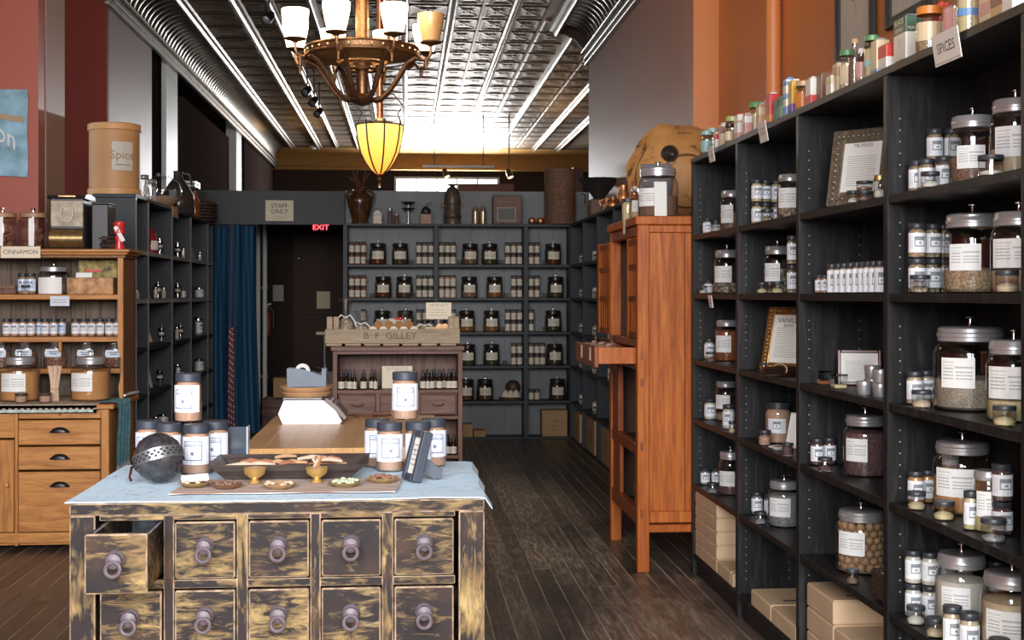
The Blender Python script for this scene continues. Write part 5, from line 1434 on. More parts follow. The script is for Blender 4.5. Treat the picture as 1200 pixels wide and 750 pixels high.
MB().lathe([(0,0),(0.05,0),(0.055,0.02),(0.055,0.26),(0.03,0.31),(0.02,0.33)],16).build('cylinder', plain('dull_red',(0.16,0.03,0.025),0.4), t)
MB().tube([(0,0,0.33),(0,0,0.37),(0.05,0,0.38)],0.012,6).build('valve', STEEL, t); MB().tube([(0.02,0,0.36),(0.07,0,0.28),(0.068,0,0.10)],0.008,6).build('hose', BLACK, t)
t = thing('hanging_strap','strap that hangs the extinguisher from the pipe','strap',(0,0,0)) if False else None
def crate(loc,w,d,h,label,n=3,mat=None,rz=0):
    t = thing('wooden_crate',label,'crate',loc,rz); mat = mat or WCRATE
    for k in range(n):
        z0 = h*k/n; z1 = z0+h/n-0.006
        MB().box(-w/2,-d/2,z0,w/2,-d/2+0.012,z1).build('crate_slat', mat, t)
        MB().box(-w/2,d/2-0.012,z0,w/2,d/2,z1).build('crate_slat', mat, t)
        MB().box(-w/2,-d/2+0.012,z0,-w/2+0.012,d/2-0.012,z1).build('crate_slat', mat, t)
        MB().box(w/2-0.012,-d/2+0.012,z0,w/2,d/2-0.012,z1).build('crate_slat', mat, t)
    MB().box(-w/2+0.012,-d/2+0.012,0,w/2-0.012,d/2-0.012,0.012).build('crate_floor', mat, t)
    return t
crate((-1.305,14.6,0.0),0.50,0.35,0.30,'low dark wooden crate on the passage floor',3,WWALH)
carton((-1.315,14.62,0.301),0.26,0.24,0.22,'open brown carton on the dark passage crate')
crate((-0.778,13.9,0.0),0.30,0.3,0.62,'tall brown crate stood beside the staff door',5,WWALH)
t = thing('shelf_bracket','pale board on a thin bracket behind the weathered crate','shelf',(-0.71,12.0,0))
MB().box(-0.09,-0.10,1.075,0.12,0.10,1.10).build('board', WCRATE, t); MB().tube([(-0.02,0,0),(-0.02,0,1.075)],0.012,6).build('bracket', IRON, t)
MB().tube([(0.08,0,0.0),(-0.02,0,0.85)],0.010,6).build('brace', IRON, t)
# curtain
CURT = plain('blue_curtain_cloth',(0.008,0.060,0.125),0.75,0,0.15,20)
t = thing('door_curtain','deep blue curtain hanging beside the dark left-hand shelving','curtain',(0,13.04,0))
cx0,cx1 = -1.90,-1.475
def cf(u,v):
    x = cx0+(cx1-cx0)*u*(1+0.02*math.sin(v*3))+0.06*(1-v)**2*u
    return (x+0.008*math.sin(u*60+v*2), 0.022*math.sin(u*2*PI*8+0.6*math.sin(v*4))+0.012*math.sin(u*31), 0.07+2.06*v)
MB().grid(cf,96,14).build('curtain_cloth', CURT, t)
MB().tube([(cx0-0.03,0,2.125),(cx1+0.03,0,2.125)],0.009,8).build('curtain_rail', IRON, t)
t = thing('beaded_strand','red and white speckled beaded strand hanging before the curtain','garland',(0,12.75,0))
bdx = -1.669
bm_ = plain('red_bead',(0.35,0.03,0.03),0.35); wm_ = plain('white_bead',(0.65,0.58,0.55),0.35)
mb1, mb2 = MB(), MB()
for k in range(75):
    z = 0.04+k*0.0145; wv = 0.014+0.012*(1-k/75)
    for q in range(3):
        (mb1 if (k+q)%4 else mb2).sphere((bdx+wv*(q-1)+0.004*math.sin(k*2.1),0.01*math.cos(k*1.7+q),z),0.0085,6,4)
mb1.tube([(bdx,0,1.12),(bdx,0,1.3),(bdx-0.02,0.1,2.13)],0.003,5)
stuff(mb1.build('red_beads', bm_, t)); stuff(mb2.build('white_beads', wm_, t))
# ================================================================ dark shelving on the other side
LX = -1.87
LSH = [0.03,0.38,0.715,1.055,1.405,1.752]
LUP = [9.285,9.72,10.70,11.63,12.62,12.97]
EDGE_LIGHT = plain('painted_edge_light',(0.42,0.43,0.43),0.35)  # window light on the front edges, put into the colour of added strips
def left_shelving():
    t = thing('dark_shelving', 'tall charcoal shelving with window light painted on its front edges beside the oak hutch', 'shelving', (LX,0,0))
    for k,y in enumerate(LUP): MB().box(-0.285,y-0.019,0,0,y+0.019,2.115).build('upright', WGREY, t, bevel=0.003)
    for k,y in enumerate(LUP[:-1]): MB().box(0,y-0.019,0,0.002,y+0.019,2.115).build('edge_light_strip', EDGE_LIGHT, t)
    for a,b in zip(LUP,LUP[1:]):
        for z in LSH[4:]: MB().box(-0.003,a+0.019,z-0.03,0.0005,b-0.019,z).build('edge_light_strip', EDGE_LIGHT, t)
        for z in LSH: MB().box(-0.27,a+0.019,z-0.03,-0.003,b-0.019,z).build('shelf', WGREY, t, bevel=0.003)
        MB().box(-0.285,a+0.019,0,-0.272,b-0.019,2.115).build('back_panel', WGREY, t)
    MB().box(-0.29,9.262,2.115,0.003,12.99,2.142).build('top_board', WGREY, t, bevel=0.003)
left_shelving()
LBN = ['narrow bay','second bay','third bay','fourth bay','last bay']
def fit(y, r):
    for a,b in zip(LUP,LUP[1:]):
        if a <= y < b or b == LUP[-1]: return min(max(y,a+0.021+r),b-0.021-r)
def stand_jar(y, s, desc, fill=None, hi=0.10):
    """small lidded jar raised on a chrome cup stand"""
    y = fit(y,0.034); b = sum(1 for q in LUP if q < y)-1
    t = thing('stand_jar', '%s, %s, %s of charcoal shelving' % (desc, BSN[s], LBN[b]), 'jar', (LX-0.075,y,LSH[s]+0.0005), 0, 'sample jars on chrome stands')
    MB().lathe([(0,0),(0.026,0),(0.027,0.004),(0.006,0.010),(0.005,hi*0.45),(0.03,hi*0.5),(0.032,hi*0.56),(0,hi*0.53)],14).build('stand', CHROME, t)
    MB().lathe([(0,hi*0.56),(0.027,hi*0.56),(0.028,hi*0.60),(0.028,hi*0.95),(0.024,hi)],14).build('glass_body', G_JAR, t)
    MB().lathe([(0,hi*0.57),(0.0255,hi*0.58),(0.0255,hi*0.8),(0,hi*0.81)],14).build('contents', fill or C_WHITE, t)
    MB().lathe([(0.026,hi),(0.026,hi*1.16),(0.02,hi*1.2),(0.006,hi*1.22),(0.006,hi*1.34),(0,hi*1.35)],14).build('lid', CHROME, t)
    return t
def vial(y, s, desc, R=0.018, H=0.09, fill=None, dx=-0.06):
    y = fit(y,R*1.03); b = sum(1 for q in LUP if q < y)-1
    return spice_jar((LX+dx,y,LSH[s]+0.0005), '%s, %s, %s of charcoal shelving' % (desc, BSN[s], LBN[b]), fill or C_WHITE, R=R, H=H, group='small jars on the charcoal shelving', lid=CHROME, la=None if R < 0.02 else (-0.2,2.4), seg=14)
def tagcard(y, s, w, h, desc, mat=None):
    y = fit(y,w/2); b = sum(1 for q in LUP if q < y)-1
    t = thing('tag_card', '%s, %s, %s of charcoal shelving' % (desc, BSN[s], LBN[b]), 'card', (LX-0.09,y,LSH[s]+0.001))
    MB().at(ry=-0.2).box(-0.002,-w/2,0,0.002,w/2,h).build('card', mat or plain('grey_tag',(0.40,0.36,0.36),0.6), t)
    pr = MB().at(ry=-0.2)
    for k in range(4): pr.box(0.002,-w*0.35,h*(0.25+0.14*k),0.0025,w*0.3,h*(0.28+0.14*k))
    pr.build('printed_lines', INKGREY, t)
    return t
LY={161:9.674,163:9.735,165:9.797,176:10.152,178:10.22,181:10.322,182:10.357,184:10.427,186:10.499,188:10.571,190:10.644,192:10.718,197:10.909,206:11.269,207:11.31,209:11.394,212:11.523,214:11.61,230:12.36,231:12.41,232:12.46,233:12.511,239:12.826,245:13.157,249:13.388,250:13.447,251:13.506}
t = thing('red_glass_cone','tall ruby glass bottle with pale label on the top shelf, second bay','bottle',(LX-0.08,LY[178]+0.02,LSH[5]+0.0005))
MB().lathe([(0,0),(0.05,0),(0.055,0.02),(0.05,0.10),(0.03,0.165),(0.012,0.185),(0.014,0.195),(0,0.195)],18).build('glass_body', plain('ruby_glass',(0.30,0.02,0.03),0.1), t)
MB().label(0.0545,0.2,2.2,0.03,0.10,6).build('paper_label', PAPER, t)
stand_jar(LY[188],5,'jar on chrome stand beside ruby bottle'); vial(LY[192],5,'short vial before the stand'); vial(LY[197],5,'second short vial before the upright')
vial(9.55,5,'tiny vial behind the end panel',0.014,0.06)
stand_jar(LY[209],5,'jar on a chrome stand'); vial(LY[214],5,'short vial next to the stand')
tagcard(LY[231],5,0.17,0.125,'pink grey card beside vials'); vial(LY[233],5,'vial under the pink grey card'); vial(LY[239],5,'second vial from the card'); vial(LY[245]-0.30,5,'third vial from the card')
stand_jar(LY[249],5,'jar on a chrome stand')
vial(9.50,4,'tiny vial behind the end panel',0.014,0.08); vial(9.62,4,'second tiny vial behind the end panel',0.014,0.06)
tagcard(LY[178],4,0.11,0.16,'grey card standing upright'); stand_jar(LY[186],4,'jar on a chrome stand'); vial(LY[181],4,'vial between card and stand'); vial(LY[190]+0.05,4,'vial after the stand')
stand_jar(LY[209],4,'jar on a chrome stand'); vial(LY[214],4,'vial beside the stand',0.022,0.08)
vial(LY[232],4,'wide white jar',0.045,0.10); vial(LY[230]-0.03,4,'slim tall vial behind the wide jar',0.014,0.19,dx=-0.14)
stand_jar(LY[250],4,'jar on a chrome stand')
vial(9.56,3,'tiny vial behind the end panel',0.014,0.085)
t = picture('leaning_frame','small brown frame leaning sideways on the third shelf of the charcoal shelving','frame',(LX-0.11,LY[182],LSH[3]+0.003),0.14,0.19,0.014,PI*0.42,0.3,WOAKD,PAPER)
stand_jar(LY[190],3,'jar on chrome stand before brown frame'); vial(LY[206],3,'slim vial',0.016,0.11); stand_jar(LY[212],3,'jar on a chrome stand'); vial(LY[231],3,'tall grey cylinder jar',0.04,0.17,C_SALT); stand_jar(LY[250],3,'jar on a chrome stand')
vial(9.56,2,'tiny vial behind the end panel',0.014,0.10); tagcard(LY[181],2,0.08,0.18,'white standing card',PAPER); stand_jar(LY[188],2,'jar on a chrome stand'); vial(LY[192]+0.04,2,'slim vial beside the stand',0.015,0.07)
vial(LY[207],2,'tall vial',0.022,0.13,C_SALT); vial(LY[212],2,'short vial',0.018,0.06); vial(LY[232],2,'wide pale jar',0.045,0.12); stand_jar(LY[250],2,'jar on a chrome stand')
vial(LY[181],1,'tall pale vial',0.022,0.11); vial(LY[190],1,'wide pale jar',0.04,0.10)

# ---- things on the dark shelving
t = thing('fibre_cask','tan fibre cask with paper label on the end of the charcoal shelving','cask',(-2.063,9.5,2.1425))
CSK = plain('tan_fibre',(0.48,0.25,0.105),0.55,0,0.08,5)
MB().lathe([(0,0),(0.178,0),(0.183,0.004),(0.183,0.035),(0.177,0.037),(0.177,0.455),(0.183,0.457),(0.183,0.50),(0.178,0.507),(0,0.507)],32).build('cask_body', CSK, t)
RIMM = plain('cask_rim_board',(0.58,0.30,0.12),0.5)
for z in (0.0,0.457): MB().lathe([(0.180,z),(0.187,z+0.003),(0.187,z+0.044),(0.180,z+0.047)],32).build('rim', RIMM, t)
MB().label(0.1795,0.10,0.95,0.17,0.37,8).build('paper_label', plain('faded_label',(0.55,0.52,0.45),0.7), t)
mb = MB(); put_text(mb,'Spice',0.085,lambda x,y:(0.1805*math.sin(0.52+x/0.18),-0.1805*math.cos(0.52+x/0.18),0.275+y)); mb.label(0.1805,0.25,0.80,0.205,0.212,6)
mb.build('lettering', plain('brown_ink',(0.30,0.17,0.09),0.7), t)
LT_=dict([(167,10.012),(176,10.309),(192,10.884),(208,11.528),(226,12.351),(236,12.862)])
LZ = 2.1425
canister((-1.97,LT_[167]+0.02,LZ),0.05,0.20,0.1,C_BROWN,'clear glass jar beside the fibre cask',group=None,la=(0.2,1.3),knob=False)
canister((-1.97,LT_[176]+0.02,LZ),0.05,0.19,0.1,C_BROWN,'second clear glass jar behind the fibre cask',group=None,la=None,knob=False)
t = thing('glass_disc_jar','large round amber tinted glass jar on the charcoal shelving','jar',(-1.99,LT_[192]+0.05,LZ))
MB().lathe([(0,0),(0.06,0),(0.13,0.06),(0.16,0.14),(0.14,0.21),(0.08,0.26),(0.05,0.27),(0.055,0.29)],24).build('glass_body', G_JAR, t)
MB().lathe([(0,0.005),(0.06,0.006),(0.125,0.06),(0.14,0.10),(0,0.115)],24).build('contents', C_CINN, t)
t = thing('hanging_board','tan wooden tag hanging over the shelving edge below the round jar','tag',(LX+0.008,LT_[192]-0.15,LZ+0.01))
MB().at(ry=-0.15).box(-0.002,-0.13,-0.095,0.003,0.13,0.0).build('board', plain('tan_board',(0.52,0.30,0.16),0.6), t, bevel=0.002)
t = thing('dark_flagon','dark smoked glass flagon with white collar on the charcoal shelving','bottle',(-1.97,LT_[208]+0.02,LZ))
MB().lathe([(0,0),(0.13,0),(0.145,0.03),(0.14,0.16),(0.08,0.26),(0.04,0.31),(0.038,0.36),(0.05,0.37),(0,0.37)],20).build('glass_body', plain('dark_flagon_glass',(0.05,0.04,0.035),0.12), t)
MB().tube([(0.035,0,0.35),(0.10,0,0.34),(0.12,0,0.25)],0.010,8).build('handle', plain('dark_flagon_glass',(0.05,0.04,0.035),0.12), t)
t = thing('cruet_rack','white topped rack of small bottles behind the dark flagon','rack',(-2.02,LT_[226]+0.10,LZ))
for k in range(2): MB().box(-0.06,-0.14,0.30+0.032*k,0.08,0.14,0.32+0.032*k).build('top_board', WHITE, t)
for a,b in ((-0.05,-0.12),(-0.05,0.12),(0.07,-0.12),(0.07,0.12)): MB().tube([(a,b,0),(a,b,0.30)],0.007,6).build('post', IRON, t)
MB().box(-0.06,-0.14,0.0,0.08,0.14,0.02).build('base_board', WWAL, t)
for k in range(3):
    MB().lathe([(0,0.021),(0.03,0.021),(0.032,0.12),(0.012,0.17),(0.012,0.22),(0,0.22)],12,0,(0.02,-0.075+0.075*k,0)).build('cruet', plain('amber_cruet',(0.22,0.07,0.02),0.1), t)
t = thing('amber_decanter','slim amber decanter with glass stopper near the end of the charcoal shelving','bottle',(-1.93,LT_[226]-0.14,LZ))
MB().lathe([(0,0),(0.045,0),(0.05,0.02),(0.045,0.15),(0.018,0.22),(0.02,0.25)],16).build('glass_body', plain('amber_decanter_glass',(0.28,0.08,0.02),0.08), t)
MB().sphere((0,0,0.285),0.035,12,8).build('stopper', G_JAR, t)
t = thing('twig_basket','round basket of dark twigs at the end of the charcoal shelving','basket',(-1.96,LT_[236]+0.02,LZ))
rt = random.Random(4)
for k in range(6):
    MB().tube([((0.12+0.01*(k%2))*math.cos(a),(0.12+0.01*(k%2))*math.sin(a),0.02+0.03*k+0.004*math.sin(9*a)) for a in [2*PI*i/24 for i in range(24)]],0.013,6,0,True).build('woven_strand', WICK, t)
for k in range(22):
    a = rt.uniform(0,6.28); r_ = rt.uniform(0,0.10); b = rt.uniform(0,6.28)
    MB().tube([(r_*math.cos(a),r_*math.sin(a),0.02),(r_*math.cos(a)+0.05*math.cos(b),r_*math.sin(a)+0.05*math.sin(b),0.23)],0.006,5).build('twig', plain('brown_twig',(0.12,0.06,0.03),0.7), t)

# ================================================================ oak hutch
HX1, HY, HU, HB = -1.66, 7.50, 7.86, 8.19
HX0 = -2.86
def hutch():
    t = thing('oak_hutch','golden oak hutch cupboard with open shelves above drawers by the red wall','cupboard',(0,0,0))
    # lower case
    MB().box(HX1-0.022,HY+0.045,0.03,HX1,HB,0.79).build('side_panel', WOAKV, t, bevel=0.002)
    MB().box(HX0,HY+0.045,0.03,HX0+0.022,HB,0.79).build('side_panel', WOAKV, t, bevel=0.002)
    MB().box(HX0,HB-0.015,0.03,HX1,HB,0.79).build('back_panel', WOAKV, t)
    MB().box(HX0,HY+0.03,0.03,HX1-0.02,HB-0.02,0.06).build('bottom_board', WOAK, t)
    for a,b in ((HX1-0.046,HX1),(HX0,HX0+0.046),(-2.178,-2.160)): MB().box(a,HY,0.03,b,HY+0.045,0.795).build('stile', WOAKV, t, bevel=0.003)
    MB().box(HX0+0.04,HY+0.002,0.046,HX1-0.046,HY+0.04,0.103).build('bottom_rail', WOAK, t, bevel=0.002)
    MB().box(-2.158,HY+0.003,0.742,HX1-0.046,HY+0.03,0.792).build('pull_out_board', WOAK, t, bevel=0.003)
    MB().sphere((-1.93,HY-0.006,0.772),0.009,8,6).build('board_knob', BRASS, t)
    MB().box(HX0+0.046,HY+0.003,0.636,-2.178,HY+0.03,0.775).build('upper_drawer', WOAK, t, bevel=0.003)
    for z0,z1 in ((0.596,0.734),(0.457,0.584),(0.108,0.444)):
        d = MB().box(-2.157,HY-0.004,z0,-1.709,HY+0.03,z1).build('drawer', WOAK, t, bevel=0.004)
        zc = z1-0.06 if z1-z0 < 0.2 else z1-0.075
        mb = MB()
        xc = -1.93
        pr = [(0.050*math.cos(a),0.030*math.sin(a)) for a in [PI*i/10 for i in range(11)]]
        n = len(pr)
        for ring,(q,yy) in enumerate(((1.0,HY-0.005),(0.95,HY-0.016),(0.72,HY-0.024),(0.35,HY-0.026))):
            pass
        rings = []
        vs = []
        for q,yy in ((1.0,HY-0.0045),(0.97,HY-0.014),(0.80,HY-0.022),(0.5,HY-0.026)):
            rings.append(len(vs)); vs += [(xc+a*q, yy, zc-0.008+b*q) for a,b in pr]
        fs = []
        for r0,r1 in zip(rings,rings[1:]):
            for i in range(n-1): fs.append((r0+i,r0+i+1,r1+i+1,r1+i))
        fs.append(tuple(rings[-1]+i for i in range(n)))
        mb.add(vs, fs, 0, True)
        mb.box(xc-0.056,HY-0.007,zc-0.012,xc+0.056,HY-0.0042,zc+0.0)
        mb.build('cup_pull', plain('black_iron_pull',(0.02,0.02,0.022),0.3,0.6), d)
    dr = MB().box(HX0+0.046,HY-0.003,0.108,-2.181,HY+0.03,0.625)
    o = dr.build('cupboard_door', WOAKV, t, bevel=0.004)
    MB().box(HX0+0.10,HY-0.0042,0.17,-2.262,HY-0.003,0.56).build('door_panel', WOAKV, o)
    MB().lathe([(0.006,0),(0.006,0.012),(0.013,0.018),(0.012,0.026),(0,0.03)],10).at()
    MB().at((-2.215,HY-0.003,0.375), rx=PI/2).lathe([(0.006,0),(0.006,0.012),(0.013,0.018),(0.012,0.026),(0,0.03)],12).build('door_knob', WOAK, o)
    for a in (HX0+0.02,HX1-0.06): MB().box(a,HY+0.06,0.0,a+0.05,HB-0.05,0.03).build('foot', WOAKD, t)
    # counter
    MB().box(HX0-0.02,HY-0.025,0.795,HX1+0.03,HB+0.0,0.822).build('counter', WOAK, t, bevel=0.004)
    # upper case
    MB().box(HX1-0.095,HU,0.823,HX1-0.073,HB,1.655).build('inner_side', WOAKD, t) if False else None
    MB().box(HX1-0.020,HU+0.01,0.823,HX1,HB,1.655).build('upper_side_panel', WOAKD, t, bevel=0.002)
    MB().box(HX0,HU+0.01,0.823,HX0+0.02,HB,1.655).build('upper_side_panel', WOAKD, t, bevel=0.002)
    sc = [(HX1-0.026,1.655),(HX1-0.026,1.14),(HX1-0.020,1.10),(HX1-0.006,1.06),(HX1-0.002,1.0),(HX1-0.012,0.94),(HX1-0.022,0.90),(HX1-0.020,0.86),(HX1-0.014,0.823),(HX1,0.823),(HX1+0.0005,1.655)]
    MB().prism(sc, HU-0.012, HU+0.012).build('scroll_stile', WOAKV, t, bevel=0.002)
    n = 13
    w = (HX1-0.02-HX0-0.02)/n
    for k in range(n):
        MB().box(HX0+0.02+w*k+0.0015,HB-0.02,0.823,HX0+0.02+w*(k+1)-0.0015,HB-0.008,1.655).build('beadboard_plank', WGRB, t, bevel=0.0012)
    MB().box(HX0,HB-0.007,0.823,HX1,HB,1.655).build('backing', WOAKD, t)
    for z,yf in ((1.44,HU-0.004),(1.19,HU-0.004),(0.998,HU+0.09)):
        MB().box(HX0+0.02,yf,z-0.030,HX1-0.022,HB-0.021,z).build('shelf', WOAK, t, bevel=0.003)
    MB().prism([(7.82,1.115),(7.84,1.10),(7.88,1.09),(7.88,1.16),(7.856,1.16)],-2.035,-2.013,'x').build('shelf_bracket', WOAKV, t) if False else None
    MB().box(-2.035,HU+0.004,1.10,-2.015,HU+0.03,1.16).build('shelf_bracket', WOAKV, t, bevel=0.004)
    # cornice
    MB().box(HX0-0.02,HU-0.018,1.655,HX1+0.018,HB,1.672).build('cornice', WOAKD, t, bevel=0.005)
    MB().box(HX0-0.03,HU-0.032,1.672,HX1+0.032,HB,1.688).build('cornice', WOAK, t, bevel=0.005)
    MB().box(HX0-0.045,HU-0.048,1.688,HX1+0.046,HB,1.706).build('cornice', WOAK, t, bevel=0.004)
hutch()
# ---- on top of the hutch
HT = 1.7065
HXT=dict([(3,-2.393),(39,-2.214),(85,-1.985),(133,-1.745),(142,-1.7)])
def stick_jar(x, label):
    R, H = 0.085, 0.245
    t = thing('cinnamon_stick_jar', label, 'jar', (x,8.0,HT), 0, 'jars of cinnamon sticks on the hutch')
    MB().lathe(jar_prof(R,0.195,0.15,0.86),24).build('glass_body', G_JAR, t)
    r_ = random.Random(int(abs(x)*100)); q = plain('cinnamon_bark',(0.24,0.085,0.045),0.65,0,0.25,30)
    for k in range(26):
        a = r_.uniform(0,6.28); rr = 0.068*math.sqrt(r_.random()); z = 0.01+0.004*k
        b = r_.uniform(0,6.28); l = 0.045
        c = Vector((0.35*rr*math.cos(a),0.35*rr*math.sin(a),z+0.012)); d = Vector((math.cos(b)*l,math.sin(b)*l,r_.uniform(-.008,.02)))
        MB().tube([c-d,c+d],0.009,6).build('cinnamon_stick', q, t)
    l = MB().lathe([(0.072,0.19),(0.078,0.192),(0.078,0.215),(0.07,0.222),(0,0.224)],24).build('lid', plain('tan_lid',(0.36,0.20,0.11),0.5), t)
    MB().lathe([(0.008,0.224),(0.008,0.235),(0.014,0.240),(0.012,0.250),(0,0.252)],12).build('knob', CHROME, l)
    MB().label(R*1.012,-0.05,0.32,0.02,0.185,3).build('paper_strip', PAPER, t)
    return t
stick_jar(HXT[3],'cinnamon stick jar farther from the dispenser on the hutch top'); stick_jar(HXT[39],'cinnamon stick jar next to the black dispenser on the hutch top')
t = thing('old_dispenser','antique black and brass tea dispenser box on the hutch top','dispenser',(HXT[85],7.98,HT))
DSP = plain('tarnished_tin',(0.23,0.19,0.14),0.42,0.5,0.35,18); JAP = plain('black_japan',(0.018,0.017,0.018),0.35)
MB().prism([(-0.10,0),(0.12,0),(0.12,0.30),(-0.105,0.30),(-0.105,0.12),(-0.125,0.10),(-0.13,0.05)],-0.095,0.095,'x').build('dispenser_body', JAP, t, bevel=0.003)
MB().box(-0.092,-0.110,0.135,0.092,-0.1055,0.285).build('front_plate', DSP, t)
mb = MB(); mb.tube([(0.036*math.cos(a),-0.111,0.212+0.048*math.sin(a)) for a in [2*PI*i/20 for i in range(20)]],0.006,6,0,True); mb.build('oval_medallion', plain('pale_medallion',(0.36,0.32,0.25),0.4,0.4), t)
cyl = MB().grid(lambda u,v: (-0.096+0.192*u, -0.10-0.045*math.sin(PI*v)*1.0, 0.006+0.118*v), 1, 12); cyl.build('curved_drawer_front', BRASS, t)
MB().prism([(-0.125,0.300),(0.125,0.300),(0.11,0.318),(0,0.328),(-0.11,0.318)],-0.11,0.11,'x').build('lid', JAP, t, bevel=0.003)
MB().box(-0.05,-0.118,0.303,0.05,-0.108,0.316).build('brass_plate', BRASS, t)
t = thing('black_canister_box','plain black box behind the red pepper mill','box',(HXT[85]+0.16,8.08,HT)); MB().box(-0.045,-0.10,0,0.055,0.10,0.275).build('box_body', JAP, t, bevel=0.006); MB().box(-0.047,-0.102,0.275,0.057,0.102,0.285).build('lid', JAP, t, bevel=0.003)
t = thing('pepper_mill','shiny red pepper mill with a white tag on the hutch top','mill',(HXT[142],7.95,HT))
MB().lathe([(0,0),(0.032,0),(0.034,0.012),(0.022,0.045),(0.028,0.075),(0.021,0.088)],18).build('mill_body', RED, t)
MB().lathe([(0.021,0.09),(0.034,0.10),(0.030,0.135),(0.038,0.150),(0.034,0.165),(0.012,0.172),(0,0.174)],18).build('mill_head', RED, t)
MB().at((0.03,-0.03,0.05), ry=-0.5).box(-0.012,-0.001,0,0.012,0.001,0.10).build('white_tag', PAPER, t)
t = thing('twig_bundle','small nest of dark twigs beside the red pepper mill','twigs',(HXT[133]-0.02,7.92,HT))
rt = random.Random(8)
for k in range(18):
    a = rt.uniform(0,6.28); b = a+rt.uniform(1.5,2.6)
    MB().tube([(0.045*math.cos(a),0.035*math.sin(a),0.006+0.004*k),(0.045*math.cos(b),0.035*math.sin(b),0.008+0.004*k)],0.005,5).build('twig', WICK, t)
card('cinnamon_sign','cream CINNAMON card on the cornice of the hutch','sign',(-2.232,7.804,1.652),0.225,0.068,[('CINNAMON',0.036,0.5)],CREAM)
# ---- hutch shelves
HS=dict([(6,-2.372),(27,-2.268),(35,-2.229),(40,-2.204),(62,-2.095),(108,-1.866),(25,-2.278),(60,-2.105),(98,-1.916),(131,-1.751)])
t = thing('dark_seed_tray','low dark tray of seeds at the out of frame end of the upper hutch shelf','tray',(HS[6],7.98,1.4405))
MB().box(-0.10,-0.06,0,0.08,0.06,0.035).build('tray_body', WWAL, t, bevel=0.004); MB().box(-0.09,-0.05,0.035,0.07,0.05,0.055).build('contents', C_BROWN, t)
spice_jar((HS[27],7.98,1.4405),'first dark lidded jar on the upper hutch shelf',C_TAN,R=0.031,H=0.125,group=None,lab=L_BLUE)
spice_jar((HS[40]-0.012,7.95,1.4405),'second dark lidded jar on the upper hutch shelf',C_TAN,R=0.031,H=0.125,group=None,lab=L_BLUE)
tub((HS[35]-0.005,7.915,1.4405),'sample tub before two jars on the upper hutch shelf',C_CINN,R=0.026,H=0.055,group=None)
canister((HS[62],8.0,1.4405),0.092,0.185,0.5,C_BROWN,'squat canister with a large blank label on the upper hutch shelf',group=None,la=(-0.95,0.75),lz=(0.02,0.72),lab=PAPER)
t = thing('price_card','blank blue tinted price card on the upper hutch shelf edge','card',(-2.022,7.853,1.372)); MB().box(-0.055,-0.0015,0,0.055,0.0015,0.058).build('card', plain('pale_blue_card',(0.58,0.62,0.70),0.6), t); MB().box(-0.042,-0.0024,0.020,0.042,-0.0016,0.024).box(-0.042,-0.0024,0.034,0.036,-0.0016,0.038).build('printed_lines', INKGREY, t)
t = thing('decorated_wood_box','old painted wooden box holding a dried flower picture on the hutch shelf','box',(HS[108],8.0,1.4405))
MB().box(-0.135,-0.075,0,0.135,0.075,0.10).build('box_body', plain('painted_old_wood',(0.42,0.22,0.09),0.6,0,0.45,24), t, bevel=0.004)
MB().at((0.02,0.04,0.10)).box(-0.115,0,0,0.115,0.01,0.105).build('flower_panel', plain('dried_flower_panel',(0.27,0.21,0.07),0.7,0,0.7,30), t)
MB().at((-0.05,-0.02,0.10), rx=-0.25).box(-0.045,-0.002,0,0.05,0.002,0.03).build('paper_slip', PAPER, t)
MB().at((0.0,0.0,0.10)).box(-0.05,0.03,0.035,0.04,0.036,0.05).build('red_ribbon', CT['red'], t)
us = [-2.351,-2.306,-2.259,-2.21,-2.182,-2.129,-2.079,-2.048]
for k,x in enumerate(us):
    spice_jar((x,(7.94,7.94,7.94,7.94,8.0,7.94,7.94,8.0)[k],1.1905),'%s blue labelled jar in the longer row on the middle hutch shelf' % (ORD[k] if k < 9 else 'last'),C_CINN,R=0.0235,H=0.105,group='blue labelled jars in the long row on the hutch',lab=L_BLUE if k in (4,7) else L_SMALL)
us = [-1.953,-1.906,-1.859,-1.809,-1.757,-1.712]
for k,x in enumerate(us):
    spice_jar((x,7.94,1.1905),'%s white labelled jar in the shorter row on the middle hutch shelf' % ORD[k],C_CINN,R=0.0235,H=0.105,group='white labelled jars in the short row on the hutch')
def bag(x, y, z, w, h, label):
    t = thing('filled_bag', label, 'bag', (x,y,z), 0, 'clear filled bags on the low hutch shelf')
    q = content('bark_chips',(0.25,0.105,0.06),70)
    MB().lathe([(0,0),(w*0.46,0.002),(w*0.5,h*0.25),(w*0.46,h*0.6),(w*0.40,h*0.85),(w*0.42,h)],14,sy=0.55).build('bag_skin', G_JAR, t)
    MB().lathe([(0,0.003),(w*0.43,0.005),(w*0.47,h*0.25),(w*0.42,h*0.6),(0,h*0.72)],14,sy=0.52).build('contents', q, t)
    pb = MB(); P=[(-w*0.33,-w*0.29,h*0.42),(w*0.33,-w*0.29,h*0.42),(w*0.37,-w*0.285,h*0.57),(w*0.33,-w*0.27,h*0.72),(-w*0.33,-w*0.27,h*0.72),(-w*0.37,-w*0.285,h*0.57)]
    pb.add(P,[(0,1,2,3,4,5)]); pb.build('paper_label', plain('blue_white_label',(0.60,0.66,0.74),0.6), t)
    tx = MB(); tx.box(-w*0.2,-w*0.296,h*0.60,w*0.2,-w*0.292,h*0.63).box(-w*0.15,-w*0.300,h*0.52,w*0.15,-w*0.296,h*0.55); tx.build('printed_lines', INK, t)
for u,h,n in ((25,0.155,'first'),(60,0.158,'second'),(98,0.15,'third'),(131,0.148,'fourth')):
    bag(HS[u],8.06,0.9985,0.135,h,'%s bag of bark chips on the low hutch shelf' % n)
bag(-2.428,8.06,0.9985,0.135,0.155,'bag of bark chips cut by the picture edge on the low hutch shelf')
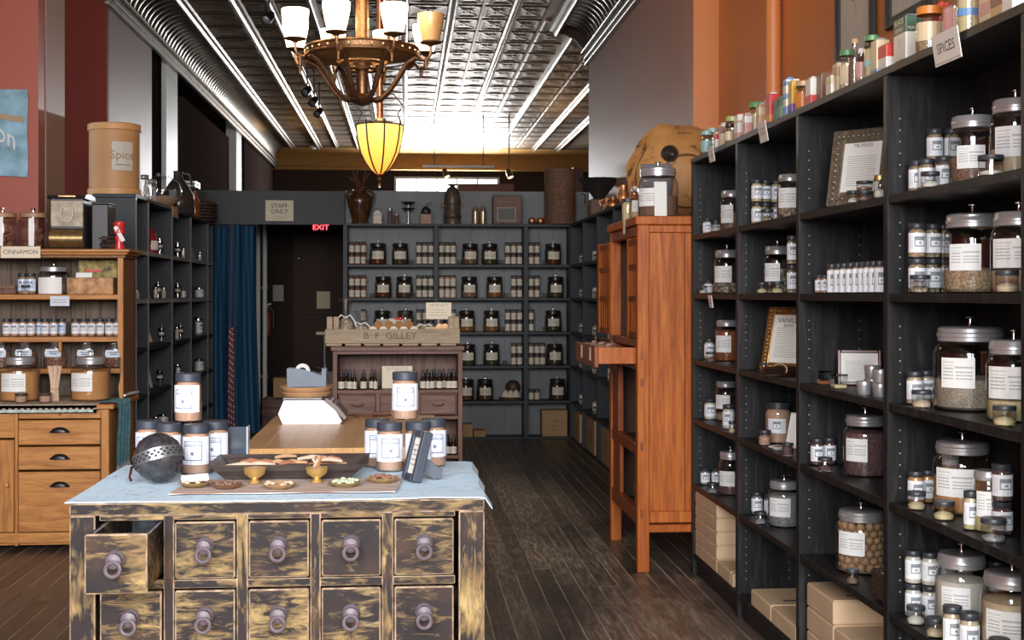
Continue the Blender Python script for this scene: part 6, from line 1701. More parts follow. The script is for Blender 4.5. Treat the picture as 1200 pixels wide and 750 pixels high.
# ---- hutch counter
HC = 0.8225
CL = plain('beige_runner',(0.50,0.40,0.30),0.85,0,0.30,60)
t = thing('table_runner','beige and teal woven runner along the oak hutch counter','cloth',(0,0,0))
def rf(u,v):
    x = -2.84+1.115*u
    L0 = 0.46; d = v*(L0+0.045)
    if d < L0: return (x+0.03*(v-0.5)*u, HY-0.028+(L0-d), HC+0.004+0.001*math.sin(40*x))
    return (x+0.002*math.sin(50*x), HY-0.032, HC+0.003-(d-L0))
MB().grid(rf,50,24,th=0.003).build('runner_cloth', CL, t)
mb = MB()
for k in range(34):
    x = -2.83+1.09*k/33
    mb.box(x,HY-0.0335,HC-0.026,x+0.018,HY-0.0320,HC-0.018)
mb.build('woven_pattern', plain('runner_pattern',(0.46,0.33,0.25),0.85,0,0.4,60), t)
MB().box(-2.84,HY-0.0350,HC-0.042,-1.74,HY-0.0322,HC-0.026).build('teal_border', plain('runner_teal',(0.42,0.50,0.46),0.85,0,0.3,40), t)
TEAL = plain('teal_scarf_cloth',(0.15,0.36,0.44),0.85,0,0.4,70)
t = thing('teal_scarf','fringed teal scarf draped over the counter end of the oak hutch','cloth',(0,0,0))
def sf(u,v):
    d = 0.62*v
    y = HY+0.03+0.34*u
    if d < 0.10: return (HX1-0.066+d, y, HC+0.006)
    return (HX1+0.036+0.006*math.sin(25*u+3*v), y+0.01*math.sin(6*v), HC+0.006-(d-0.10)*0.72)
MB().grid(sf,24,30,th=0.0).build('scarf_cloth', TEAL, t)
for k in range(26):
    y = HY+0.035+0.33*k/25
    MB().tube([(HX1+0.037,y,0.465),(HX1+0.04,y+0.004,0.42),(HX1+0.036,y-0.003,0.385)],0.003,5).build('fringe', plain('scarf_fringe',(0.40,0.36,0.33),0.9), t)
t = thing('white_rod','short white rod resting on the counter corner of the hutch','rod',(0,0,0))
for k in range(2): MB().tube([(HX1-0.010+0.02*k,HY+0.36,HC+0.021),(HX1+0.006+0.02*k,HB-0.02,HC+0.018)],0.007,8).build('rod', WHITE, t)
HK=dict([(22,-2.207),(105.5,-1.808),(65,-2.002),(31,-2.164),(59,-2.03)])
canister((HK[22],7.70,HC+0.007),0.113,0.285,0.80,C_ORNG,'wide canister of orange powder nearer the cupboard door on the hutch counter',group='canisters of orange powder on the hutch counter',la=(-0.75,0.55),lz=(0.27,0.75),lab=L_BIG,neck=0.66)
canister((HK[105.5],7.70,HC+0.007),0.113,0.285,0.80,C_ORNG,'wide canister of orange powder above the drawers on the hutch counter',group='canisters of orange powder on the hutch counter',la=(-0.95,0.30),lz=(0.27,0.75),lab=L_BIG,neck=0.66)
t = thing('stick_bundle','bundle of pale wooden stirrers standing between the orange canisters','sticks',(HK[65],7.66,HC+0.007))
rt = random.Random(3)
for k in range(24):
    a = 2*PI*k/24*3.1; q = 0.012+0.010*(k%3)/2
    MB().tube([(0.026*math.cos(a)*(0.5+q*20)/1.0*0.9,0.026*math.sin(a),0),(q*0.8*math.cos(a),q*0.8*math.sin(a),0.07),(0.040*math.cos(a)*(0.6+(k%4)*0.13),0.030*math.sin(a),0.20)],0.0042,5).build('stirrer', plain('pale_stick',(0.66,0.47,0.33),0.7), t)
MB().tube([(0.022*math.cos(a),0.022*math.sin(a),0.07) for a in [2*PI*i/14 for i in range(14)]],0.004,5,0,True).build('tie', KRAFT, t)
tub((HK[31]+0.005,7.555,HC+0.007),'sample tub of cinnamon before the canister nearer the cupboard door',C_CINN,R=0.034,H=0.055,fr=0.7,group=None,lid=plain('dark_brown_lid',(0.06,0.04,0.035),0.4))
tub((HK[59]+0.005,7.555,HC+0.007),'sample tub of cinnamon before the stirrer bundle',C_CINN,R=0.034,H=0.055,fr=0.7,group=None,lid=plain('dark_brown_lid',(0.06,0.04,0.035),0.4))
# ---- old poster on the red wall
t = thing('tin_poster','faded blue poster with white curved lettering on the red wall','poster',(-2.68,8.292,2.17))
PB = plain('faded_blue_paper',(0.22,0.38,0.48),0.75,0,0.30,9)
def pf(u,v): return (-0.36+0.712*u+0.003*math.sin(9*v), -0.004-0.003*math.sin(5*u+3*v)**2, 0.538*v-0.006*math.sin(6*u+1)*(1-v))
MB().grid(pf,16,12).build('poster_sheet', PB, t)
mb = MB(); put_text(mb,'Cinnamon',0.17,lambda x,y:(0.03+x*0.80,-0.0115,0.30+y-0.9*x*x),sx=0.9); mb.build('lettering', plain('faded_white',(0.62,0.63,0.60),0.8), t)
mb = MB(); mb.grid(lambda u,v:(-0.33+0.66*u,-0.0100,0.375+0.02*math.sin(5*u)-0.09*(u-0.5)**2+0.035*v),14,1); mb.build('tan_scroll', plain('faded_tan',(0.36,0.27,0.16),0.8), t)
mb = MB(); mb.lathe([(0.0,0),(0.085,0)],24); mb2 = MB().at((0.03,-0.0105,0.165), rx=PI/2).lathe([(0,0),(0.085,0),(0.085,0.001),(0,0.001)],24); mb2.build('teal_disc', plain('faded_teal',(0.10,0.27,0.33),0.8), t)
# ================================================================ apothecary chest in front
CX0, CX1, CY0, CY1, CZ = -0.862, 0.210, 3.44, 4.15, 0.90
t = thing('apothecary_chest','worn purple brown apothecary chest of small square drawers, pale blue cloth on top','chest',(0,0,0))
chest = t
def cbox(name, b, mat, bev=0.0035):
    return MB().box(*b).build(name, [mat, CHEST_EDGE], t, bevel=bev, bmat=1)
xs = [-0.782,-0.587,-0.396,-0.208,-0.019,0.150]      # drawer openings: left edges; last = right edge
DL = [(-0.783,-0.627),(-0.594,-0.440),(-0.405,-0.250),(-0.217,-0.063),(-0.027,0.128)]
DZ = [(0.702,0.850),(0.518,0.672),(0.335,0.488),(0.152,0.305)]
cbox('top_board', (CX0,CY0,0.868,CX1,CY1,CZ), CHEST_H)
cbox('corner_post', (CX0,CY0,0.0,DL[0][0]-0.014,CY0+0.06,0.868), CHEST_V)
cbox('corner_post', (DL[4][1]+0.014,CY0,0.0,CX1,CY0+0.06,0.868), CHEST_V)
cbox('corner_post', (CX0,CY1-0.06,0.0,CX0+0.06,CY1,0.868), CHEST_V)
cbox('corner_post', (CX1-0.06,CY1-0.06,0.0,CX1,CY1,0.868), CHEST_V)
MB().box(CX0+0.006,CY0+0.06,0.09,CX0+0.026,CY1-0.06,0.868).build('side_panel', CHEST_V, t)
MB().box(CX1-0.026,CY0+0.06,0.09,CX1-0.006,CY1-0.06,0.868).build('side_panel', CHEST_V, t)
MB().box(CX0+0.06,CY1-0.03,0.09,CX1-0.06,CY1-0.01,0.868).build('back_panel', CHEST_V, t)
for k in range(4):
    a, b = DL[k][1]+0.003, DL[k+1][0]-0.003
    cbox('divider', (a,CY0+0.003,0.13,b,CY0+0.03,0.868), CHEST_V, 0.003)
zr = [(0.854,0.868),(0.676,0.698),(0.492,0.514),(0.309,0.331),(0.10,0.148)]
for z0,z1 in zr:
    for (a,b) in DL: cbox('rail', (a-0.004,CY0+0.004,z0,b+0.004,CY0+0.03,z1), CHEST_H, 0.002)
ex = [CX0+0.08, DL[0][1]+0.002]
def knob_ring(parent, x, y, z):
    PW = plain('lilac_iron',(0.10,0.078,0.092),0.5,0.3,0.2,60)
    k = MB().at((x,y,z), rx=PI/2).lathe([(0,0),(0.023,0),(0.024,0.004),(0.020,0.008),(0.017,0.010),(0.017,0.026),(0.019,0.03),(0.010,0.034),(0,0.035)],18).build('knob', PW, parent)
    MB().at((x,y-0.036,z-0.018), rx=-0.15).tube([(0.0175*math.cos(a),0,0.0175*math.sin(a)) for a in [2*PI*i/18 for i in range(18)]],0.0055,8,0,True).build('ring_pull', PW, k)
def drawer(i, r, out=0.006, z0=None, z1=None, x0=None, x1=None):
    x0_, x1_ = DL[i]; z0, z1 = DZ[r]
    if x0 is not None: x0_, x1_ = x0, x1
    yf = CY0-out
    d = bpy.data.objects.new('drawer', None); COL.objects.link(d); d.parent = t
    MB().box(x0_,yf,z0,x1_,yf+0.02,z1).build('drawer_front', [CHEST_H, CHEST_EDGE], d, bevel=0.004, bmat=1)
    if out > 0.05:
        BL = plain('bluish_drawer_wood',(0.26,0.29,0.34),0.6,0,0.4,30)
        for a in (x0_+0.002,x1_-0.014): MB().box(a,yf+0.02,z0+0.004,a+0.012,CY0+0.35,z1-0.004).build('drawer_side', [CHEST_H, BL], d, bevel=0.003, bmat=1)
        MB().box(x0_+0.014,yf+0.02,z0+0.006,x1_-0.014,CY0+0.35,z0+0.014).build('drawer_bottom', BL, d)
        MB().box(x0_+0.014,CY0+0.335,z0+0.014,x1_-0.014,CY0+0.35,z1-0.006).build('drawer_back', BL, d)
    else:
        MB().box(x0_+0.006,yf+0.02,z0+0.004,x1_-0.006,CY0+0.30,z1-0.004).build('drawer_box', CHEST_V, d)
    knob_ring(d, (x0_+x1_)/2, yf, (z0+z1)/2+0.012)
for r in range(4):
    for i in range(5):
        if r == 0 and i == 0: drawer(i, r, 0.165, x0=-0.785, x1=-0.633)
        else: drawer(i, r, 0.006 if not (r==1 and i==0) else 0.010)
# cloth over the chest
m_, nt_, b_, N2, L2 = nodes_of('pale_blue_leaf_cloth')
v1 = coords(nt_, (9,16,1))
v2 = tex_noise(nt_, 0.85, 2, v1, 0.5, 3.5)
r2 = ramp(nt_, v2.outputs['Fac'], [(0.0,(0.60,0.80,0.95)),(0.585,(0.64,0.83,0.96)),(0.61,(0.42,0.53,0.60)),(0.635,(0.42,0.53,0.60)),(0.66,(0.62,0.81,0.94))])
L2.new(r2.outputs[0], b_.inputs['Base Color']); b_.inputs['Roughness'].default_value = 0.8
wv = tex_noise(nt_, 160, 2, coords(nt_)); bump(nt_, b_, wv.outputs['Fac'], 0.15, 0.001)
LEAFCLOTH = m_
t2 = thing('table_cloth','pale blue cloth with grey leaf pattern over the apothecary chest','cloth',(0,0,CZ))
def clf(u,v):
    x = CX0-0.010+(CX1-CX0+0.030)*u; y = CY0-0.006+(CY1-CY0+0.03)*v
    z = 0.0045+0.002*math.sin(7*x+3*y)*math.sin(9*y)
    e = max(0,u-0.982)/0.018; z -= 0.030*e; x += 0.004*math.sin(14*v)*(u>0.9)
    z += 0.006*math.exp(-((u-0.86)/0.05)**2)*math.sin(5*v+1)**2*0.4
    return (x, y+0.008*math.sin(9*u)*v, max(0.0035,z) if u < 0.98 else z)
MB().grid(clf,60,30,th=0.003).build('cloth', LEAFCLOTH, t2)
CT_ = CZ+0.0085
m_, nt_, b_, N2, L2 = nodes_of('striped_mat_cloth')
w_ = N2.new('ShaderNodeTexWave'); w_.inputs['Scale'].default_value = 14; w_.bands_direction = 'Y'; w_.inputs['Distortion'].default_value = 0.6
L2.new(coords(nt_), w_.inputs['Vector'])
r2 = ramp(nt_, w_.outputs['Fac'], [(0.2,(0.36,0.19,0.14)),(0.5,(0.55,0.42,0.35)),(0.8,(0.68,0.60,0.54))])
L2.new(r2.outputs[0], b_.inputs['Base Color']); b_.inputs['Roughness'].default_value = 0.85
t2 = thing('woven_mat','striped russet woven mat under the dishes on the chest','mat',(0,0,CT_))
MB().grid(lambda u,v:(-0.625+0.60*u+0.02*v, 3.515+0.26*v+0.006*math.sin(12*u), 0.003+0.0012*math.sin(20*u)*math.sin(9*v)),40,10,th=0.002).build('mat_cloth', m_, t2)
CM = CT_+0.0045
# cinnamon jars: two pyramids
CJR, CJH = 0.040, 0.146
def cinn(x, y, z, label, group, rz=0.0):
    t = spice_jar((x,y,z), label, C_CINN, R=CJR, H=CJH, group=group, la=(-1.35,1.35), lz=(0.20,0.76), seg=24, rz=rz, lab=plain('lavender_white_paper',(0.72,0.75,0.84),0.5), lid=plain('slate_blue_lid',(0.032,0.040,0.058),0.45))
    # printed badge: frame, arched band, name and a small star
    R = CJR*1.022
    f = lambda x_,y_: (R*math.sin(1.32*x_/R), -R*math.cos(1.32*x_/R), 0.070+1.32*y_)
    mb = MB()
    for a,b,c,d in ((-0.022,-0.022,0.022,-0.0195),(-0.022,-0.022,-0.0200,0.022),(0.0200,-0.022,0.022,0.022),(-0.022,0.010,0.022,0.012),(-0.022,0.020,0.022,0.022)):
        n = 5
        for k in range(n):
            xa, xb = a+(c-a)*k/n, a+(c-a)*(k+1)/n
            mb.add([f(xa,b),f(xb,b),f(xb,d),f(xa,d)],[(0,1,2,3)])
    for s in (0,1):
        mb.add([f(0.004*math.cos(a+s*PI),-0.006+0.0045*math.sin(a+s*PI)) for a in [2*PI*i/6 for i in range(6)]],[tuple(range(6))])
    put_text(mb,'Cinnamon',0.0098,lambda x_,y_:f(x_,0.0158+y_))
    mb.build('printed_badge', plain('badge_blue',(0.16,0.20,0.32),0.6), t)
    return t
ZB = CT_+0.0005
gl, gr_ = 'cinnamon jars in the pyramid by the open drawer', 'cinnamon jars in the pyramid by the easel'
for (x,y,n) in ((-0.781,4.07,'rear outer'),(-0.706,3.985,'second, behind the grey ball'),(-0.617,3.935,'front inner'),(-0.575,4.035,'rear inner')):
    cinn(x,y,ZB,'%s bottom cinnamon jar of the pyramid behind the grey openwork ball' % n, gl, rz=-0.15)
cinn(-0.655,4.02,ZB+CJH+0.0005,'top cinnamon jar of the pyramid behind the grey openwork ball',gl,rz=-0.25)
for (x,y,n) in ((-0.085,4.06,'rear, nearest the tray,'),(-0.046,3.955,'front, nearest the tray,'),(0.040,3.965,'front, behind the easel prop,'),(0.088,4.06,'rear, nearest the cloth edge,')):
    cinn(x,y,ZB,'%s bottom cinnamon jar of the pyramid beside the easel' % n, gr_, rz=0.1)
cinn(0.0,4.035,ZB+CJH+0.0005,'top cinnamon jar of the pyramid beside the easel',gr_,rz=0.05)
# grey openwork ball
t2 = thing('openwork_ball','grey pierced glass and metal ball lying on the blue cloth','ball',(-0.692,3.745,CT_+0.071))
BALL = plain('grey_cut_glass',(0.045,0.045,0.05),0.10,0.2,0.5,40)
bs = MB().at((0,0,0), rx=-0.30, ry=-0.28)
def ballf(u,v):
    th, ph = 2*PI*u, PI*v
    r = 0.069+0.0022*math.sin(th*9+ph*8)*math.sin(ph*11)
    return (r*math.sin(ph)*math.cos(th), r*math.sin(ph)*math.sin(th), r*math.cos(ph))
bs.grid(ballf,54,28); bs.build('ball_body', BALL, t2)
bb = MB().at((0,0,0), rx=-0.30, ry=-0.28)
for k in range(48):
    a0,a1 = 2*PI*k/48, 2*PI*(k+1)/48
    q = [((0.0725)*math.cos(b)*math.cos(z),(0.0725)*math.sin(b)*math.cos(z),0.0725*math.sin(z)) for b,z in ((a0,-0.26),(a1,-0.26),(a1,0.20),(a0,0.20))]
    bb.sm.add(len(bb.f)); bb.add(q,[(0,1,2,3)])
bb.build('steel_band', plain('band_steel',(0.22,0.24,0.26),0.3,0.7), t2)
hb = MB().at((0,0,0), rx=-0.30, ry=-0.28)
for k in range(26):
    for j in range(3):
        a = 2*PI*(k+0.5*(j%2))/26; z = -0.12+0.10*j
        c = Vector((0.0731*math.cos(a)*math.cos(z),0.0731*math.sin(a)*math.cos(z),0.0731*math.sin(z)))
        tx = Vector((-math.sin(a),math.cos(a),0)); tz = Vector((-math.cos(a)*math.sin(z),-math.sin(a)*math.sin(z),math.cos(z)))
        hb.add([c+tx*(0.0042*math.cos(b))+tz*(0.0030*math.sin(b)) for b in [2*PI*i/6 for i in range(6)]],[tuple(range(6))])
hb.build('pierced_holes', SLOT, t2)
MB().tube([(-0.06,0.02,-0.02),(-0.078,0.015,-0.03),(-0.080,0.0,-0.055),(-0.074,-0.01,-0.067)],0.0045,6).build('wire_clasp', CHROME, t2)
# smoked acrylic stand
t2 = thing('acrylic_stand','dark smoked acrylic stand beside the cinnamon pyramid','stand',(-0.512,4.06,CT_))
MB().box(-0.035,-0.003,0,0.030,0.0,0.125).box(-0.035,0.0,0,0.030,0.08,0.004).build('stand_sheet', plain('smoked_sheet',(0.05,0.06,0.075),0.15), t2)
MB().box(0.027,-0.004,0,0.031,0.05,0.125).build('pale_edge', plain('acrylic_edge',(0.40,0.46,0.55),0.2), t2)
# dark wooden tray
t2 = thing('wooden_tray','long dark wooden tray with sloped flaring sides behind the brass cups','tray',(-0.330,3.84,CM))
def trap(x0,x1,y0,y1,z): return [(x0,y0,z),(x1,y0,z),(x1,y1,z),(x0,y1,z)]
bo = trap(-0.180,0.170,-0.075,0.085,0.0); tp = trap(-0.225,0.225,-0.115,0.135,0.040)
bi = trap(-0.172,0.162,-0.068,0.078,0.008); ti = trap(-0.213,0.213,-0.105,0.125,0.040)
tp = [(x,y,z+(0.006 if abs(x)>0.2 else 0)) for x,y,z in tp]
names = ('front_side','end_side','back_side','end_side')
for k in range(4):
    j = (k+1)%4
    MB().add([bo[k],bo[j],tp[j],tp[k],bi[k],bi[j],ti[j],ti[k]],[(0,1,2,3),(7,6,5,4),(3,2,6,7),(0,4,5,1),(1,5,6,2),(0,3,7,4)]).build(names[k], WTRAY, t2)
MB().add(bo+bi,[(3,2,1,0),(4,5,6,7),(0,1,5,4),(1,2,6,5),(2,3,7,6),(3,0,4,7)]).build('tray_floor', WTRAY, t2)
rt = random.Random(21)
BK = [plain('pale_root',(0.55,0.42,0.30),0.8), plain('tan_root',(0.42,0.25,0.13),0.8), plain('russet_bark',(0.30,0.12,0.06),0.8)]
for k in range(26):
    x = rt.uniform(-0.14,0.15); y = rt.uniform(-0.06,0.06); a = rt.uniform(-0.7,0.7); l = rt.uniform(0.02,0.05)
    z = 0.016+0.010*(k//7)
    MB().tube([(x-l*math.cos(a),y-l*math.sin(a)*0.6,z),(x,y,z+0.004),(x+l*math.cos(a),y+l*math.sin(a)*0.6,z)],0.006,6,rs=[0.004,0.007,0.004]).build('root_piece', BK[k%3], t2)
def cup(x, y, label, fill):
    t = thing('brass_cup', label, 'cup', (x,y,CM), 0)
    MB().lathe([(0,0),(0.016,0),(0.018,0.003),(0.009,0.010),(0.012,0.014),(0.028,0.026),(0.032,0.042),(0.031,0.0425),(0.025,0.028),(0,0.018)],20).build('cup_bowl', plain('honey_brass',(0.62,0.40,0.13),0.22,0.55), t)
    MB().lathe([(0.0295,0.037),(0.015,0.043),(0,0.045)],14).build('contents', fill, t)
    return t
cup(-0.418,3.685,'brass footed cup before the tray, nearer the grey ball',C_PINK)
c2 = cup(-0.246,3.685,'brass footed cup holding splinters of bark before the tray',C_TAN)
for k in range(6): MB().tube([(0.010*math.cos(k),0.010*math.sin(k),0.04),(-0.012+0.010*k/2,0.006*math.sin(2*k),0.066+0.004*(k%3))],0.0035,5).build('bark_splinter', BK[k%3], c2)
def dish(x, y, r, label, fill, colr, lumps):
    t = thing('sample_dish', label, 'dish', (x,y,CM), 0)
    MB().lathe([(0,0),(r*0.7,0),(r,0.012),(r*0.97,0.013),(r*0.68,0.003),(0,0.003)],24).build('dish_bowl', plain('dish_'+colr[0],colr[1],0.3), t)
    r_ = random.Random(int(abs(x*1000)))
    for k in range(lumps):
        a = r_.uniform(0,6.28); q = r*0.72*math.sqrt(r_.random())
        MB().sphere((q*math.cos(a),q*math.sin(a),0.011+r_.uniform(0,0.005)),r*0.16,7,5,0,0.7).build('piece', fill, t)
    return t
OL = ('olive',(0.30,0.22,0.08)); WOODD = ('walnut',(0.20,0.10,0.05))
roll_dish = dish(-0.575,3.640,0.046,'brown dish with white rolled paper next to the grey ball',BK[0],OL,8)
MB().at((0,0,0.020), rz=0.2).tube([(-0.036,0,0),(0.036,0,0.004)],0.011,10).build('paper_roll', PAPER, roll_dish)
dish(-0.485,3.605,0.044,'low dish of dark buds at the mat edge',C_BROWN,WOODD,16)
dish(-0.342,3.590,0.046,'tan dish with pale chips before the brass cups',BK[0],('tan',(0.40,0.25,0.12)),10)
dish(-0.165,3.610,0.046,'dish of pale green pods before the tray',plain('cardamom_pod',(0.50,0.55,0.38),0.7),OL,18)
dish(-0.062,3.685,0.048,'dish of russet buds next to the easel',plain('russet_bud',(0.26,0.12,0.08),0.7),('gilt',(0.36,0.25,0.09)),20)
# small easel frame seen from the side
t2 = thing('easel_frame','small slate blue easel frame turned sideways on the chest','frame',(0.005,3.735,CT_),0)
EB = plain('slate_blue_wood',(0.045,0.056,0.075),0.45)
X = dict(rz=-1.18, rx=-0.26)
mb = MB().at((0,0,0.002),**X)
w,h,d,fw = 0.090,0.145,0.028,0.020
mb.box(-w/2,0,0,-w/2+fw,d,h).box(w/2-fw,0,0,w/2,d,h).box(-w/2+fw,0,0,w/2-fw,d,fw).box(-w/2+fw,0,h-fw,w/2-fw,d,h).box(-w/2+0.006,d*0.5,0.006,w/2-0.006,d,h-0.006)
mb.build('frame', EB, t2, bevel=0.003)
MB().at((0,0,0.002),**X).box(-w/2+fw,d*0.3,fw,w/2-fw,d*0.45,h-fw).build('printed_card', PAPER, t2)
mb = MB().at((0,0,0.002),**X)
for k in range(5): mb.box(-0.02,d*0.3-0.0008,0.045+0.014*k,0.02-0.006*(k%2),d*0.3-0.0003,0.048+0.014*k)
mb.build('printed_lines', INKGREY, t2)
MB().prism([(-0.018,0),(0.018,0),(0.018,0.0)],0,0,'y') if False else None
mb = MB()
mb.prism([(0.022,0.088),(0.024,0.040),(0.078,0.0),(0.100,0.004),(0.104,0.024)],0.018,0.030,'y')
mb.build('prop_leg', EB, t2)

# ================================================================ butcher-block table
TX0,TX1,TY0,TY1,TTZ = -0.615,0.140,4.96,6.275,0.86
t = thing('work_table','honey maple butcher block table behind the apothecary chest','table',(0,0,0))
n = 9
for k in range(n):
    a = TX0+(TX1-TX0)*k/n; b = TX0+(TX1-TX0)*(k+1)/n
    MB().box(a,TY0,TTZ-0.045,b-0.0003,TY1,TTZ).build('top_plank', WMAPLE, t, bevel=0.0006)
MB().box(TX0+0.03,TY0+0.03,TTZ-0.16,TX1-0.03,TY0+0.05,TTZ-0.046).build('apron', WOAK, t); MB().box(TX0+0.03,TY1-0.05,TTZ-0.16,TX1-0.03,TY1-0.03,TTZ-0.046).build('apron', WOAK, t)
for a in (TX0+0.03,TX1-0.05): MB().box(a,TY0+0.05,TTZ-0.16,a+0.02,TY1-0.05,TTZ-0.046).build('apron', WOAK, t)
for a in (TX0+0.03,TX1-0.10):
    for b in (TY0+0.03,TY1-0.10): MB().box(a,b,0,a+0.07,b+0.07,TTZ-0.16).build('leg', WOAKV, t, bevel=0.004)
# scale with trays and tape dispenser on it
SXC, SY0 = -0.43, 5.885
t = thing('weighing_scale','white counter scale with sloped keypad on the butcher block table','scale',(SXC,SY0,TTZ+0.0005))
pr = [(-0.128,0.045),(-0.108,0.0),(0.130,0.0),(0.142,0.012),(0.115,0.055),(0.062,0.100),(-0.105,0.100)]
MB().prism(pr,0,0.30).build('scale_body', WHITE, t, bevel=0.006)
MB().prism([(0.070,0.098),(0.120,0.058),(0.158,0.020),(0.165,0.028),(0.132,0.070),(0.082,0.110)],0.012,0.29).build('keypad_housing', plain('grey_keypad',(0.17,0.13,0.12),0.4), t, bevel=0.003)
kb = MB()
for i in range(4):
    for j in range(6):
        f = (i+0.5)/4; x = 0.087+0.062*f; z = 0.106-0.068*f
        kb.at((x+0.003,0.045+0.042*j,z), ry=0.80).box(-0.006,-0.014,0,0.006,0.014,0.004)
kb.build('keys', plain('pale_keys',(0.35,0.28,0.25),0.5), t)
MB().box(-0.115,0.005,0.108,0.060,0.295,0.116).build('weighing_plate', STEEL, t, bevel=0.003)
MB().box(-0.06,0.10,0.099,0.02,0.20,0.109).build('plate_post', STEEL, t)
TRW = plain('tan_tray_wood',(0.52,0.30,0.15),0.45)
def oval_tray(z, rx_, ry_, label):
    t = thing('oval_tray', label, 'tray', (SXC-0.018,SY0+0.15,z))
    MB().lathe([(0,0),(rx_*0.88,0),(rx_,0.018),(rx_*1.01,0.022),(rx_*0.97,0.022),(rx_*0.86,0.006),(0,0.006)],32,sy=ry_/rx_).build('tray_body', TRW, t)
    return t
oval_tray(TTZ+0.117,0.118,0.135,'lower oval wooden tray stacked on the scale plate')
oval_tray(TTZ+0.1395,0.122,0.14,'upper oval wooden tray under the tape dispenser')
TZT = TTZ+0.1395+0.0225
t = thing('tape_dispenser','slate grey tape dispenser standing on the oval trays','dispenser',(SXC-0.018,SY0+0.10,TZT))
MB().prism([(-0.082,0.0),(0.086,0.0),(0.088,0.075),(0.074,0.077),(0.072,0.045),(0.0,0.070),(-0.030,0.078),(-0.084,0.078)],0,0.075).build('dispenser_body', plain('speckled_slate_plastic',(0.13,0.16,0.20),0.5), t, bevel=0.003)
MB().at((-0.018,0.025,0.068), rx=-PI/2).lathe([(0.017,0),(0.034,0),(0.034,0.025),(0.017,0.025),(0.017,0)],24).build('tape_roll', plain('clear_tape_roll',(0.55,0.55,0.52),0.3), t)
MB().add([(0.010,0.027,0.092),(0.078,0.027,0.0775),(0.078,0.048,0.0775),(0.010,0.048,0.092)],[(0,1,2,3)]).build('tape_strip', G_JAR, t)
t = thing('dark_scoop','dark wooden scoop and knife lying at the far edge of the maple table','scoop',(-0.13,6.21,TTZ+0.0005),0.08)
MB().lathe([(0,0),(0.05,0),(0.062,0.012),(0.058,0.013),(0.045,0.004),(0,0.004)],20,0,(-0.06,0,0),sy=0.6).build('scoop_bowl', WWAL, t)
MB().tube([(-0.02,0,0.012),(0.10,0.01,0.016),(0.16,0.01,0.014)],0.010,8).build('scoop_handle', WWAL, t)
MB().box(-0.05,0.03,0.0,0.16,0.045,0.008).build('knife_blade', WOAKD, t)

# ================================================================ walnut extract cabinet
EX0,EX1,EY0,EY1,EZ = -0.462,0.372,8.42,8.80,1.106
t = thing('extract_cabinet','dark walnut open cabinet with three drawers and dropper bottles','cabinet',(0,0,0))
MB().box(EX0-0.012,EY0-0.012,EZ-0.03,EX1+0.012,EY1,EZ).build('top_board', WWALH, t, bevel=0.004)
for a in (EX0,EX1-0.030): MB().box(a,EY0,0,a+0.030,EY1,EZ-0.03).build('side_post', WWAL, t, bevel=0.003)
MB().box(EX0+0.03,EY1-0.015,0,EX1-0.03,EY1,EZ-0.03).build('back_panel', WWAL, t)
MB().box(EX0+0.03,EY0+0.004,EZ-0.05,EX1-0.03,EY0+0.024,EZ-0.03).build('top_rail', WWALH, t)
for z in (0.825,0.655,0.40,0.13): MB().box(EX0+0.03,EY0+0.002,z-0.022,EX1-0.03,EY1-0.016,z).build('shelf', WWALH, t, bevel=0.002)
w = (EX1-EX0-0.06)/3
for k in range(3):
    a = EX0+0.03+w*k
    d = MB().box(a+0.012,EY0-0.002,0.664,a+w-0.012,EY0+0.02,0.795).build('drawer', WWALH, t, bevel=0.006)
    MB().tube([(a+w/2-0.04,EY0-0.004,0.735),(a+w/2-0.02,EY0-0.02,0.725),(a+w/2+0.02,EY0-0.02,0.725),(a+w/2+0.04,EY0-0.004,0.735)],0.006,6).build('drawer_pull', WWAL, d)
    MB().box(a+0.006,EY0+0.02,0.66,a+w-0.006,EY0+0.3,0.80).build('drawer_box', WWAL, d)
for k in (1,2): MB().box(EX0+0.03+w*k-0.011,EY0+0.003,0.655,EX0+0.03+w*k+0.011,EY0+0.03,0.803).build('drawer_divider', WWAL, t)
DROP = plain('brown_dropper_glass',(0.018,0.010,0.008),0.12)
def dropper(x, y, z, label, lab=True, group='dropper bottles in the walnut cabinet', R=0.0205):
    t = thing('dropper_bottle', label, 'bottle', (x,y,z), 0, group)
    MB().lathe([(0,0),(R,0),(R*1.02,0.004),(R*1.02,0.068),(R*0.6,0.080),(R*0.5,0.086)],14).build('glass_body', DROP, t)
    MB().lathe([(R*0.62,0.084),(R*0.62,0.102),(R*0.42,0.104),(R*0.36,0.125),(0,0.130)],12).build('dropper_cap', BLACK, t)
    MB().label(R*1.05,-1.5,1.5,0.008,0.052,6).build('paper_label', L_CREAM, t)
    return t
EXU=dict([(400,-0.409),(410,-0.354),(415,-0.327),(426,-0.266),(436,-0.211),(440,-0.189),(496,0.119),(505.5,0.171),(515,0.224),(526,0.285),(532,0.318),(501,0.146),(509,0.191),(520,0.252),(531,0.312),(517,0.235),(523,0.268),(524,0.274),(531.5,0.315)])
for k,(u,y,n) in enumerate(((400,8.47,'first from the post'),(410,8.47,'second from the post'),(405.0,8.54,'behind the first pair'))):
    dropper(EXU.get(u, EXU[400]+0.027),y,0.8255,'dropper bottle on the drawer shelf, %s, in the group of four' % n)
dropper(EXU[415]+0.004,8.437,0.8255,'small round front bottle in the group of four',False,R=0.0135)
dropper(EXU[426],8.47,0.8255,'dropper bottle nearest the group of four, in the group of three'); dropper(EXU[436],8.50,0.8255,'dropper bottle next to the EXTRACTS card, in the group of three'); dropper(EXU[440],8.437,0.8255,'small front bottle next to the EXTRACTS card',False,R=0.0135)
for k,u in enumerate((496,505.5,515,526,532)): dropper(EXU[u],8.47,0.8255,'%s dropper bottle in the front row beyond the EXTRACTS card' % ORD[k])
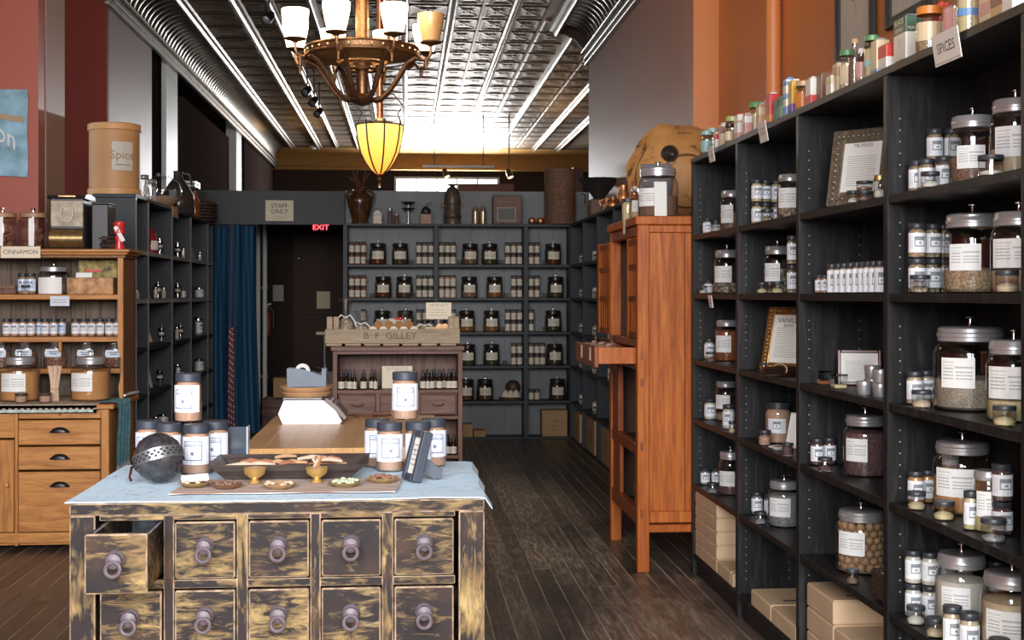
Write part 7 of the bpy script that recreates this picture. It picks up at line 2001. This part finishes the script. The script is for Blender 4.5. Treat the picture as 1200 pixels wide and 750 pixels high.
for k,u in enumerate((501,509,520,531)): dropper(EXU[u],8.535,0.8255,'%s dropper bottle in the rear row beyond the EXTRACTS card' % ORD[k])
dropper(EXU[501]+0.001,8.435,0.8255,'small round front bottle beyond the EXTRACTS card',False,R=0.0135)
for k,u in enumerate((517,524,531.5)): dropper(EXU[u],8.47,0.4005,'%s dropper bottle in the front row of the lower shelf' % ORD[k])
dropper(EXU[523]+0.012,8.53,0.4005,'rear dropper bottle of the lower shelf')
t = card('extracts_sign','cream EXTRACTS card propped among the dropper bottles','sign',(-0.05,8.56,0.826),0.198,0.145,[('EXTRACTS',0.030,0.86)],CREAM,tilt=-0.12,ink=INKGREY)
# crate on the cabinet
KZ = EZ+0.0005
t = thing('weathered_crate','long weathered grey crate stencilled with letters on the walnut cabinet','crate',(0,0,KZ))
KX0,KX1,KY0,KY1 = -0.510,0.355,8.425,8.78
MB().box(KX0,KY0,0.018,KX1,KY0+0.016,0.110).build('front_slat', WCRATE, t, bevel=0.003)
MB().box(KX0,KY1-0.016,0.018,KX1,KY1,0.110).build('back_slat', WCRATE, t, bevel=0.003)
for a in (KX0,KX1-0.07): MB().box(a+0.012,KY0+0.017,0.018,a+0.030,KY1-0.017,0.185).build('end_board', WCRATE, t, bevel=0.003)
for a in (KX0+0.010,KX0+0.052,KX1-0.075,KX1-0.040): MB().box(a,KY0+0.0165,0.06,a+0.036,KY0+0.045,0.190).build('corner_block', WCRATE, t, bevel=0.003)
for k in range(7):
    a = KX0+0.005+(KX1-KX0-0.01)*k/7
    MB().box(a,KY0,0.002,a+(KX1-KX0)/7-0.022,KY1,0.017).build('floor_slat', WCRATE, t, bevel=0.002)
mb = MB(); put_text(mb,'B  F  GILLEY',0.060,lambda x,y:(x*1.10-0.095,KY0-0.0012,0.066+y)); mb.build('stencil_lettering', plain('stencil_ink',(0.12,0.085,0.06),0.8), t)
# contents of the crate
t = thing('round_tin_tray','shallow box of small round sample tins with clear lids lying in the crate','tins',(0.0,8.50,KZ+0.075))
q = plain('amber_round_lid',(0.34,0.18,0.07),0.4,0.3)
MB().box(-0.235,-0.045,-0.05,0.085,0.10,0.02).build('card_box', plain('crate_card_box',(0.45,0.27,0.13),0.8), t, bevel=0.003)
for k in range(5):
    x = -0.205+0.066*k
    o = MB().at((x,-0.043,0.025), rx=PI/2).lathe([(0,0),(0.030,0),(0.031,0.004),(0.029,0.012),(0,0.012)],18).build('round_tin', q, t)
    MB().at((x,-0.0555,0.025), rx=PI/2).lathe([(0,0.0),(0.025,0),(0.025,0.001),(0,0.0015)],16).build('clear_lid', plain('tin_window',(0.42,0.36,0.28),0.3), o)
for k in range(4):
    x = -0.17+0.066*k
    MB().at((x,0.0,0.058), rx=PI/2-0.5).lathe([(0,0),(0.028,0),(0.028,0.010),(0,0.012)],16).build('round_tin', q, t)
rt = random.Random(17)
def cello(x, y, z, h, label, colr):
    t = thing('gift_bag', label, 'bag', (x,y,z), 0)
    MB().lathe([(0,0),(0.05,0),(0.058,0.03),(0.05,h*0.45),(0.018,h*0.56)],12,sy=0.75).build('bag_body', colr, t)
    MB().lathe([(0.06,0.0),(0.064,0.04),(0.054,h*0.46),(0.020,h*0.57)],12,sy=0.78).build('cellophane', G_JAR, t)
    MB().lathe([(0.018,h*0.56),(0.032,h*0.75),(0.045,h*0.98),(0.041,h*0.98),(0.025,h*0.72)],9,sy=0.8).build('cellophane_ruffle', G_JAR, t)
    for s in (-1,1): MB().tube([(0,-0.018,h*0.56),(s*0.03,-0.04,h*0.62),(s*0.055,-0.035,h*0.50),(s*0.07,-0.03,h*0.36)],0.005,5).build('ribbon', PAPER, t)
    return t
cello(-0.385,8.58,KZ+0.020,0.29,'tall cellophane gift bag with white ribbon at one end of the crate',content('gift_mix',(0.42,0.32,0.24),50))
cello(-0.29,8.66,KZ+0.020,0.21,'second cellophane gift bag behind the tall one in the crate',content('gift_mix2',(0.5,0.40,0.32),50))
cello(-0.01,8.67,KZ+0.020,0.20,'cellophane bag with silver ruffle behind the round tins',content('gift_mix3',(0.40,0.25,0.14),50))
cello(0.13,8.66,KZ+0.020,0.19,'cellophane bag with silver ruffle beside the SPICE SETS card',content('gift_mix4',(0.45,0.33,0.22),50))
t = thing('red_bow_packet','pale packet with a small red bow on top of the round tins','packet',(-0.06,8.58,KZ+0.155)); MB().box(-0.05,-0.03,-0.055,0.05,0.03,0.022).build('packet_body', plain('pale_packet',(0.50,0.45,0.38),0.6), t, bevel=0.008)
for s in (-1,1): MB().at((0.02+0.012*s,-0.028,0.02), rz=0.4*s).sphere((0,0,0),0.013,8,6).build('bow_loop', RED, t)
t = thing('orange_packets','heap of orange spice packets lying in the crate under the gift bag','packets',(-0.325,8.475,KZ+0.018))
for k in range(5): MB().at((-0.06+0.030*k,0.0,0.062+0.006*(k%2)), rz=0.2*k, ry=0.1).box(-0.035,-0.025,-0.012,0.035,0.025,0.012).build('packet', plain('orange_packet',(0.46,0.20,0.09),0.6) if k%3 else PAPER, t, bevel=0.004)
MB().box(-0.08,-0.03,0.0,0.08,0.03,0.052).build('packet_box', KRAFT, t)
t = thing('wooden_gift_box','low pale wooden gift box at the end of the crate','box',(0.180,8.525,KZ+0.0185)); MB().box(-0.05,-0.045,0,0.09,0.06,0.105).build('box_body', plain('gift_box_wood',(0.50,0.38,0.20),0.6), t, bevel=0.003)
for k in range(2): MB().at((0.045+0.035*k,-0.047,0.10), rx=PI/2).lathe([(0,0),(0.025,0),(0.025,0.008),(0,0.01)],16).build('round_tin', q, t)
t = card('spice_sets_sign','cream SPICE SETS card on a short wire holder in the crate','sign',(0.22,8.52,1.279),0.165,0.108,[('SPICE SETS',0.026,0.83)],CREAM,ink=INKGREY)
pb = MB()
for k in range(3): pb.box(-0.06+0.01*k,-0.0030,0.022+0.018*k,0.06-0.012*k,-0.0022,0.027+0.018*k)
pb.build('printed_lines', plain('pale_ink',(0.52,0.44,0.32),0.8), t)
MB().tube([(0,0.004,0.0),(0,0.004,-0.0475)],0.010,8).build('holder', STEEL, t)
# ================================================================ lamps
LIT = emit('lit_opal_glass',(1.0,0.80,0.50),5.5,(0.8,0.75,0.65))
UNLIT = plain('unlit_amber_glass',(0.62,0.34,0.14),0.25)
def shade_prof(h=0.145): return [(0.040,0),(0.046,0.004),(0.052,0.03),(0.062,0.075),(0.069,0.115),(0.070,h),(0.066,h),(0.058,0.075),(0.044,0.02),(0.0,0.012)]
def chandelier():
    t = thing('chandelier','bronze eight arm chandelier with glowing opal cup shades','chandelier',(-0.225,6.94,0))
    R = 0.295
    MB().lathe([(R,2.690),(R+0.008,2.692),(R+0.010,2.700),(R+0.004,2.706),(R+0.004,2.730),(R+0.010,2.735),(R+0.008,2.742),(R-0.004,2.742),(R-0.004,2.690),(R,2.690)],48).build('ring_band', BRONZE, t)
    for a in range(32):
        A = 2*PI*a/32
        MB().sphere(((R+0.006)*math.cos(A),(R+0.006)*math.sin(A),2.718),0.008,6,4).build('band_boss', BRASS, t)
    MB().lathe([(R-0.005,2.693),(0.14,2.668),(0.135,2.672),(R-0.006,2.700)],40).build('inner_dish', plain('amber_dish',(0.36,0.19,0.06),0.45,0.3), t)
    for z,r_ in ((2.665,0.105),(2.630,0.075)): MB().tube([(r_*math.cos(a),r_*math.sin(a),z) for a in [2*PI*i/30 for i in range(30)]],0.010,8,0,True).build('inner_ring', BRONZE, t)
    MB().lathe([(0,2.435),(0.018,2.440),(0.052,2.455),(0.075,2.462),(0.080,2.470),(0.060,2.485),(0.030,2.50),(0.030,2.62),(0.05,2.65),(0.05,2.69),(0.022,2.72),(0.018,2.76)],24).build('hub', BRONZE, t)
    MB().lathe([(0.034,2.74),(0.034,4.18),(0.07,4.19),(0.075,4.212),(0,4.213)],20).build('stem', BRONZE, t)
    for k in range(8):
        a = math.radians(18+45*k); c, s = math.cos(a), -math.sin(a)
        P = lambda r_,z: (r_*c, r_*s, z)
        # flat curved strap from hub to ring, then the outer arm
        pts = [P(0.07,2.468),P(0.11,2.478),P(0.16,2.525),P(0.205,2.59),P(0.25,2.655),P(0.30,2.683)]
        MB().tube(pts,0.013,6).build('strap', BRONZE, t)
        MB().tube([P(0.30,2.70),P(0.335,2.668),P(0.365,2.672),P(0.378,2.70),P(0.378,2.745)],0.008,8).build('arm', BRONZE, t)
        MB().lathe([(0,2.615),(0.008,2.620),(0.010,2.66),(0.006,2.68)],10,0,(0.352*c,0.352*s,0)).build('drop_finial', BRONZE, t)
        MB().lathe([(0.010,2.735),(0.018,2.742),(0.055,2.752),(0.058,2.757),(0.04,2.760),(0,2.762)],20,0,(0.378*c,0.378*s,0)).build('shade_holder', BRONZE, t)
        lit = k != 0
        e = MB().lathe([(r_,z+2.760) for r_,z in shade_prof()],22,0,(0.378*c,0.378*s,0)).build('lamp_shade', LIT if lit else UNLIT, t)
        if lit: point_light('chandelier_bulb', (-0.225+0.378*c, 6.94+0.378*s, 2.945), 4.0, (1.0,0.70,0.38), 0.05)
    for k in range(4):
        a = PI/4+PI/2*k; c, s = math.cos(a), math.sin(a)
        n = 34
        mb = MB()
        for i in range(n):
            f = (i+0.5)/n; r_ = 0.205-0.165*f; z = 2.742+1.44*f
            lk = []
            for q in range(10):
                b = 2*PI*q/10
                dx = 0.011*math.cos(b)
                lk.append((r_*c + (dx*(-s) if i%2 else dx*c), r_*s + (dx*c if i%2 else dx*s), z+0.026*math.sin(b)))
            mb.tube(lk,0.0042,5,0,True)
        mb.build('chain', COPPER, t)
chandelier()
def pendant():
    t = thing('pendant_lamp','yellow glass bowl pendant with dark ribs and a turned finial','lamp',(-0.183,9.547,0))
    R = 0.168
    G = emit('lit_yellow_glass',(1.0,0.50,0.06),1.25,(0.8,0.5,0.12))
    gnt = G.node_tree; gsp = gnt.nodes.new('ShaderNodeSeparateXYZ')
    gnt.links.new(coords(gnt, kind='Generated'), gsp.inputs[0])
    grp = ramp(gnt, gsp.outputs[2], [(0.0,(1.0,0.25,0.02)),(0.45,(1.0,0.42,0.06)),(0.9,(1.0,0.62,0.14))])
    gnt.links.new(grp.outputs[0], gnt.nodes['Principled BSDF'].inputs['Emission Color'])
    prof = [(0.0,2.318),(0.03,2.322),(0.06,2.345),(0.10,2.40),(0.135,2.47),(0.158,2.56),(R,2.64),(R,2.672),(R-0.006,2.672),(R-0.008,2.64)]
    MB().lathe(prof,36).build('glass_bowl', G, t)
    for k in range(8):
        a = 2*PI*k/8+0.22; c,s = math.cos(a),math.sin(a)
        MB().tube([((r_+0.004)*c,(r_+0.004)*s,z) for r_,z in prof[1:8]],0.006,6).build('rib', IRON, t)
        MB().tube([((R+0.002)*c,(R+0.002)*s,2.67),((R+0.012)*c,(R+0.012)*s,2.69),((R+0.004)*c,(R+0.004)*s,2.70)],0.004,5).build('rim_hook', IRON, t)
    MB().tube([((R+0.003)*math.cos(a),(R+0.003)*math.sin(a),2.672) for a in [2*PI*i/36 for i in range(36)]],0.006,6,0,True).build('rim', IRON, t)
    MB().lathe([(0,2.225),(0.012,2.23),(0.014,2.245),(0.007,2.255),(0.018,2.275),(0.010,2.295),(0.022,2.31),(0.012,2.32)],14).build('finial', BRONZE, t)
    MB().sphere((0,0,2.222),0.014,10,6).build('finial_tip', CHROME, t)
    MB().tube([(0.0,0,2.65),(0.0,0,4.20)],0.024,10).build('copper_stem', COPPER, t)
    MB().lathe([(0.06,4.17),(0.075,4.20),(0.075,4.213),(0,4.213)],18).build('ceiling_rose', COPPER, t)
    for s in (-1,1): MB().tube([(s*0.16,0,2.675),(s*0.13,0,2.76),(s*0.17,0.02,2.82),(s*0.10,0,2.90),(0.0,0,2.92)],0.005,6).build('curled_hanger', IRON, t)
    MB().lathe([(0,2.66),(0.05,2.665),(0.05,2.70),(0.02,2.73)],14).build('lamp_holder', IRON, t)
    point_light('pendant_bulb', (-0.183,9.547,2.60), 0.6, (1.0,0.62,0.25), 0.04)
    point_light('pendant_bulb', (-0.183,9.547,2.78), 5, (1.0,0.62,0.25), 0.04)
pendant()
# ceiling spots on the dark side and the track in the back room
def spot(loc, label, aim, mat, lit=0.0, stem=0.2):
    t = thing('ceiling_spot', label, 'spotlight', loc, 0, None)
    d = Vector(aim).normalized()
    q = Vector((0,0,-1)).rotation_difference(d).to_matrix().to_4x4()
    mb = MB(); mb.X = q
    mb.lathe([(0,0.07),(0.03,0.065),(0.045,0.02),(0.05,-0.07),(0.046,-0.07),(0.04,0.0),(0,0.01)],16); mb.build('lamp_can', mat, t)
    mb = MB(); mb.X = q
    mb.lathe([(0.044,-0.05),(0.03,-0.062),(0,-0.064)],14); mb.build('lamp_lens', emit('spot_lens_lit',(1.0,0.75,0.4),6.0) if lit and 'spot_lens_lit' not in MATS else MATS.get('spot_lens_lit') if lit else STEEL, t)
    MB().tube([(0,0,0.05),(0,0,stem)],0.010,6).build('stem', IRON, t)
    return t
SP=[(-1.228, 11.941, 3.951), (-1.143, 15.446, 3.835), (-1.119, 16.246, 3.833), (-1.115, 17.149, 3.822)]
for k,p in enumerate(SP): spot(p,'black ceiling spotlight in the row beside the chandelier, %s from the street' % ORD[k],(-0.3,-0.6,-0.5),BLACK,stem=4.21-p[2])
t = thing('track_rail','white lighting track hung before the clerestory window','track',(0,20.0,0))
MB().box(0.27,-0.02,3.385,1.37,0.02,3.42).build('track_bar', WHITE, t, bevel=0.004)
for x in (0.45,1.2): MB().tube([(x,0,3.42),(x,0,4.21)],0.008,6).build('hanger_rod', IRON, t)
SQ=[(0.621, 20.016, 3.3), (1.6, 19.936, 3.3)]
for k,p in enumerate(SQ):
    spot((p[0],20.0,p[2]),'brass track spotlight %s' % ('under the white track','beyond the end of the white track')[k],(0.35,-0.3,-0.9),BRASS,1.0,stem=(3.385 if k == 0 else 4.21)-p[2])
# warm lamps of the back room wash the cove
point_light('back_room_lamp', (0.75,22.6,3.25), 8, (1.0,0.62,0.25), 0.15)
point_light('back_room_lamp', (-1.6,22.4,3.25), 5, (1.0,0.62,0.25), 0.15)
point_light('back_room_lamp', (2.4,20.5,3.25), 6, (1.0,0.62,0.25), 0.15)
t = thing('smoke_detector','pale round smoke detector on the back cove','detector',(-1.70,24.55,4.205)); MB().lathe([(0.09,0),(0.09,-0.03),(0.06,-0.05),(0,-0.05)],20).build('detector_body', WHITE, t)
